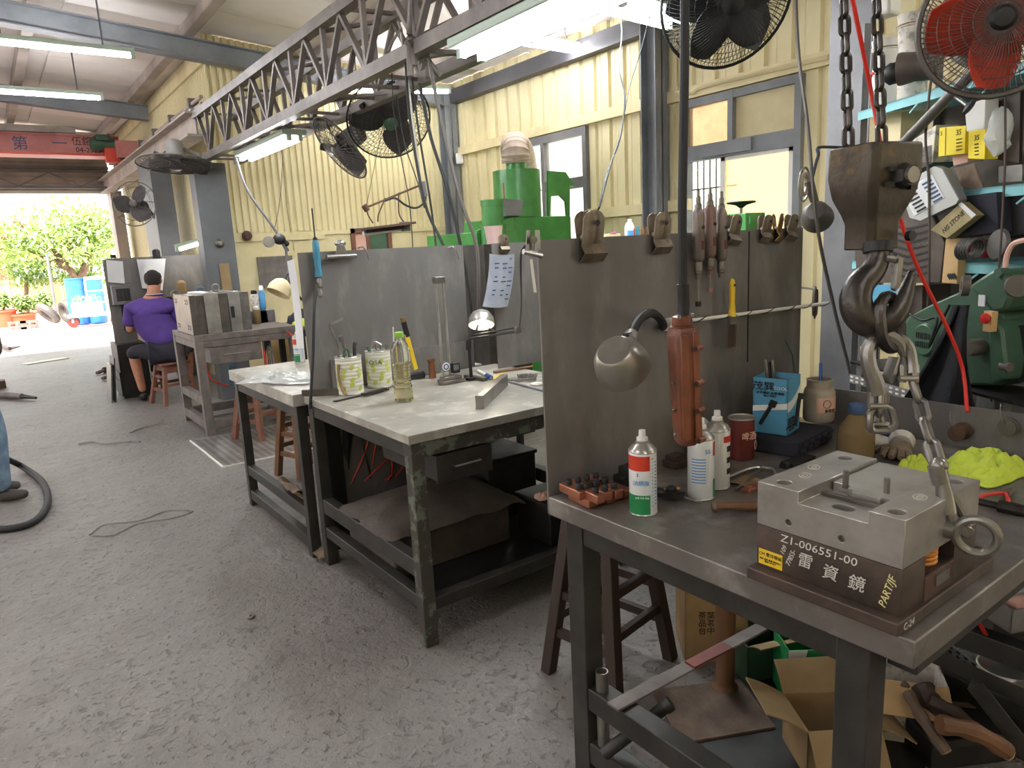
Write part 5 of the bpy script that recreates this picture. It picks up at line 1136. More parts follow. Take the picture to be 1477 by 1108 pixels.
# ---------------------------------------------------------------- people
def skin(name, m, parent, vs, es, rs, root=0, sub=2, kind=None):
    me = bpy.data.meshes.new(name); me.from_pydata([tuple(v) for v in vs], es, []); o = bpy.data.objects.new(name, me); COL.objects.link(o)
    sk = o.modifiers.new('skin', 'SKIN'); sk.use_smooth_shade = True
    for i, d in enumerate(me.skin_vertices[0].data):
        r = rs[i]; d.radius = r if isinstance(r, tuple) else (r, r); d.use_root = i == root
    ss = o.modifiers.new('sub', 'SUBSURF'); ss.levels = sub; ss.render_levels = sub
    bpy.context.view_layer.update(); dg = bpy.context.evaluated_depsgraph_get(); n = bpy.data.meshes.new_from_object(o.evaluated_get(dg)); o.modifiers.clear(); o.data = n
    n.materials.clear(); n.materials.append(MATS[m]); n.polygons.foreach_set('use_smooth', [True]*len(n.polygons)); o.parent = parent; return o
class Sk:
    def __init__(s): s.v = []; s.e = []; s.r = []
    def p(s, v, r, prev=None): s.v.append(V(v)); s.r.append(r); i = len(s.v)-1; (s.e.append((prev, i)) if prev is not None else None); return i
    def line(s, pts, rs, prev=None):
        for v, r in zip(pts, rs): prev = s.p(v, r, prev)
        return prev
    def hand(s, wr, d, sd, prev, curl=.35):
        d = V(d).normalized(); sd = V(sd).normalized(); dn = d.cross(sd).normalized(); w = V(wr); pm = s.p(w+d*.05, (.034,.016), prev); kn = s.p(w+d*.085, (.036,.014), pm)
        for i, L in enumerate((.062,.072,.068,.052)):
            b = w+d*.092+sd*(.024-.016*i); a = s.p(b, .0088, kn); a = s.p(b+d*L*.5+dn*L*.15*curl, .0082, a); s.p(b+d*L*.9+dn*L*.5*curl, .007, a)
        a = s.p(w+d*.035+sd*.035, .0105, pm); s.p(w+d*.07+sd*.05+dn*.012, .0085, a)
def head(parent, c, f, hair='hair', s=1.0, bald=False):
    """ears, nose, eyes, hair around a head centre c facing f"""
    f = V(f).normalized(); r = f.cross(V((0,0,1))).normalized(); c = V(c)
    for sg in (-1,1): MB().ball(c+r*(sg*.076*s)+V((0,0,-.01)), (.016,.016,.03), 8, 6).build('ear', 'skin', parent); MB().ball(c+f*.088*s+r*(sg*.03)+V((0,0,.004)), (.012,.012,.008), 8, 6).build('eye', 'ink', parent)
    MB().tube([c+f*.09*s+V((0,0,.01)), c+f*.112*s+V((0,0,-.022)), c+f*.094*s+V((0,0,-.03))], [.008,.014,.008], 8).build('nose', 'skin', parent); MB().tube([c+f*.09*s+r*.022+V((0,0,-.058)), c+f*.098*s+V((0,0,-.058)), c+f*.09*s-r*.022+V((0,0,-.058))], .005, 6).build('mouth', 'wood_red', parent)
    def fn(v):
        q = v-c; t = q.dot(f)
        lim = -.02+.5*max(0,t)+(.035 if abs(q.dot(r)) > .06 else 0)-(.05 if t < -.03 else 0)
        if bald and q.z > .075 and t > -.06: return c+q*.93
        if q.z < lim: return c+q*.9+V((0,0,0))
        return v
    MB().ball(c+V((0,0,.012)), (.092*s,.092*s,.108*s), 22, 16, fn).build('hair', hair, parent)
py = lambda x, y, Y: P(x, y, Y=Y)
man = T('person', 'man in a purple polo shirt and dark shorts seated on a stool, seen from behind', 'person', (0,0,0))
f_ = V((.35,.93,0)).normalized(); rt_ = V((f_.y,-f_.x,0))
pel = V((1.5, 8.45, .56)); ch = py(222,462,8.55); nk = py(222,424,8.6); hd = py(221,404,8.63)
sl_, sr_ = ch+V((0,.0,.13))-rt_*.21, ch+V((0,0,.13))+rt_*.21
b = Sk(); r0 = b.p(pel, (.15,.11)); c0 = b.line([pel+V((0,.03,.2)), ch+V((0,0,.02)), ch+V((0,.02,.17))], [(.14,.1),(.16,.11),(.12,.08)], r0); n0 = b.line([nk, hd+V((0,0,-.05)), hd+V((0,0,.05))], [.058,.075,.085], c0)
el_ = py(187,478,8.62); er_ = ch+rt_*.3+f_*.1+V((0,0,-.13))
wl_, wr_ = el_+f_*.24+rt_*.08+V((0,0,.05)), er_+f_*.24-rt_*.08+V((0,0,.05))
a = b.line([sl_, el_, wl_], [.06,.043,.03], c0); b.hand(wl_, f_+rt_*.2, rt_, a); a = b.line([sr_, er_, wr_], [.06,.043,.03], c0); b.hand(wr_, f_-rt_*.2, -rt_, a)
kl, kr = V((1.2,8.78,.57)), V((1.78,8.85,.56)); al, ar = V((1.235,8.72,.1)), V((1.74,8.8,.1))
b.line([pel-rt_*.11, kl, kl+(al-kl)*.4, al], [.085,.062,.058,.038], r0); b.line([pel+rt_*.11, kr, kr+(ar-kr)*.4, ar], [.085,.062,.058,.038], r0)
skin('body', 'skin', man, b.v, b.e, b.r); head(man, hd, f_, bald=True)
b = Sk(); r0 = b.p(pel+V((0,0,.02)), (.2,.16)); c0 = b.line([pel+V((0,.02,.14)), ch+V((0,0,-.06)), ch+V((0,0,.06)), ch+V((0,.02,.17))], [(.21,.165),(.225,.175),(.225,.17),(.17,.125)], r0); b.line([nk+V((0,0,-.035))], [.075], c0)
for s0, e0 in ((sl_, el_), (sr_, er_)): b.line([s0, s0+(e0-s0)*.85], [.088,.078], c0)
skin('polo_shirt', 'purple', man, b.v, b.e, b.r)
MB().tube(circ(nk+V((0,-.005,-.012)), .075, 20), .014, 8, closed=True).build('collar', 'purple', man); MB().tube(circ(nk+V((0,-.006,-.002)), .082, 20), .004, 6, closed=True).build('collar_stripe', 'white', man)
b = Sk(); r0 = b.p(pel+V((0,0,-.0)), (.18,.13)); 
for s0, k0 in ((-1, kl), (1, kr)): b.line([pel+rt_*(s0*.11), k0, k0+((al if s0 < 0 else ar)-k0)*.22], [.108,.088,.08], r0)
skin('shorts', 'navy', man, b.v, b.e, b.r)
def shoe(parent, a, f, m='shoe', z=0):
    f = V(f).normalized(); a = V(a); b = Sk(); base = V((a.x,a.y,z)); b.line([base+V((0,0,.1)), base+V((0,0,.05))-f*.03, base+f*.08+V((0,0,.042)), base+f*.17+V((0,0,.034))], [.05,(.045,.045),(.045,.04),(.038,.028)]); skin('shoe', m, parent, b.v, b.e, b.r)
shoe(man, al, (.0,.9,0), 'black'); shoe(man, ar, (.3,.9,0), 'black')
stool('low wooden stool under the seated man', (1.5, 8.42, 0), rad(15), h=.42, m='wood_red', top=.16, spread=.05)
# bystander at the left edge
by = P(-18, 715, Z=0); ps = T('person', 'person in faded blue jeans standing at the left edge of the picture', 'person', by); g = V((1,-.25,0)).normalized(); sd = V((.25,1,0)).normalized()
ft = P(10, 724, Z=0)-by; ft.z = 0; fo2 = ft+sd*.26-g*.1; hp_ = (ft+fo2)/2-g*.03
b = Sk(); r0 = b.p(hp_+V((0,0,.92)), (.15,.11)); c0 = b.line([hp_+V((0,0,1.12)), hp_+V((0,0,1.35))], [(.14,.1),(.16,.11)], r0); b.line([hp_+V((0,0,1.5)), hp_+g*.02+V((0,0,1.6)), hp_+g*.02+V((0,0,1.7))], [.055,.075,.085], c0)
for s0 in (-1,1):
    a = b.line([hp_+sd*(s0*.19)+V((0,0,1.4)), hp_+sd*(s0*.24)+V((0,0,1.12)), hp_+sd*(s0*.2)-g*.16+V((0,0,.9))], [.06,.045,.032], c0); b.hand(hp_+sd*(s0*.2)-g*.16+V((0,0,.9)), -g*.3+V((0,0,-1)), g, a)
for q, s0 in ((ft,-1),(fo2,1)): b.line([hp_+sd*(s0*.1)+V((0,0,.86)), q+V((0,0,.5)), q-g*.01+V((0,0,.3)), q-g*.03+V((0,0,.08))], [.08,.06,.055,.036], r0)
skin('body', 'skin', ps, b.v, b.e, b.r); head(ps, hp_+g*.02+V((0,0,1.66)), g)
b = Sk(); r0 = b.p(hp_+V((0,0,.92)), (.165,.125)); b.p(hp_+V((0,0,1.02)), (.16,.12), r0)
for q, s0 in ((ft,-1),(fo2,1)): b.line([hp_+sd*(s0*.1)+V((0,0,.84)), q+V((0,0,.5)), q-g*.02+V((0,0,.25)), q-g*.03+V((0,0,.07))], [.105,.085,.08,.078], r0)
skin('jeans', 'denim', ps, b.v, b.e, b.r)
b = Sk(); r0 = b.p(hp_+V((0,0,.9)), (.2,.18)); c0 = b.line([hp_+V((0,0,1.05)), hp_+V((0,0,1.2)), hp_+V((0,0,1.34)), hp_+V((0,0,1.45))], [(.195,.175),(.2,.18),(.2,.175),(.14,.11)], r0)
for s0 in (-1,1): b.line([hp_+sd*(s0*.19)+V((0,0,1.4)), hp_+sd*(s0*.235)+V((0,0,1.2))], [.085,.07], c0)
skin('shirt', 'fan_grey', ps, b.v, b.e, b.r)
for q in (ft, fo2): shoe(ps, q-g*.04, g)
# ---------------------------------------------------------------- far benches
B0 = lambda x, y, z=.881: P(x, y, Z=z)
mb_ = T('mold_block', 'large steel mold block of bolted plates on the worn grey bench', 'mold', (1.385, 6.5, .881)); 
y_ = 0
for i, (x0, x1, y0, y1, h, m) in enumerate(((0,.06,.05,.74,.33,'die_side'),(.06,.11,.09,.7,.325,'steel'),)): pass
zt_ = P(283, 432, X=1.56).z-.881
MB().box(0,.05,.0,.62,.0,.34).build('clamp_plate', 'die_side', mb_, bev=.003); 
MB().box(.05,.12,.02,.6,.0,.335).build('cavity_plate', 'die_side', mb_, bev=.003)
for i, (x0, x1, m) in enumerate(((.12,.24,'ground_steel'),(.24,.32,'die_side'),(.32,.42,'bright_steel'),(.42,.5,'steel'))): MB().box(x0+.001,x1-.001,.0+.01*(i%2),.6,.0,.35-.012*(i%2)).build('mold_plate', m, mb_, bev=.003)
for yy in (.09,.16,.5,.56):
    for zz in (.06,.28): MB().cyl((-.002,yy,zz),(.004,yy,zz), .022, n=16).build('bolt_recess', 'black', mb_); MB().cyl((-.004,yy,zz),(.002,yy,zz), .011, n=10).build('bolt', 'steel', mb_)
MB().box(.33,.36,-.004,.01,.12,.22).build('slot', 'black', mb_); MB().tube(circ((.3,.3,.38), .03, 16, (1,0,0), (0,0,1)), .008, 8, closed=True).build('lifting_eye', 'steel', mb_)
mb_.location = (1.37, 6.5, .881)
for i, (px, py_, m, r, h, lb, cap) in enumerate(((372,467,'oil',.035,.17,'brown spray bottle beside the mold block','white'),(370,418,'carton_white',.04,.2,'paper coffee cup with a black lid beyond the mold block','black'),(381,416,'ink_lightblue',.03,.24,'blue and white aerosol can beside the coffee cup','white'))):
    p = P(px, py_, Y=7.0); p.z = .881 if i == 0 else P(px, py_, Y=7.15).z; p.y = 7.0 if i == 0 else 7.1
    o = T('bottle' if i == 0 else 'drink_cup' if i == 1 else 'aerosol_can', lb, ('bottle','cup','spray can')[i], (p.x, p.y, .881 if i == 0 else .881)); hh_ = h if i == 0 else h
    if i: MB().box(-.09,.09,-.06,.06,0,.12).build('box_riser', 'steel_paint', o, bev=.004)
    z0 = .12 if i else 0
    MB().lathe([(0,z0),(r*.8,z0),(r,z0+.02),(r,z0+h*.7),(r*.6,z0+h*.85),(0,z0+h*.85)], 18).build('body', m, o); MB().lathe([(r*.7,z0+h*.8),(r*.75,z0+h*.95),(r*.5,z0+h),(0,z0+h)], 14).build('cap', cap, o)
rag('jacket', 'dark blue jacket bundled on the side bench', (2.5, 6.9, .853), .16, .14, .2, 'navy', 1.7, 'jacket')
rag('parts_bag', 'clear plastic bag of parts on the side bench', (2.5, 6.62, .86), .16, .1, .1, 'plastic_bag', 6.1, 'plastic bag')
rag('hivis_cloth', 'fluorescent yellow cloth on the side bench by the mold block', (2.36, 6.6, .853), .1, .07, .09, 'hivis', 4.4)
bx_ = T('small_carton', 'little pale blue carton on the side bench', 'box', (2.72, 6.62, .851)); MB().box(-.05,.05,-.03,.03,0,.09).build('body', 'blue_light', bx_, bev=.002); MB().box(-.05,.05,-.032,-.03,.05,.085).build('label_panel', 'white', bx_)
hl = T('dome_lamp', 'beige dome lamp bent over the rags on the side bench', 'lamp', P(405, 415, Y=6.3)); MB().lathe([(.0,.08),(.03,.078),(.075,.05),(.1,.0),(.105,-.06),(.1,-.06),(.095,0),(.07,.045),(0,.07)], 24, (0,0,0), (.5,.1,.75)).build('shade', 'out_wall', hl); q = V(hl.location); MB().tube(catmull([V((.04,0,.06)), P(418,392,Y=6.35)-q, P(424,420,Y=6.4)-q, V((2.6,6.56,.86))-q], 5), .012, 8).build('arm', 'rubber', hl)
bd = tag(MB().box(0,.4,0,.02,0,.34).build('notice_board', 'frame_grey', loc=(P(376,415,Y=8.2).x,8.2,P(376,415,Y=8.2).z)), 'framed grey notice board on the back wall above the jacket', 'board')
rl = T('cable_reel', 'grey lamp head and pulleys clamped at the foot of the slanting conduit', 'lamp', P(403, 345, Y=6.55)); MB().ball((0,0,0), (.06,.05,.05)).ball((.06,.02,-.04), (.035,.03,.03)).build('housing', 'black_metal', rl); MB().lathe([(.02,0),(.05,.0),(.05,.03),(.02,.03)], 16, (-.1,-.02,-.02), (0,1,0)).build('pulley', 'steel', rl); MB().tube([(.02,0,-.03),(.05,0,-.1),(.04,0,-.45)], .012, 6).build('stem', 'steel_paint', rl)
# things at the seated man's place
st_ = T('paper_stack', 'fan of white papers clipped to the long screen above the man', 'papers', P(215, 378, Y=9.72)); q = V(st_.location)
for i, (x0, y0, x1, y1) in enumerate(((196,378,238,372),(200,384,236,370),(206,374,242,380))):
    MB().sheet(lambda u, v, i=i: tuple(P(197+i*6+u*(30)+v*(8-6*i), 374+v*(42)+u*(3-2*i), Y=9.72-.02*i-.03*v)-q), 3, 5, .001).build('sheet', 'paper', st_)
o = bulldog('dark bulldog clip holding the white papers above the man', 226, 370, 1.3, 'black_metal', Y=9.74); o.location.z = 1.6
fd = T('plastic_folder', 'grey plastic folder clipped on the end screen at the doorway', 'folder', P(166, 388, Y=9.24)); q = V(fd.location); MB().sheet(lambda u, v: tuple(P(153+u*24+v*3, 375+v*32+u*2, Y=9.235)-q), 3, 5, .004).build('folder', 'paper', fd); MB().cyl(V((0,0,.12)), V((0,0,.16)), .03, n=10).build('clip', 'black_metal', fd)
eb_ = T('electric_box', 'grey control box with a fan grille under the end screen', 'control box', V((P(163, 440, Y=9.2).x, 9.12, P(170,440,Y=9.15).z))); MB().box(0,.22,0,.12,0,.22).build('box', 'steel_paint', eb_, bev=.006); MB().box(.04,.18,-.006,0,.04,.18).build('grille', 'black_metal', eb_)
MB().box(.08,.11,.12,.135,-.3,.2).build('mount', 'frame', eb_)
for yy in (.06,.1,.14): MB().box(yy,yy+.012,-.01,-.006,.05,.17).build('grille_bar', 'frame', eb_)
cbx = T('steel_cabinet', 'low dark steel cabinet with leaning plates at the left of the man', 'cabinet', (1.09, 9.1, 0)); MB().box(0,.3,0,.5,0,.62).build('body', 'black_metal', cbx, bev=.006); MB().box(-.012,0,.02,.48,.03,.3).build('door', 'frame', cbx); MB().tube([(-.012,.2,.2),(-.03,.2,.2),(-.03,.3,.2),(-.012,.3,.2)], .005, 6).build('handle', 'steel', cbx)
for i, (dx, h, m) in enumerate(((-.05,.5,'frame'),(-.09,.42,'steel'))): stp = MB().bar((0,0,0),(.05,0,h), .35, .012, (1,0,0)).build('leaning_plate', m, loc=(1.03+dx,9.1,0.0)); tag(stp, ['tall dark plate leaning on the low cabinet', 'shorter grey plate leaning on the low cabinet'][i], 'plate')
for i, (px, py_) in enumerate(((150,532),(158,540))): a = P(px-10,py_+6,Z=.03); tool(['grey pipe wrench lying before the leaning plates', 'steel bar lying before the leaning plates'][i], a, a+V((.18,.2,.02)), .025, 'frame_grey', 'tool', (.6,1,'black_metal'))
tube_ = T('thread_cone', 'tan cone of thread standing on the man\'s bench', 'thread', P(262, 415, Y=9.5)); zz = V(tube_.location).z-.821; MB().lathe([(0,-.06),(.06,-.06),(.055,.06),(.03,.09),(0,.09)], 16).build('cone', 'kraft', tube_)
MB().box(-.1,.1,-.06,.06,-zz,-.06).build('support_box', 'steel_paint', tube_)
for i, (px, py_, r, m, lb) in enumerate(((252,425,.03,'steel','small vise wheel at the right of the man'),(287,420,.03,'ink_lightblue','pale blue box beyond the mold block'))):
    p = P(px, py_, Y=9.2); o = T('bench_vise' if i == 0 else 'parts_box', lb, 'vise' if i == 0 else 'box', (p.x, p.y, .821)); MB().box(-.12,.12,-.05,.05,0,p.z-.821-.02).build('body', 'black_metal' if i == 0 else 'paper', o, bev=.006); MB().tube(circ((0,-.06,p.z-.821), .05, 16, (1,0,0), (0,0,1)), .01, 6, closed=True).build('wheel' if i == 0 else 'lid_ring', m, o)
# pieces on the pillar
pc = T('switch_panel', 'paper tags and cable switch on the dark pillar', 'switch', (1.86, 7.97, 1.3)); 
p0 = P(322, 372, Y=7.98); MB().box(p0.x-.06,p0.x+.06,7.975,7.995,p0.z-.2,p0.z+.13).build('tag_sheet', 'out_wall', None) if False else None
o = T('pillar_tag', 'yellowed paper tag stuck on the dark pillar', 'paper', (p0.x, 7.99, P(322,380,Y=7.99).z)); MB().sheet(lambda u, v: ((u-.5)*.1, -.006-.02*v*v, -v*.28), 3, 6, .002).build('sheet', 'kraft', o)
bpy.data.objects.remove(pc)
o = T('door_bell', 'round grey bell button on the dark pillar', 'bell', P(317, 351, Y=7.99)); MB().lathe([(0,.03),(.02,.03),(.045,.012),(.05,0)], 20, (0,0,0), (0,-1,0)).build('dome', 'steel', o); MB().tube(circ((0,-.02,0), .03, 18, (1,0,0), (0,0,1)), .004, 6, closed=True).build('ring', 'black_metal', o)
o = T('valve_wheel', 'round rusty valve on the cream wall right of the pillar', 'valve', P(356, 340, Y=8.2)); MB().lathe([(0,.05),(.03,.05),(.05,.035),(.055,0)], 18, (0,0,0), (0,-1,0)).build('disc', 'rust', o)
# perforated mat on the floor
mt = T('perforated_mat', 'perforated steel mat lying on the floor before the grey bench', 'mat', (1.21, 5.35, 0)); o = MB().box(0,.95,0,1.04,0,.006).build('plate', 'bright_steel', mt); MB().box(-.012,0,0,1.04,0,.012).box(0,.95,-.012,0,0,.012).build('edge', 'white', mt)
g = MB()
for i in range(17):
    for j in range(26): g.box(.03+i*.054,.06+i*.054,.02+j*.039,.032+j*.039,.006,.0068)
g.build('perforation', 'die_side', mt, kind='stuff')
stool('dark topped stool standing beside the grey bench leg', P(372, 640, Z=0)+V((.1,.25,0)), rad(35), h=.5, m='wood_red', top=.13, spread=.05)
cord('coil_hose', [P(380,505,Y=6.3), P(388,540,Y=6.3), P(400,565,Y=6.3), P(412,590,Y=6.25)], .008, 'red_hose', 'red air hose hanging beside the mat under the third bench', 'hose')
cord('coil_hose', [P(296,520,Y=6.8), P(303,545,Y=6.8), P(316,553,Y=6.8), P(330,556,Y=6.8)], .007, 'red_hose', 'red hose behind the drawer bench leg', 'hose')
ch_ = [(1.72+.035*math.cos(i*.7), 6.75+.03*i/10, .55-.018*i/4+.035*math.sin(i*.7)) for i in range(46)]
tag(MB().tube(ch_, .006, 6).build('coil_hose', 'teal'), 'teal coiled air hose under the drawer of the grey bench', 'hose')
cord('coil_hose', [P(414,478,Y=6.45), P(424,488,Y=6.4), P(428,510,Y=6.35), P(432,530,Y=6.3)], .007, 'red_hose', 'red and black lead drooping off the side bench', 'cable')
wbt2 = T('water_bottle', 'empty clear bottle lying under the grey bench beside the drawer', 'bottle', (2.02, 6.6, .5)); MB().lathe([(0,0),(.03,.0),(.032,.01),(.032,.15),(.014,.19),(.013,.21),(0,.21)], 16).build('bottle_body', 'clear', wbt2); MB().lathe([(.015,.205),(.015,.225),(0,.226)], 12).build('cap', 'blue', wbt2); MB().box(-.1,.1,-.1,.1,-.02,0).build('bracket_shelf', 'frame_grey', wbt2); MB().box(-.02,.02,.08,.1,-.5,-.02).build('bracket_post', 'frame_grey', wbt2)
for i, (px, w_, lb) in enumerate(((402,.16,'first pale plywood board leaning under the side bench'),(418,.14,'second pale plywood board leaning under the side bench'),(436,.14,'third pale plywood board leaning under the side bench'))):
    p = P(px, 540, Y=7.3); tag(MB().bar((0,0,0),(0,.05,.72), w_, .015, (0,1,0)).build('plywood_board', 'plywood', loc=(p.x,7.3,0)), lb, 'board', 'plywood boards')
# ---------------------------------------------------------------- yard beyond the doorway
def leaves(parent, blobs, n, m, size, seed, name='foliage', kind='stuff'):
    random.seed(seed); g = MB()
    for i in range(n):
        c, r = blobs[int(random.random()*len(blobs))]
        while True:
            q = V((rnd(-1,1), rnd(-1,1), rnd(-1,1)))
            if .25 < q.length < 1: break
        p = V(c)+V((q.x*r[0], q.y*r[1], q.z*r[2])); d = V((rnd(-1,1),rnd(-1,1),rnd(-1,.3))).normalized(); _, s, u = frame(d); L = size*rnd(.6,1.3)
        g.add([p, p+d*L*.5+s*L*.22, p+d*L, p+d*L*.5-s*L*.22, p+d*L*.5+u*L*.08], [(0,1,4),(1,2,4),(2,3,4),(3,0,4)])
    return g.build(name, m, parent, kind=kind, smooth=False)
OY = 24
fw = T('yard_fence', 'cream slatted fence along the far side of the yard', 'fence', (0, 28, 0)); z1 = P(60, 402, Y=28).z
x = -9
while x < 12: MB().box(x, x+.2, 0, .05, 0, z1).build('slat', 'out_wall', fw); x += .23
MB().box(-9, 12, -.05, .1, z1-.08, z1+.02).build('top_rail', 'out_wall', fw); MB().box(-9,12,.06,.12,.1,.2).build('rail', 'out_wall', fw)
def tree(label, p, blobs, n, m, size, seed, trunk, tr=.09, flowers=()):
    o = T('garden_tree', label, 'tree', p)
    for t in trunk: MB().tube(catmull(t, 4), [tr*(1-.6*i/(4*(len(t)-1))) for i in range(4*(len(t)-1)+1)], 8).build('trunk', 'bark', o)
    leaves(o, blobs, n, m, size, seed)
    if flowers: leaves(o, flowers, 60*len(flowers), 'magenta', .12, seed+1, 'blossom')
    return o
tp_ = P(112, 452, Z=0, ) ; tp_ = V((P(118, 440, Y=25).x, 25, 0)); L = lambda x, y, Y=25: P(x, y, Y=Y)-tp_
tree('spreading tree with pink blossoms beyond the doorway', tp_, [(L(40,335),(1.3,1.2,.8)),(L(85,320),(1.2,1.2,.9)),(L(120,335),(1.0,1.0,.9)),(L(70,360),(1.6,1.2,.6)),(L(140,325),(.7,.8,.7)),(L(10,345),(1.0,1.0,.7))], 5200, 'leaf2', .2, 3,
     [[V((0,0,0)), L(112,410), L(98,385), L(75,360), L(60,340)], [L(112,410), L(128,370), L(130,340)], [L(98,385), L(60,372), L(30,355)]], .13, [(L(24,320),(.16,.16,.1)),(L(8,348),(.25,.25,.2)),(L(98,352),(.22,.2,.1))])
tp_ = V((P(130,450,Y=26.5).x, 26.5, 0)); L = lambda x, y, Y=26.5: P(x, y, Y=Y)-tp_
tree('yellow-green shrub at the right of the yard', tp_, [(L(128,385),(.7,.6,.8)),(L(148,375),(.7,.6,.9)),(L(110,398),(.5,.5,.4))], 1800, 'leaf2', .16, 9, [[V((0,0,0)), L(130,410), L(132,380)]], .08)
tp_ = V((P(35,440,Y=27).x, 27, 0)); L = lambda x, y, Y=27: P(x, y, Y=Y)-tp_
tree('clipped round hedge tree before the red house', tp_, [(L(32,382),(1.0,.8,.65)),(L(52,385),(.9,.8,.6))], 3000, 'leaf', .14, 21, [[V((0,0,0)), L(38,410), L(36,390)]], .08)
hs = T('red_house', 'red-brown house wall with a pale roof beyond the yard', 'building', (P(-40,380,Y=33).x, 33, 0)); MB().box(-3,P(17,380,Y=33).x-hs.location.x,0,4,0,P(10,372,Y=33).z).build('wall', 'house_red', hs); MB().box(-3.2,P(20,380,Y=33).x-hs.location.x,-.3,4.3,P(10,372,Y=33).z,P(10,360,Y=33).z).build('roof', 'out_wall', hs)
tag(MB().cyl((0,0,0), P(67,365,Y=24)-P(79,442,Y=24)+V((0,0,P(79,442,Y=24).z)), .04, n=8).build('yard_pole', 'steel_paint', loc=(P(79,442,Y=24).x,24,0)), 'thin grey pole standing in the yard', 'pole')
for i, (x, y0, y1, lb) in enumerate(((114,402,452,'left blue drum in the yard behind the trolley'),(141,402,452,'right blue drum in the yard behind the trolley'))):
    Yd = 22.5; p = P(x, y1, Y=Yd); o = T('blue_drum', lb, 'drum', (p.x, Yd, 0), group='blue drums'); r = .225; zt_ = P(x, y0, Y=Yd).z; pr = [(0,0),(r,0)]
    for k in range(4): z = zt_*k/4; pr += [(r,z+.02),(r+.012,z+zt_/8),(r,z+zt_/4-.02)]
    MB().lathe(pr+[(r,zt_),(0,zt_)], 24).build('body', 'blue_drum', o); MB().lathe([(r+.01,zt_-.02),(r+.015,zt_+.02),(r-.02,zt_+.02)], 24).build('rim', 'blue_drum', o)
ty = P(100, 468, Z=-.02)
for i, (dx, a, lb) in enumerate(((0,8,'upright worn tyre leaning in the yard'),(-.45,38,'slanted worn tyre leaning on the other tyre'))):
    o = T('old_tyre', lb, 'tyre', (ty.x+dx, ty.y, .33), group='old tyres'); o.rotation_euler = (0, rad(90-a), rad(20)); MB().tube(circ((0,0,0), .25, 26), .1, 10, closed=True).build('tread', 'fan_grey', o)
tl_ = P(140, 470, Z=-.02); tw = T('hand_trolley', 'white platform trolley with a blue crate near the doorway', 'trolley', (tl_.x, tl_.y, 0), rz=rad(-8))
MB().box(-.6,.55,-.4,.4,.26,.32).build('platform', 'white', tw)
for x in (-.5,.45):
    for y in (-.32,.32): MB().cyl((x,y-.03,.12),(x,y+.03,.12), .12, n=16).build('wheel', 'red_tin', tw); MB().box(x-.03,x+.03,y-.05,y+.05,.12,.27).build('fork', 'steel_paint', tw)
zt_ = P(135,400,Y=tl_.y).z; MB().tube(catmull([(-.1,-.36,.3),(-.1,-.36,zt_-.1),(0,-.36,zt_),(.5,-.36,zt_),(.55,-.36,zt_-.1),(.55,-.36,.3)], 4), .025, 8).build('push_bar', 'white', tw)
for z in (.6,.9,1.2): MB().cyl((-.1,-.36,z),(.55,-.36,z), .018, n=6).build('bar', 'white', tw)
MB().box(-.5,.2,-.2,.3,.32,.62).build('crate', 'aqua_shelf', tw); leaves(tw, [((-.15,.05,.7),(.35,.2,.12))], 120, 'leaf2', .12, 40)
for i, (x, y, w_, h_, m, lb, n) in enumerate(((6,462,.32,.42,'terracotta','large red planter with a shrub at the left of the yard',240),(33,458,.34,.28,'terracotta','bonsai in a flat red pot on bricks',260),(55,459,.16,.26,'pot_pink','small lilac flower pot in the yard',140),(70,461,.24,.36,'pot_pink','pale pink flower pot left of the tyres',200))):
    p = P(x, y, Y=24.5); o = T('flower_pot', lb, 'plant pot', (p.x, 24.5, -.02), group='yard plants'); MB().lathe([(0,0),(w_*.75,0),(w_,h_),(w_+.03,h_),(w_+.03,h_+.05),(w_*.9,h_+.05),(w_*.85,h_-.05),(0,h_-.05)], 18).build('pot', m, o)
    MB().tube(catmull([(0,0,h_-.05),(.05,0,h_+.2),(-.1,0,h_+.45)], 4), .03, 6).build('stem', 'bark', o); leaves(o, [((0,0,h_+.42),(.22,.22,.22)),((.03,0,h_+.3),(.2,.2,.16))], n*2, 'leaf', .14, 60+i)
for i, (x, w_) in enumerate(((24,.3),(42,.3))): p = P(x, 466, Y=22.8); o = T('concrete_block', ['left hollow concrete block under the bonsai', 'right hollow concrete block under the bonsai'][i], 'block', (p.x,22.8,-.02)); MB().box(-.2,.2,-.1,.1,0,.06).box(-.2,.2,-.1,.1,.16,.22).box(-.2,-.14,-.1,.1,.06,.16).box(-.03,.03,-.1,.1,.06,.16).box(.14,.2,-.1,.1,.06,.16).build('body', 'frame_grey', o)
# ---------------------------------------------------------------- floor clutter in the hall
tag(MB().bar((0,0,.006),(P(95,517,Z=0)-P(35,526,Z=0))+V((0,0,.006)), .22, .012).build('floor_plate', 'bright_steel', loc=P(35,526,Z=0)), 'pale perforated strip of steel lying on the hall floor', 'plate')
cord('floor_hose', [P(-30,640,Z=.3), P(0,658,Z=.2), P(30,672,Z=.04), P(60,694,Z=.02), P(69,722,Z=.02), P(55,748,Z=.02), P(20,762,Z=.02), P(-40,764,Z=.02)], .022, 'rubber', 'thick black hose looping on the floor at the left edge', 'hose', n=10)
for i, (a, b_, c) in enumerate((((-10,569),(32,572),(52,574)),((-5,496),(14,503),(28,500)))):
    o = T('floor_jack', ['long grey jack handle lying on the floor at the left edge', 'smaller grey handle farther back on the hall floor'][i], 'jack', P(*a, Z=.04)); q = V(o.location)
    MB().tube([V((0,0,0)), P(*b_, Z=.04)-q], [.05,.035], 8).build('body', 'frame_grey', o); MB().tube([P(*b_, Z=.04)-q, P(*c, Z=.03)-q], [.03,.015], 8).build('tip', 'frame', o)
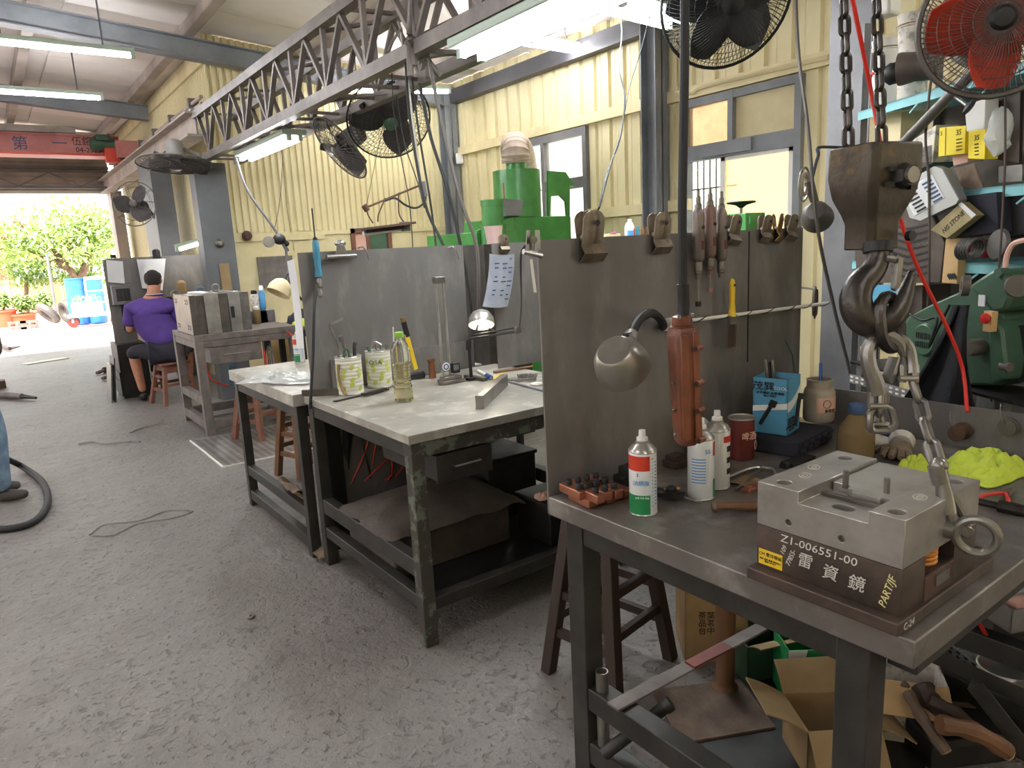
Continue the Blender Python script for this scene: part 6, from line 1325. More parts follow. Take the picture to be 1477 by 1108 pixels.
o = T('jack_base', 'rusty end of a jack at the left edge of the floor', 'jack', P(-4,560,Z=0)); MB().box(-.15,.1,-.1,.1,0,.1).cyl((.0,0,.1),(0,0,.25),.04,n=10).build('base', 'rust', o, bev=.01)
tag(MB().lathe([(.006,0),(.016,0),(.018,.004),(.016,.009),(.006,.009),(.006,0)], 14).build('steel_nut', 'steel', loc=P(362,891,Z=.001)), 'single small steel nut lying on the bare floor', 'nut')
def crack(label, pts, w):
    """shallow broken edge in the concrete: a real low lip"""
    o = MB().tube(catmull([P(x, y, Z=.0) for x, y in pts], 6), w, 6).build('concrete_lip', 'concrete', FLOOR); o['label'] = label; return o
crack('raised oval seam in the concrete near the left foreground', [(130,772),(150,758),(200,752),(240,738),(277,738),(250,748),(200,756),(165,772),(135,774)], .008)
crack('broken concrete lip before the grey bench', [(188,625),(205,618),(238,612)], .012)
crack('broken concrete lip in the middle of the hall floor', [(113,641),(135,638),(155,641),(180,638),(202,638)], .012)
# ---------------------------------------------------------------- shelf rack at the right
RU = V((math.sin(rad(28)), math.cos(rad(28)), 0)); RN = V((RU.y, -RU.x, 0)); RE = V((3.0, 1.62, 0)); RZR = rad(-118)
def RK(x, y, off=0):
    d = P(x, y, D=1)-CP; o = RE+RN*off; t = (o-CP).dot(RN)/d.dot(RN); return CP+d*t
def loc2(p, root): q = p-root; return (-(q.dot(RU)), q.z)
def rthing(name, label, cat, px, py, off=0, group=None): return T(name, label, cat, RK(px, py, off), rz=RZR, group=group)
def rpoly(root, name, pts, y0, y1, m, off=0, bev=.002):
    r = V(root.location); q = [loc2(RK(x, y, off), r) for x, y in pts]; return MB().prism(q, y0, y1, 'y').build(name, m, root, bev=bev)
def rc_(root, x, y, off=0): a, z = loc2(RK(x, y, off), V(root.location)); return V((a, 0, z))
rk = T('shelf_rack', 'aqua steel shelf rack crowded with supplies at the right', 'shelf', RE-RU*1.3, rz=rad(-118+180)) ; 
s1, s2, s3 = RK(1330, 133).z, RK(1445, 268).z, RK(1440, 380).z
for z, x0 in ((s1,0),(s2,0),(s3,0),(.75,0),(.3,0)):
    MB().box(0,1.3,-.36,0,z-.003,z).build('shelf_board', 'aqua_shelf', rk); MB().box(0,1.3,-.002,.0,z-.035,z).box(0,1.3,-.002,0,z-.006,z).build('shelf_lip', 'aqua_shelf', rk)
    for i in range(7): MB().bar((.1+i*.17,-.001,z-.035),(.14+i*.17,-.001,z-.06), .003,.006).build('gusset', 'aqua_shelf', rk)
for x in (0.0,1.28):
    for y in (-.36,-.03): MB().box(x,x+.03,y,y+.003,0,2.3).box(x,x+.003,y,y+.03,0,2.3).build('upright', 'steel_paint', rk)
MB().box(0,1.3,-.38,-.365,.0,2.05).build('back_panel', 'grille_brown', rk)
# buckets on the top shelf
for i, (x, y0, y1, w_, off, lb) in enumerate(((1315,24,132,.058,.12,'white paint bucket with a dirty rim on the top shelf'),(1275,60,140,.05,.14,'stack of white tubs with a red handle on the top shelf'))):
    p = RK(x, y1, off); h = RK(x, y0, off).z-s1; o = T('bucket', lb, 'bucket', (p.x,p.y,s1+.001), group='white buckets on the rack'); MB().lathe([(0,0),(w_*.86,0),(w_,h*.85),(w_+.005,h*.86),(w_+.005,h*.9),(w_,h*.9),(w_+.006,h),(0,h)], 26).build('body', 'carton_white' if i == 0 else 'white', o)
    MB().tube(circ((0,0,h*.88), w_+.004, 24), .003, 6, closed=True).build('rim', 'kraft', o)
    if i: MB().tube(circ((0,0,h*.55), w_+.002, 24), .006, 6, closed=True).build('handle', 'red', o)
o = rthing('black_sign', 'black tag with a white letter P hanging under the top shelf front', 'sign', 1290, 108, -.005); rpoly(o, 'plate', [(1281,104),(1297,98),(1297,113),(1283,119)], -.004, 0, 'navy'); a = rc_(o, 1291, 107); text('P', 'white', o, .022, (a.x,-.0045,a.z), (rad(90),0,0))
hn = rthing('exhaust_horn', 'dark horn stuffed with a black plastic bag on the top shelf', 'horn', 1335, 118, -.01); a = rc_(hn, 1322, 100)
MB().lathe([(.045,0),(.056,.0),(.057,.01),(.05,.05),(.055,.11),(.06,.13)], 22, (a.x, -.06, a.z), (.75,.65,.0)).build('horn', 'grille_brown', hn); MB().ball((a.x-.01,-.075,a.z-.01), (.042,.038,.038), 14, 10, lambda v: v+V((.006*NZ.noise(v*90),.006*NZ.noise(v*80),.006*NZ.noise(v*70)))).build('plastic_stuffing', 'black', hn)
# wall unit at the column top
tag(MB().box(-.05,.05,-.04,.04,0,.1).build('junction_box', 'white', loc=P(1278, 24, Y=1.66), bev=.012), 'white plastic box on the column head behind the chains', 'box')
cord('red_hose', [P(1226,-20,Y=1.0), P(1240,50,Y=1.0), P(1258,140,Y=1.0), P(1275,230,Y=.97), P(1303,330,Y=.95), P(1330,400,Y=.93), P(1365,470,Y=.9), P(1388,530,Y=.88), P(1395,594,X=2.22)], .0055, 'red_hose', 'bright red air hose sweeping down past the crane hook', 'hose', n=8)
cord('red_hose', [P(1407,890,Z=.45), P(1425,920,Z=.3), P(1440,945,Z=.15)], .006, 'red_hose', 'lower end of a red hose beside the perforated stand', 'hose', n=8)
cord('power_cable', [RK(1348,80,-.1), RK(1340,140,-.1), RK(1335,200,-.1), RK(1340,270,-.1), RK(1340,400,-.1), RK(1338,470,-.1), RK(1350,520,-.1), RK(1362,575,-.1)], .0045, 'grille_brown', 'brown power cable hanging in front of the clear bit case', 'cable')
cord('power_cable', [RK(1452,75,-.08), RK(1450,150,-.08), RK(1449,250,-.08), RK(1440,400,-.08), RK(1428,520,-.08), RK(1430,580,-.08)], .0035, 'grille_brown', 'long thin cable hanging before the green grinder', 'cable')
cord('grey_conduit', [P(1147,-20,Y=1.55), P(1152,80,Y=1.55), P(1165,180,Y=1.5), P(1178,320,Y=1.45), P(1200,430,Y=1.45), P(1228,545,Y=1.45)], .007, 'fan_grey', 'grey cable slanting down before the shelf column', 'cable')
# fan pole
fp = T('fan_pole', 'thick grey tube slanting up to the red fan with a clamp knob', 'pole', RK(1292, 218, -.12)); q = V(fp.location)
MB().cyl((0,0,0), RK(1450,56,-.12)-q, .0175, n=16).build('tube', 'fan_grey', fp); MB().cyl(RK(1378,140,-.12)-q, RK(1395,152,-.14)-q, .006, n=8).build('clamp_screw', 'steel', fp); MB().lathe([(.008,0),(.024,.004),(.026,.014),(.012,.018)], 8, RK(1394,152,-.15)-q, (.4,-.6,-.5)).build('clamp_knob', 'black_metal', fp)
# boxes, roll, bag
def rbox(name, label, cat, pts, dpt, m, group=None, off=0):
    xs = [p[0] for p in pts]; ys = [p[1] for p in pts]; o = rthing(name, label, cat, sum(xs)/len(xs), max(ys), off, group); rpoly(o, 'body', pts, 0, dpt, m, off); return o
o = rbox('filter_box', 'larger yellow box printed 3S on the rack', 'box', [(1355,184),(1393,181),(1391,222),(1353,226)], .06, 'yellow_box', 'yellow boxes'); a = rc_(o, 1383, 191); text('3S', 'ink', o, .026, (a.x,-.001,a.z), (rad(90),0,0)); a = rc_(o, 1358, 193); text('S', 'ink', o, .02, (a.x,-.001,a.z), (rad(90),0,0)); rpoly(o, 'corner_line', [(1364,184),(1365,184),(1364,224),(1363,224)], -.001, 0, 'kraft', bev=0)
for i in range(4): a = rc_(o, 1384, 201+i*5); text('雅高食品公司', 'ink', o, .0045, (a.x,-.001,a.z), (rad(90),0,0))
o = rbox('filter_box', 'smaller yellow box printed 3S beside the dark partition', 'box', [(1397,189),(1422,186),(1420,230),(1396,229)], .05, 'yellow_box', 'yellow boxes'); a = rc_(o, 1409, 199); text('3S', 'ink', o, .024, (a.x,-.001,a.z), (rad(90),0,0))
for i in range(4): a = rc_(o, 1409, 208+i*5); text('精密研磨', 'ink', o, .0045, (a.x,-.001,a.z), (rad(90),0,0))
o = rbox('paper_roll', 'white paper roll standing above the smaller yellow box', 'roll', [(1391,152),(1421,142),(1420,186),(1394,190)], .05, 'white')
rbox('partition', 'dark brown partition board on the rack', 'board', [(1423,134),(1472,128),(1470,236),(1424,228)], .012, 'wood_dark', off=.06)
o = rthing('parts_bag', 'clear plastic bag of fittings hanging on the rack at the right edge', 'plastic bag', 1460, 238, -.02); a, b_, c = rc_(o,1442,236), rc_(o,1474,140), rc_(o,1480,236)
MB().ball(((a.x+b_.x)/2,-.02,(a.z+b_.z)/2), (.04,.03,.075), 18, 14, lambda v: v+V((.012*NZ.noise(v*40),.01*NZ.noise(v*45),.006*NZ.noise(v*35)))).build('bag', 'plastic_bag', o)
rbox('dark_carton', 'dark carton below the fan pole on the rack', 'box', [(1290,222),(1345,208),(1345,236),(1290,262)], .12, 'wood_dark', off=.05)
rbox('small_carton', 'pale orange carton behind the yellow boxes', 'box', [(1373,222),(1396,218),(1396,234),(1375,240)], .06, 'pink', off=.03)
rbox('tan_carton', 'tan carton behind the fan pole', 'box', [(1268,165),(1300,160),(1298,215),(1270,225)], .12, 'cream_flat', off=.08)
rbox('grey_tub', 'grey white tub under the fan pole', 'tub', [(1305,210),(1350,180),(1345,235),(1308,235)], .1, 'carton_white', off=.05)
# clear case with bits
cs_ = rthing('bit_case', 'clear plastic case of engraving bits tilted on the rack', 'case', 1352, 345, -.06)
rpoly(cs_, 'tray', [(1308,270),(1360,239),(1372,243),(1396,287),(1392,293),(1336,316),(1326,318)], -.03, .0, 'steel_blue', -.06, .004); rpoly(cs_, 'lid', [(1310,268),(1360,239),(1372,243),(1396,287),(1392,294),(1340,318),(1324,314)], -.034, -.031, 'plastic_bag', -.06, .002); rpoly(cs_, 'label_card', [(1313,276),(1358,251),(1376,285),(1332,311)], -.036, -.0345, 'paper', -.06, 0)
for i in range(6):
    for j in range(2): x, y = 1320+j*24+i*3.2, 279-j*14+i*5; rpoly(cs_, 'bit', [(x,y),(x+13,y-7),(x+14,y-5),(x+1,y+2)], -.0385, -.036, 'ink_blue' if j else 'ink', -.06, 0)
gb = rthing('stone_box', 'gold box printed with STONE lying on the black case', 'box', 1390, 343, -.05); rpoly(gb, 'body', [(1353,331),(1398,291),(1421,310),(1377,344)], -.03, .0, 'gold_card' if mat('gold_card', (166,152,110), .5, .2, (146,132,94), 20) else '', -.05)
a = rc_(gb, 1387, 320, -.05); text('NG STONE', 'ink', gb, .024, (a.x,-.031,a.z), (rad(90),rad(-35),0), wide=.9)
rpoly(gb, 'end_label', [(1394,294),(1399,291),(1420,309),(1414,314)], -.031, -.03, 'paper', -.05, 0)
rbox('black_case', 'black plastic case behind the gold box', 'case', [(1378,285),(1437,277),(1440,335),(1370,346)], .05, 'navy', off=-.03)
rpoly(rthing('grey_disc', 'large worn abrasive sheet behind the clear case', 'sheet', 1405, 275, .0), 'sheet', [(1376,243),(1405,236),(1418,272),(1412,282),(1394,286)], 0, .006, 'cloth_dirty')
# rusty slotted cover
gr = rthing('slotted_cover', 'rusty slotted machine cover standing on the rack', 'cover', 1300, 408, -.02); rpoly(gr, 'plate', [(1232,345),(1300,296),(1345,312),(1362,350),(1356,408),(1236,408)], 0, .02, 'grille_brown', -.02)
for i in range(8): y = 326+i*10; rpoly(gr, 'slot', [(1286,y-4),(1310,y+3),(1338,y-4),(1339,y-1),(1310,y+7),(1286,y)], -.0015, 0, 'black', -.02, 0)
a = rc_(gr, 1331, 353, -.02); text('CINCINATI', 'steel', gr, .018, (a.x,-.002,a.z), (rad(90),rad(-6),0), wide=.8)
pk = rbox('plank_offcut', 'yellowed wooden offcut with burn marks standing on the rack', 'wood', [(1364,345),(1384,343),(1380,410),(1358,408)], .03, 'plywood', off=-.03)
for i in range(4): rpoly(pk, 'burn_mark', [(1366+i*3,398-i),(1368+i*3,394),(1372+i*3,400),(1370+i*3,404)], -.001, 0, 'ink', -.03, 0)
# coils and disc on the third shelf
cb_ = rthing('cable_coil', 'coil of grey cable lying on the third shelf', 'cable', 1405, 372, -.05)
for i in range(5): MB().tube(circ((-.02+i*.012,-.02,.03), .032, 22, (0,1,0), (.25,0,1)), .005, 6, closed=True).build('turn', 'fan_grey', cb_)
dk = rthing('grinding_disc', 'grey lamp disc standing on the third shelf', 'disc', 1440, 374, -.05); MB().lathe([(0,.012),(.02,.014),(.045,.01),(.05,0),(.045,-.004),(0,-.004)], 28, (0,0,.045), (-.15,-1,.1)).build('disc', 'fan_grey', dk)
cord('pipe_bend', [RK(1450,390,-.08), RK(1452,370,-.08), RK(1462,352,-.08), RK(1485,345,-.08)], .008, 'pink', 'pale bent pipe rising behind the green grinder', 'pipe')
for i, (x0, y0, w_, m, lb) in enumerate(((1395,350,16,'red','small red tin on the third shelf'),(1455,320,30,'black_metal','black tool head at the back of the rack'),(1440,240,34,'steel','coil of steel wire on the second shelf'))): rbox('supply_item', lb, 'supplies', [(x0,y0),(x0+w_,y0-3),(x0+w_,y0+22),(x0,y0+24)], .05, m, off=.04)
# green belt grinder -------------------------------------------------
gm_ = rthing('belt_grinder', 'green belt grinder with a red stop button on the perforated stand', 'grinder', 1390, 556, -.15)
G = lambda nm, pts, y0, y1, m, bev=.004: rpoly(gm_, nm, pts, y0, y1, m, -.15, bev)
G('belt_guard', [(1302,470),(1312,455),(1340,440),(1385,420),(1402,412),(1420,410),(1440,436),(1452,480),(1452,545),(1436,556),(1330,556),(1308,530),(1300,500)], 0, .09, 'green_mach', .008)
G('motor_housing', [(1404,412),(1424,398),(1440,388),(1456,390),(1464,402),(1466,430),(1458,448),(1440,452)], -.02, .1, 'green_mach', .012)
G('side_cover', [(1440,452),(1458,475),(1464,520),(1460,545),(1440,556),(1438,480)], -.03, .08, 'green_mach', .008)
c = rc_(gm_, 1336, 490, -.15); MB().lathe([(0,.014),(.05,.014),(.056,.008),(.058,0)], 30, (c.x,0,c.z), (0,-1,0)).build('fan_cover', 'green_mach', gm_)
for i in range(7):
    for j in (0,1): MB().cbox((c.x-.03+i*.01,-.0145,c.z+.014-.03*j),(.004,.003,.022*(1-.06*abs(i-3)))).build('vent_slot', 'black', gm_)
c = rc_(gm_, 1416, 500, -.15); MB().cyl((c.x,.0,c.z),(c.x,-.05,c.z), .026, n=26).build('knob', 'frame_grey', gm_)
c = rc_(gm_, 1448, 462, -.15); MB().cbox((c.x,-.045,c.z),(.03,.02,.06)).build('switch_box', 'plywood', gm_); MB().lathe([(0,.02),(.013,.018),(.016,.01),(.01,0)], 18, (c.x+.004,-.055,c.z+.01), (0,-1,0)).build('stop_button', 'red', gm_)
c = rc_(gm_, 1426, 433, -.15); MB().cbox((c.x,-.023,c.z),(.024,.003,.034)).build('rating_label', 'paper', gm_); c = rc_(gm_, 1458, 412, -.15); MB().lathe([(.015,0),(.032,.0),(.032,.02),(.015,.02)], 24, (c.x+.02,.0,c.z), (.9,-.5,.1)).build('contact_wheel', 'fan_grey', gm_)
c = rc_(gm_, 1452, 393, -.15); MB().cyl((c.x,-.03,c.z),(c.x,.0,c.z), .014, n=16).build('pivot_boss', 'green_mach', gm_)
c = rc_(gm_, 1458, 528, -.15); MB().cyl((c.x+.02,-.02,c.z),(c.x-.01,-.02,c.z), .014, n=16).build('adjuster', 'frame_grey', gm_)
# stand of perforated angle
sd_ = T('perforated_stand', 'stand of perforated steel angle below the green grinder', 'stand', RE-RU*1.3-RN*.17, rz=rad(62)); zt_ = V(gm_.location).z
mat('zinc', (150,148,146), .45, .4, (128,126,124), 8)
MB().box(0,1.0,-.16,.02,zt_-.01,zt_-.001).build('top_board', 'black_metal', sd_)
for x in (.05,.42,.95):
    for y in (-.13,0): MB().box(x,x+.035,y,y+.003,0,zt_-.01).box(x,x+.003,y-.03,y,0,zt_-.01).build('post', 'zinc', sd_)
for z in (zt_-.05, .42, .12):
    MB().box(0,1.0,.018,.021,z-.035,z).build('rail', 'zinc', sd_)
    for i in range(30): MB().box(.02+i*.033,.035+i*.033,.0205,.0222,z-.013,z-.006).box(.02+i*.033,.035+i*.033,.0205,.0222,z-.029,z-.022).build('punched_hole', 'white' if z > .6 else 'black', sd_)
MB().box(0,1.0,-.16,.02,.38,.385).build('shelf', 'zinc', sd_)
# black apron cloth, tape roll
ap = rthing('work_apron', 'black cloth apron hanging at the belt grinder', 'apron', 1370, 445, -.27); q = V(ap.location)
def apf(u, v):
    x = (1385-35*v+ (u-.5)*(22+95*v**1.3)) + 4*math.sin(9*u+3*v); y = 440+v*150; off = -.27-.02*math.sin(10*u+2*v)*(.3+v); p = RK(x, y, off); a, z = loc2(p, q); return (a, off+.27, z)
MB().sheet(apf, 16, 14, .003).build('cloth', 'blackfab', ap)
tpr = rthing('tape_roll', 'roll of grey tape hanging above the black apron', 'tape', 1398, 412, -.28); MB().lathe([(.013,0),(.03,0),(.03,.02),(.013,.02),(.013,0)], 26, (0,.0,0), (-.5,-.8,.05)).build('roll', 'fan_grey', tpr); MB().lathe([(.0115,-.001),(.0135,-.001),(.0135,.021),(.0115,.021)], 20, (0,0,0), (-.5,-.8,.05)).build('core', 'wood', tpr)
cord('grinder_lead', [RK(1305,448,-.2), RK(1330,462,-.22), RK(1352,460,-.24), RK(1340,500,-.24), RK(1355,470,-.26), RK(1370,440,-.26)], .004, 'black', 'black lead looping before the grinder fan cover', 'cable')
# window-side lamp and coil at the end of the near screen
wl = T('spot_lamp', 'grey spot lamp shade hanging at the right end of the near screen', 'lamp', P(1178, 312, Y=1.5)); q = V(wl.location)
MB().lathe([(0,.05),(.018,.05),(.03,.04),(.05,.015),(.058,-.02),(.056,-.02),(.047,.014),(.028,.036),(0,.044)], 26, (0,0,0), (-.25,.0,.95)).build('shade', 'lamp_alu', wl) if False else MB().lathe([(0,.055),(.03,.05),(.048,.03),(.058,-.02),(.056,-.02),(.046,.028),(.028,.046),(0,.05)], 26, (0,0,0), (-.75,-.3,.3)).build('shade', 'fan_grey', wl)
MB().cyl((0,0,.02), P(1167,262,Y=1.52)-q, .014, .018, n=12).build('socket', 'fan_grey', wl)
for i in range(2): MB().tube(circ(P(1160,262,Y=1.52)-q+V((.0,0,-.01)), .03+.02*i, 22, (1,.2,0), (.1,0,1.2)), .004 if i else .009, 6, closed=True).build('hanging_ring', 'bright_steel' if i else 'dirty_plastic', wl)
MB().tube(catmull([P(1172,255,Y=1.52)-q, P(1180,225,Y=1.55)-q, P(1186,212,Y=1.6)-q, V((c1.x,1.75,P(1186,212,Y=1.75).z))-q], 5), .006, 6).build('flex', 'navy', wl)
wc = T('wire_coil', 'coil of brown wire hung between screen and column', 'coil', P(1176, 432, Y=1.6))
for i in range(6): MB().tube(circ((.004*i,.006*(i%3),-.004*i), .048+.004*(i%3), 26, (.45,.2,0), (0,0,1.05)), .0028, 5, closed=True).build('turn', 'grille_brown', wc)
MB().tube([(0,.0,.04),(0,.1,.05),(.1,.15,.05)], .004, 5).build('hook', 'steel', wc)
tk = T('torch_tube', 'grey cylinder strapped on the shelf column', 'tube', (c1.x-.03, 1.7, .95)); zz = P(1192,465,Y=1.7).z; MB().cyl((0,0,0),(0,0,zz-.95), .028, n=16).build('tube', 'pillar', tk); MB().tube(circ((0,0,zz-1.03), .03, 20), .005, 6, closed=True).build('strap', 'black_metal', tk)
kb = T('parts_cabinet', 'open cabinet of cartons behind the right end of the near screen', 'cabinet', (2.45, 1.95, 0)); MB().box(0,.5,0,.4,0,.86).build('body', 'frame', kb, bev=.004); MB().box(.04,.46,-.01,0,.1,.8).build('door', 'steel_paint', kb)
for i, (w_, h_, z, m, lb) in enumerate(((.2,.12,.861,'kraft','brown carton on the cabinet behind the screen end'),(.18,.09,.982,'navy','dark box on top of the brown carton'),(.2,.1,1.073,'yellow','yellow carton topmost of the cabinet stack'))): o = T('carton', lb, 'box', (2.5,2.0,z)); MB().box(0,w_,0,.2,0,h_).build('body', m, o, bev=.003); MB().box(.02,w_-.02,-.002,0,.02,h_*.6).build('label_panel', 'paper' if i else 'cardboard', o)

rbox('tool_case', 'dark tool case at the right edge between the shelves', 'case', [(1443,284),(1490,280),(1490,338),(1444,342)], .06, 'black_metal', off=.02)
rbox('bench_motor', 'dark motor casting right of the green grinder', 'motor', [(1466,470),(1510,462),(1510,548),(1468,552)], .1, 'black_metal', off=-.12)
rbox('brown_carton', 'brown carton low on the rack behind the crane hook', 'box', [(1262,415),(1330,412),(1330,470),(1264,474)], .12, 'grille_brown', off=.02)
rbox('sky_blue_box', 'sky blue box behind the gap of the crane hook', 'box', [(1250,412),(1296,410),(1296,440),(1252,442)], .05, 'blue_light', off=-.03)
# ---------------------------------------------------------------- machines in the back of the bay
YM = 5.6
mp = lambda x, y, Y=YM: P(x, y, Y=Y)
gmc = T('mixer_machine', 'large bright green machine with a round hood and duct behind the screens', 'machine', (mp(780,330).x, YM, 0)); q = V(gmc.location)
X_ = lambda x, y, Y=YM: (mp(x,y,Y)-q).x; Z_ = lambda x, y, Y=YM: mp(x,y,Y).z
xa, xb = X_(742,330), X_(824,330); zt_, zb_ = Z_(780,312), 0
MB().box(xa, xb, 0, .9, 0, zt_).build('cabinet', 'green_paint', gmc, bev=.01)
MB().prism([(X_(686,355),-.02),(xa,-.02),(xa,.9),(X_(686,355),.9)], 0, Z_(690,325)-.06).build('feed_table', 'green_paint', gmc, bev=.01)
MB().prism([(X_(684,325),Z_(684,325)-.06),(xa,Z_(742,312)),(xa,Z_(742,312)-.3),(X_(684,330),Z_(684,325)-.3)], 0, .06, 'y').build('side_rail', 'green_paint', gmc, bev=.005)
xc = (X_(737,280)+X_(793,280))/2; r = (X_(793,280)-X_(737,280))/2; z2 = Z_(765,243)
MB().lathe([(r,zt_),(r,z2),(0,z2)], 14, (xc, r*.9, 0)).build('hood_drum', 'green_paint', gmc); 
hp2 = [(X_(793,246),Z_(793,246)),(X_(818,248),Z_(818,248)),(X_(831,268),Z_(831,268)),(X_(824,268),Z_(824,268)),(X_(824,312),zt_),(X_(820,312),zt_),(X_(818,290),Z_(818,290)),(X_(810,282),Z_(810,282)),(X_(797,283),Z_(797,283)),(X_(795,312),zt_),(X_(793,312),zt_)]
MB().prism(hp2, .02, .05, 'y').build('hood_wing', 'green_paint', gmc); MB().prism(hp2, .55, .58, 'y').build('hood_wing', 'green_paint', gmc)
MB().cyl((xc,r*.9,z2),(xc,r*.9,Z_(765,228)), r*.42, n=20).build('outlet_neck', 'green_paint', gmc)
mat('duct', (188,170,152), .6, 0, (164,146,130), 8); du = MB(); pts = catmull([(xc,r*.9,Z_(765,231)),(xc,r*.9,Z_(765,215)),(xc+.08,r*.9+.1,Z_(765,204)),(xc+.3,r*.9+.3,Z_(765,212)),(xc+.5,r*.9+.5,Z_(765,240))], 8)
du.tube(pts, [(.145 if i % 2 else .135) for i in range(len(pts))], 18); du.build('flexible_duct', 'duct', gmc)
a = X_(740,280); MB().box(a-.012,a+.02,r*.55,r*.56+.01,Z_(740,295),Z_(740,262)).build('warning_sticker', 'red', gmc)
o = T('green_canister', 'small green canister left of the big green machine', 'canister', (mp(702,318).x, 5.5, Z_(702,318)-.04)); h = mp(702,290).z-mp(702,318).z+.04; MB().lathe([(0,0),(.1,0),(.1,h*.75),(.106,h*.76),(.106,h),(0,h)], 22).build('body', 'green_paint', o); MB().cyl((0,0,-.3),(0,0,0), .12, n=16).build('foot', 'green_paint', o)
tag(MB().prism([(0,0),(.16,0),(.2,.14),(-.04,.16)], 0, .2, 'y').build('grey_scoop', 'steel_blue', loc=(mp(727,312).x,5.55,mp(727,312).z)), 'grey sheet metal scoop on the green machine table', 'scoop')
o = T('paint_bucket', 'pale pink bucket before the green machine', 'bucket', (mp(713,352,4.6).x, 4.6, .9)); zb2 = mp(713,352,4.6).z-.9; h = mp(713,328,4.6).z-.9; MB().lathe([(0,zb2),(.055,zb2),(.07,h),(.073,h),(.073,h+.01),(0,h+.01)], 22).build('body', 'pot_pink', o); MB().box(-.2,.2,-.15,.15,-.9,zb2).build('stand', 'frame', o)
rag('white_sack', 'white sack lying against the green machine table', (mp(695,365,4.4).x, 4.4, 0), .12, .15, .12, 'cloth_white', 7.7, n=12)
bpy.data.objects[-1 if False else 'white_sack'].location.z = 0
# cabinet with bottles behind the near screen
kb2 = T('tool_cabinet', 'grey cabinet behind the near screen carrying bottles', 'cabinet', (3.0, 2.85, 0)); MB().box(-.25,.5,0,.4,0,1.5).build('body', 'steel_paint', kb2, bev=.006)
for x in (-.23,.14): MB().box(x,x+.34,-.015,0,.05,1.45).build('door', 'steel_blue', kb2, bev=.003)
Yk = 3.0; pk_ = lambda x, y: P(x, y, Y=Yk)
o = T('spray_bottle', 'white and orange spray bottle on the cabinet behind the screen', 'bottle', (pk_(908,328).x, Yk, 1.501)); MB().lathe([(0,0),(.028,0),(.03,.01),(.03,.07),(.018,.095),(.012,.1),(.012,.115),(0,.115)], 18).build('body', 'white', o); arc_patch(MB(), .0305, -1.5, -.4, .015, .06).build('label', 'orange', o); arc_patch(MB(), .0305, -2.8, -1.6, .015, .05).build('label', 'ink_lightblue', o)
for i, x in enumerate((923, 931, 938)): o = T('small_jar', ['left teal jar on the cabinet behind the screen', 'middle brown jar on the cabinet behind the screen', 'right brown jar on the cabinet behind the screen'][i], 'jar', (pk_(x,328).x, Yk+.02, 1.501)); MB().lathe([(0,0),(.012,0),(.014,.01),(.014,.05),(.01,.06),(.011,.07),(0,.07)], 14).build('body', ['teal','wood','wood'][i], o)
o = T('carton', 'cream carton under the spray bottle on the cabinet', 'box', (pk_(875,330).x, Yk, 1.501)); MB().box(-.06,.06,-.05,.05,0,.035).build('body', 'out_wall', o, bev=.003); MB().box(-.02,.02,-.051,.051,.034,.036).build('tape', 'kraft', o)
tag(MB().ball((0,0,.02), (.03,.02,.02), 10, 6).ball((.02,0,.03), (.016,.012,.016), 8, 6).build('pink_cloth', 'magenta', loc=(P(900,335,Y=3.0).x-.1,3.0,1.501)), 'small magenta rag on the cabinet behind the screen', 'cloth')
# green press with hand wheel
hv = T('hand_press', 'small green press with a black hand wheel behind the screen clips', 'press', (P(1072,320,Y=2.5).x, 2.5, 0)); zz = P(1072,308,Y=2.5).z; MB().box(-.09,.09,-.08,.08,0,zz).build('column', 'green_paint', hv, bev=.006); MB().cyl((-.02,0,zz),(-.02,0,zz+.05), .008, n=10).build('screw', 'steel', hv); MB().lathe([(.01,.03),(.03,.045),(.075,.055),(.08,.06),(.075,.065),(.02,.06),(0,.06)], 22, (-.02,0,zz)).build('hand_wheel', 'black', hv); MB().cyl((-.06,-.085,zz-.06),(-.06,-.085,zz-.02), .006, n=8).build('valve', 'green_paint', hv)
# conduit and junction on the window wall
cord('wall_conduit', [P(975,134,X=XR-.06), P(1000,133,X=XR-.06), P(1020,123,X=XR-.06), P(1195,82,X=XR-.06)], .02, 'cream_flat', 'cream conduit running along the window wall above the sliding window', 'pipe')
# ---------------------------------------------------------------- stored under and around the near bench
F0 = lambda x, y, z=.001: P(x, y, Z=z)
tag(MB().lathe([(.014,0),(.017,0),(.017,.3),(.014,.3),(.014,0)], 20).build('steel_pipe', 'steel', loc=(1.235,1.3,.08)), 'short upright steel pipe behind the lower rail of the near bench', 'pipe'); o = [x for x in COL.objects if x.name.startswith('steel_pipe')][-1]; p = P(868,968,Z=.38); o.location = (p.x, p.y, .0); o.scale = (1,1,.38/.3)
a, b_ = P(884, 1022, Z=.33), P(1110, 900, Z=.31); fb = T('flat_bar', 'flat steel bar bridging under the bench with a red magnet on it', 'steel bar', a); d = b_-a; MB().bar((0,0,.004), d+V((0,0,.004)), .04, .006).build('bar', 'frame_grey', fb); m0 = P(995,962,Z=.325)-a; m1 = P(1050,934,Z=.325)-a; MB().bar(m0+V((0,0,.006)), m1+V((0,0,.006)), .036, .006).build('magnet_strip', 'red_tin', fb)
a, b_ = P(905,1062,Z=.22), P(962,1018,Z=.3); o = T('black_tube', 'black iron tube leaning over the lower rails of the near bench', 'tube', a); d = b_-a; MB().tube([V((0,0,0))-d*.6, d], .017, 14).build('tube', 'black_metal', o); MB().lathe([(.013,0),(.02,0),(.02,.02),(.013,.02)], 16, d*.95, d.normalized()).build('collar', 'frame', o)
o = T('turned_leg', 'turned brown wooden post standing under the near bench', 'post', F0(1046, 994)); MB().lathe([(0,0),(.042,0),(.045,.01),(.036,.02),(.03,.03),(.031,.2),(.034,.32),(0,.32)], 24).build('post', 'wood', o)
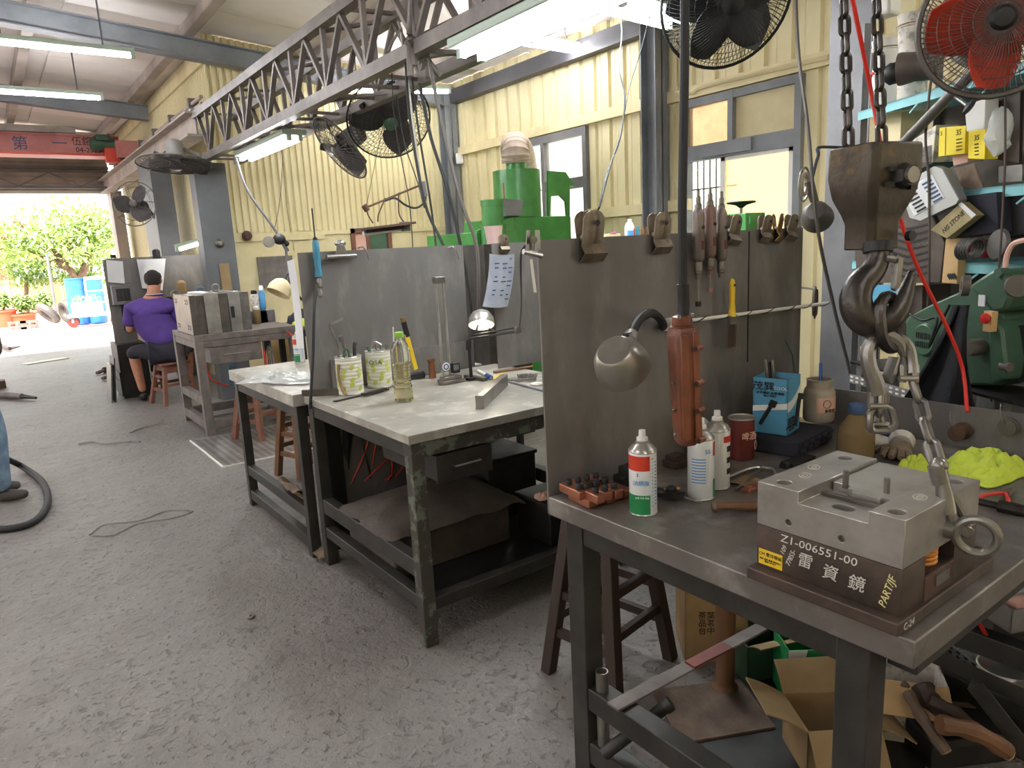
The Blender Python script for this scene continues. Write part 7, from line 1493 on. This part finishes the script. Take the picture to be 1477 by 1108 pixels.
def carton(label, p, rz, w, d, h, m, flaps=(), mats2=None, lines=None, name='carton', print_=None, bev=.002):
    o = T(name, label, 'box', p, rz=rz); t = .004; b = MB()
    b.box(-w/2,w/2,-d/2,-d/2+t,0,h).box(-w/2,w/2,d/2-t,d/2,0,h).box(-w/2,-w/2+t,-d/2,d/2,0,h).box(w/2-t,w/2,-d/2,d/2,0,h).box(-w/2,w/2,-d/2,d/2,0,t); b.build('body', m, o)
    for side, ang, L in flaps:
        c, s = math.cos(ang)*L, math.sin(ang)*L
        if side == 'f': f = [(-w/2,-d/2,h),(w/2,-d/2,h),(w/2,-d/2-c,h+s),(-w/2,-d/2-c,h+s)]
        if side == 'b': f = [(w/2,d/2,h),(-w/2,d/2,h),(-w/2,d/2+c,h+s),(w/2,d/2+c,h+s)]
        if side == 'l': f = [(-w/2,d/2,h),(-w/2,-d/2,h),(-w/2-c,-d/2,h+s),(-w/2-c,d/2,h+s)]
        if side == 'r': f = [(w/2,-d/2,h),(w/2,d/2,h),(w/2+c,d/2,h+s),(w/2+c,-d/2,h+s)]
        F_ = [V(x) for x in f]; MB().sheet(lambda u, v, F_=F_: F_[0]*(1-u)*(1-v)+F_[1]*u*(1-v)+F_[2]*u*v+F_[3]*(1-u)*v+V((0,0,.006*math.sin(pi*v))), 2, 4, t).build('flap', mats2 or m, o)
    if lines: 
        for s, sz, x, z, mm in lines: text(s, mm, o, sz, (x,-d/2-.001,z), (rad(90),0,0))
    return o
CB = rad(-52)   # faces turned toward the hall
carton('tall printed carton behind the turned wooden post', F0(1040, 975)+V((.12,.14,0)), rad(-40), .22, .2, .3, 'cardboard', lines=[('茶葉 禮盒\n品茗 清香\n台中 名產', .03, 0, .15, 'ink')])
carton('green and red carton lying under the flat bar', F0(1120, 985)+V((.06,.1,0)), rad(-20), .24, .18, .14, 'green_mach', flaps=[('f',.4,.08)], mats2='kraft')
gc_ = carton('hand cleaner carton in white green and red standing under the bench', F0(1172, 1022)+V((.05,.06,0)), rad(-38), .16, .14, .2, 'green', lines=[('清', .05, -.045, .15, 'red'),('黑手變白手\n心地不黑', .021, .02, .13, 'white'),('潔膚 護手\n工業 家庭', .018, -.02, .045, 'white')])
MB().prism([(-.08,.2),(-.02,.2),(-.05,.06),(-.08,.09)], -.0708, -.0702, 'y').build('print_panel', 'white', gc_); MB().prism([(-.055,.11),(.03,.04),(.0,.03),(-.07,.08)], -.0712, -.0702, 'y').build('print_swash', 'red', gc_)
carton('open kraft carton with spread flaps in the right foreground', F0(1215, 1115)+V((.03,.06,0)), rad(-35), .2, .17, .15, 'kraft', flaps=[('l',.5,.13),('r',-.5,.12),('f',-.9,.1),('b',.7,.1)])
carton('speckled white carton tilted over the kraft carton', F0(1310, 1075)+V((.06,.05,.0)), rad(-55), .2, .15, .2, 'carton_white', flaps=[('f',-.6,.1)], mats2='cardboard')
np_ = carton('carton wrapped in printed newspaper under the bench', F0(1290, 1010)+V((.15,.1,0)), rad(-45), .18, .16, .3, 'paper'); g = MB()
for i in range(14): g.box(-.085+.09*(i%2),-.005+.085*(i%2),-.0815,-.0805,.28-.02*(i//2)-.008,.28-.02*(i//2)-.003)
g.build('newsprint', 'ink', np_, kind='stuff')
# scrap wood
random.seed(21)
for i, (a, b_, r, m, lb) in enumerate((((1310,1000),(1365,1085),.016,'wood_old','bent dry branch lying over the cartons'),((1355,1045),(1455,1085),.024,'wood','thick sawn branch with a pale cut end at the right'),((1330,990),(1370,1050),.03,'wood_dark','flat brown wood wedge among the scrap'),((1300,985),(1330,1040),.012,'wood_old','thin stick under the near bench corner'),((1340,1010),(1410,1060),.018,'wood_dark','dark stick under the sawn branch'))):
    p, q2 = P(*a, Z=.2), P(*b_, Z=.12); o = T('scrap_wood', lb, 'wood', p, group='scrap wood'); d = q2-p; md = d*.5+V((rnd(-.02,.02),rnd(-.02,.02),.015)); pts = catmull([V((0,0,0)), md, d], 5)
    MB().tube(pts, [r*(1+.12*math.sin(k*1.7)) for k in range(len(pts))], 9).build('stick', m, o); MB().cyl(d*.985, d*1.004, r*.9, n=9).build('cut_end', 'plywood', o)
for i in range(10): p = P(1300+i*12, 985+(i*37)%60, Z=.1); tag(MB().bar((0,0,0),(rnd(-.1,.1),rnd(-.1,.1),rnd(0,.05)), .02, .004).build('bark_strip', 'wood_old', loc=p), 'thin strip of bark in the scrap pile under the bench', 'bark', 'bark strips')
sbx = T('scrap_bin', 'low dark bin holding the scrap wood', 'bin', F0(1380,1100)+V((.1,.08,0)), rz=rad(-30)); MB().box(-.14,.12,-.14,.12,0,.09).build('bin', 'black_metal', sbx, bev=.005); MB().box(-.14,.12,-.145,-.14,.07,.095).build('rim', 'frame', sbx)
# paint tin, steel angle, tray at the right
pt = T('paint_tin', 'open paint tin of dark oil with an olive label at the right', 'tin', P(1447,1000,Z=.12)); h = .085; r = .07
MB().lathe([(0,0),(r,0),(r,h),(r+.004,h+.003),(r-.001,h+.005),(r-.004,h),(r-.004,.01),(0,.01)], 32).build('body', 'carton_clean', pt); MB().lathe([(0,h-.02),(r-.005,h-.02)], 30).lathe([(0,h-.024),(r-.005,h-.024),(r-.005,h-.02)], 30).build('oil', 'black', pt); MB().lathe([(r,h-.004),(r+.004,h),(r,h+.005),(r-.005,h+.002)], 32).build('rim', 'steel_can', pt)
for k in range(4): a = rad(-160+k*32); MB().cbox((math.cos(a)*(r+.001),math.sin(a)*(r+.001),.03),(.002,.03,.016),(0,0,a)).build('printed_olive', 'lime', pt)
MB().box(-.1,.1,-.1,.1,-.119,-.001).build('plinth', 'black_metal', pt)
for i, (a, b_, w_, lb) in enumerate((((1345,948),(1480,1010),.05,'long steel angle lying across under the right side of the bench'),((1400,985),(1478,1085),.06,'wide flat steel angle standing against the paint tin'))):
    p, q2 = P(*a, Z=.25), P(*b_, Z=.2-.1*i); o = T('steel_angle', lb, 'steel angle', p); d = q2-p; MB().bar((0,0,0), d, w_, .005).build('flange', 'frame', o); dd, ss, uu = frame(d); MB().bar(ss*(w_/2)+uu*.02, d+ss*(w_/2)+uu*.02, .005, .045).build('flange', 'frame', o)
cord('ribbed_hose', [P(1480,990,Z=.15), P(1465,1015,Z=.12), P(1455,1030,Z=.1)], .014, 'rubber', 'black ribbed hose end beside the steel angle', 'hose', n=10)
tr2 = T('drawer_tray', 'zinc tray full of paper packets on the perforated stand', 'tray', P(1455,905,Z=.39)+V((.12,.06,0)), rz=rad(62)); MB().box(-.14,.14,-.1,.1,0,.004).box(-.14,.14,.096,.1,0,.07).box(-.14,.14,-.1,-.096,0,.07).box(-.14,-.136,-.1,.1,0,.07).box(.136,.14,-.1,.1,0,.07).build('tray', 'zinc', tr2); MB().tube([(-.04,.1,.04),(-.04,.12,.04),(.04,.12,.04),(.04,.1,.04)], .004, 6).build('handle', 'steel', tr2)
for i in range(5): MB().cbox((-.1+i*.05,.0,.06),(.04,.14,.03),(rad(8*(i%3)),0,rad(6*i))).build('packet', 'cloth_white' if i % 2 else 'pink', tr2)
# dirty yellow gloves at the foot of the bench leg
rag('yellow_glove', 'dirty yellow leather glove on the lower rail at the bottom edge', P(985, 1098, Z=.16), .05, .04, .04, 'glove_yellow' if mat('glove_yellow', (176,148,66), .8, 0, (110,92,50), 10, bump=.3, bsc=60) else '', 3.9, 'glove', n=14)
rag('yellow_glove', 'second dirty yellow glove lying to the right of the first', P(1015, 1108, Z=.1), .05, .04, .04, 'glove_yellow', 9.9, 'glove', n=14)
bd2 = T('floor_board', 'grimy board lying on the floor under the near bench', 'board', F0(1010,1030)); MB().prism([(-.14,-.1),(.16,-.16),(.22,.08),(-.08,.16)], 0, .012).build('board', 'wood_old', bd2); bd2.rotation_euler[2] = rad(-15)
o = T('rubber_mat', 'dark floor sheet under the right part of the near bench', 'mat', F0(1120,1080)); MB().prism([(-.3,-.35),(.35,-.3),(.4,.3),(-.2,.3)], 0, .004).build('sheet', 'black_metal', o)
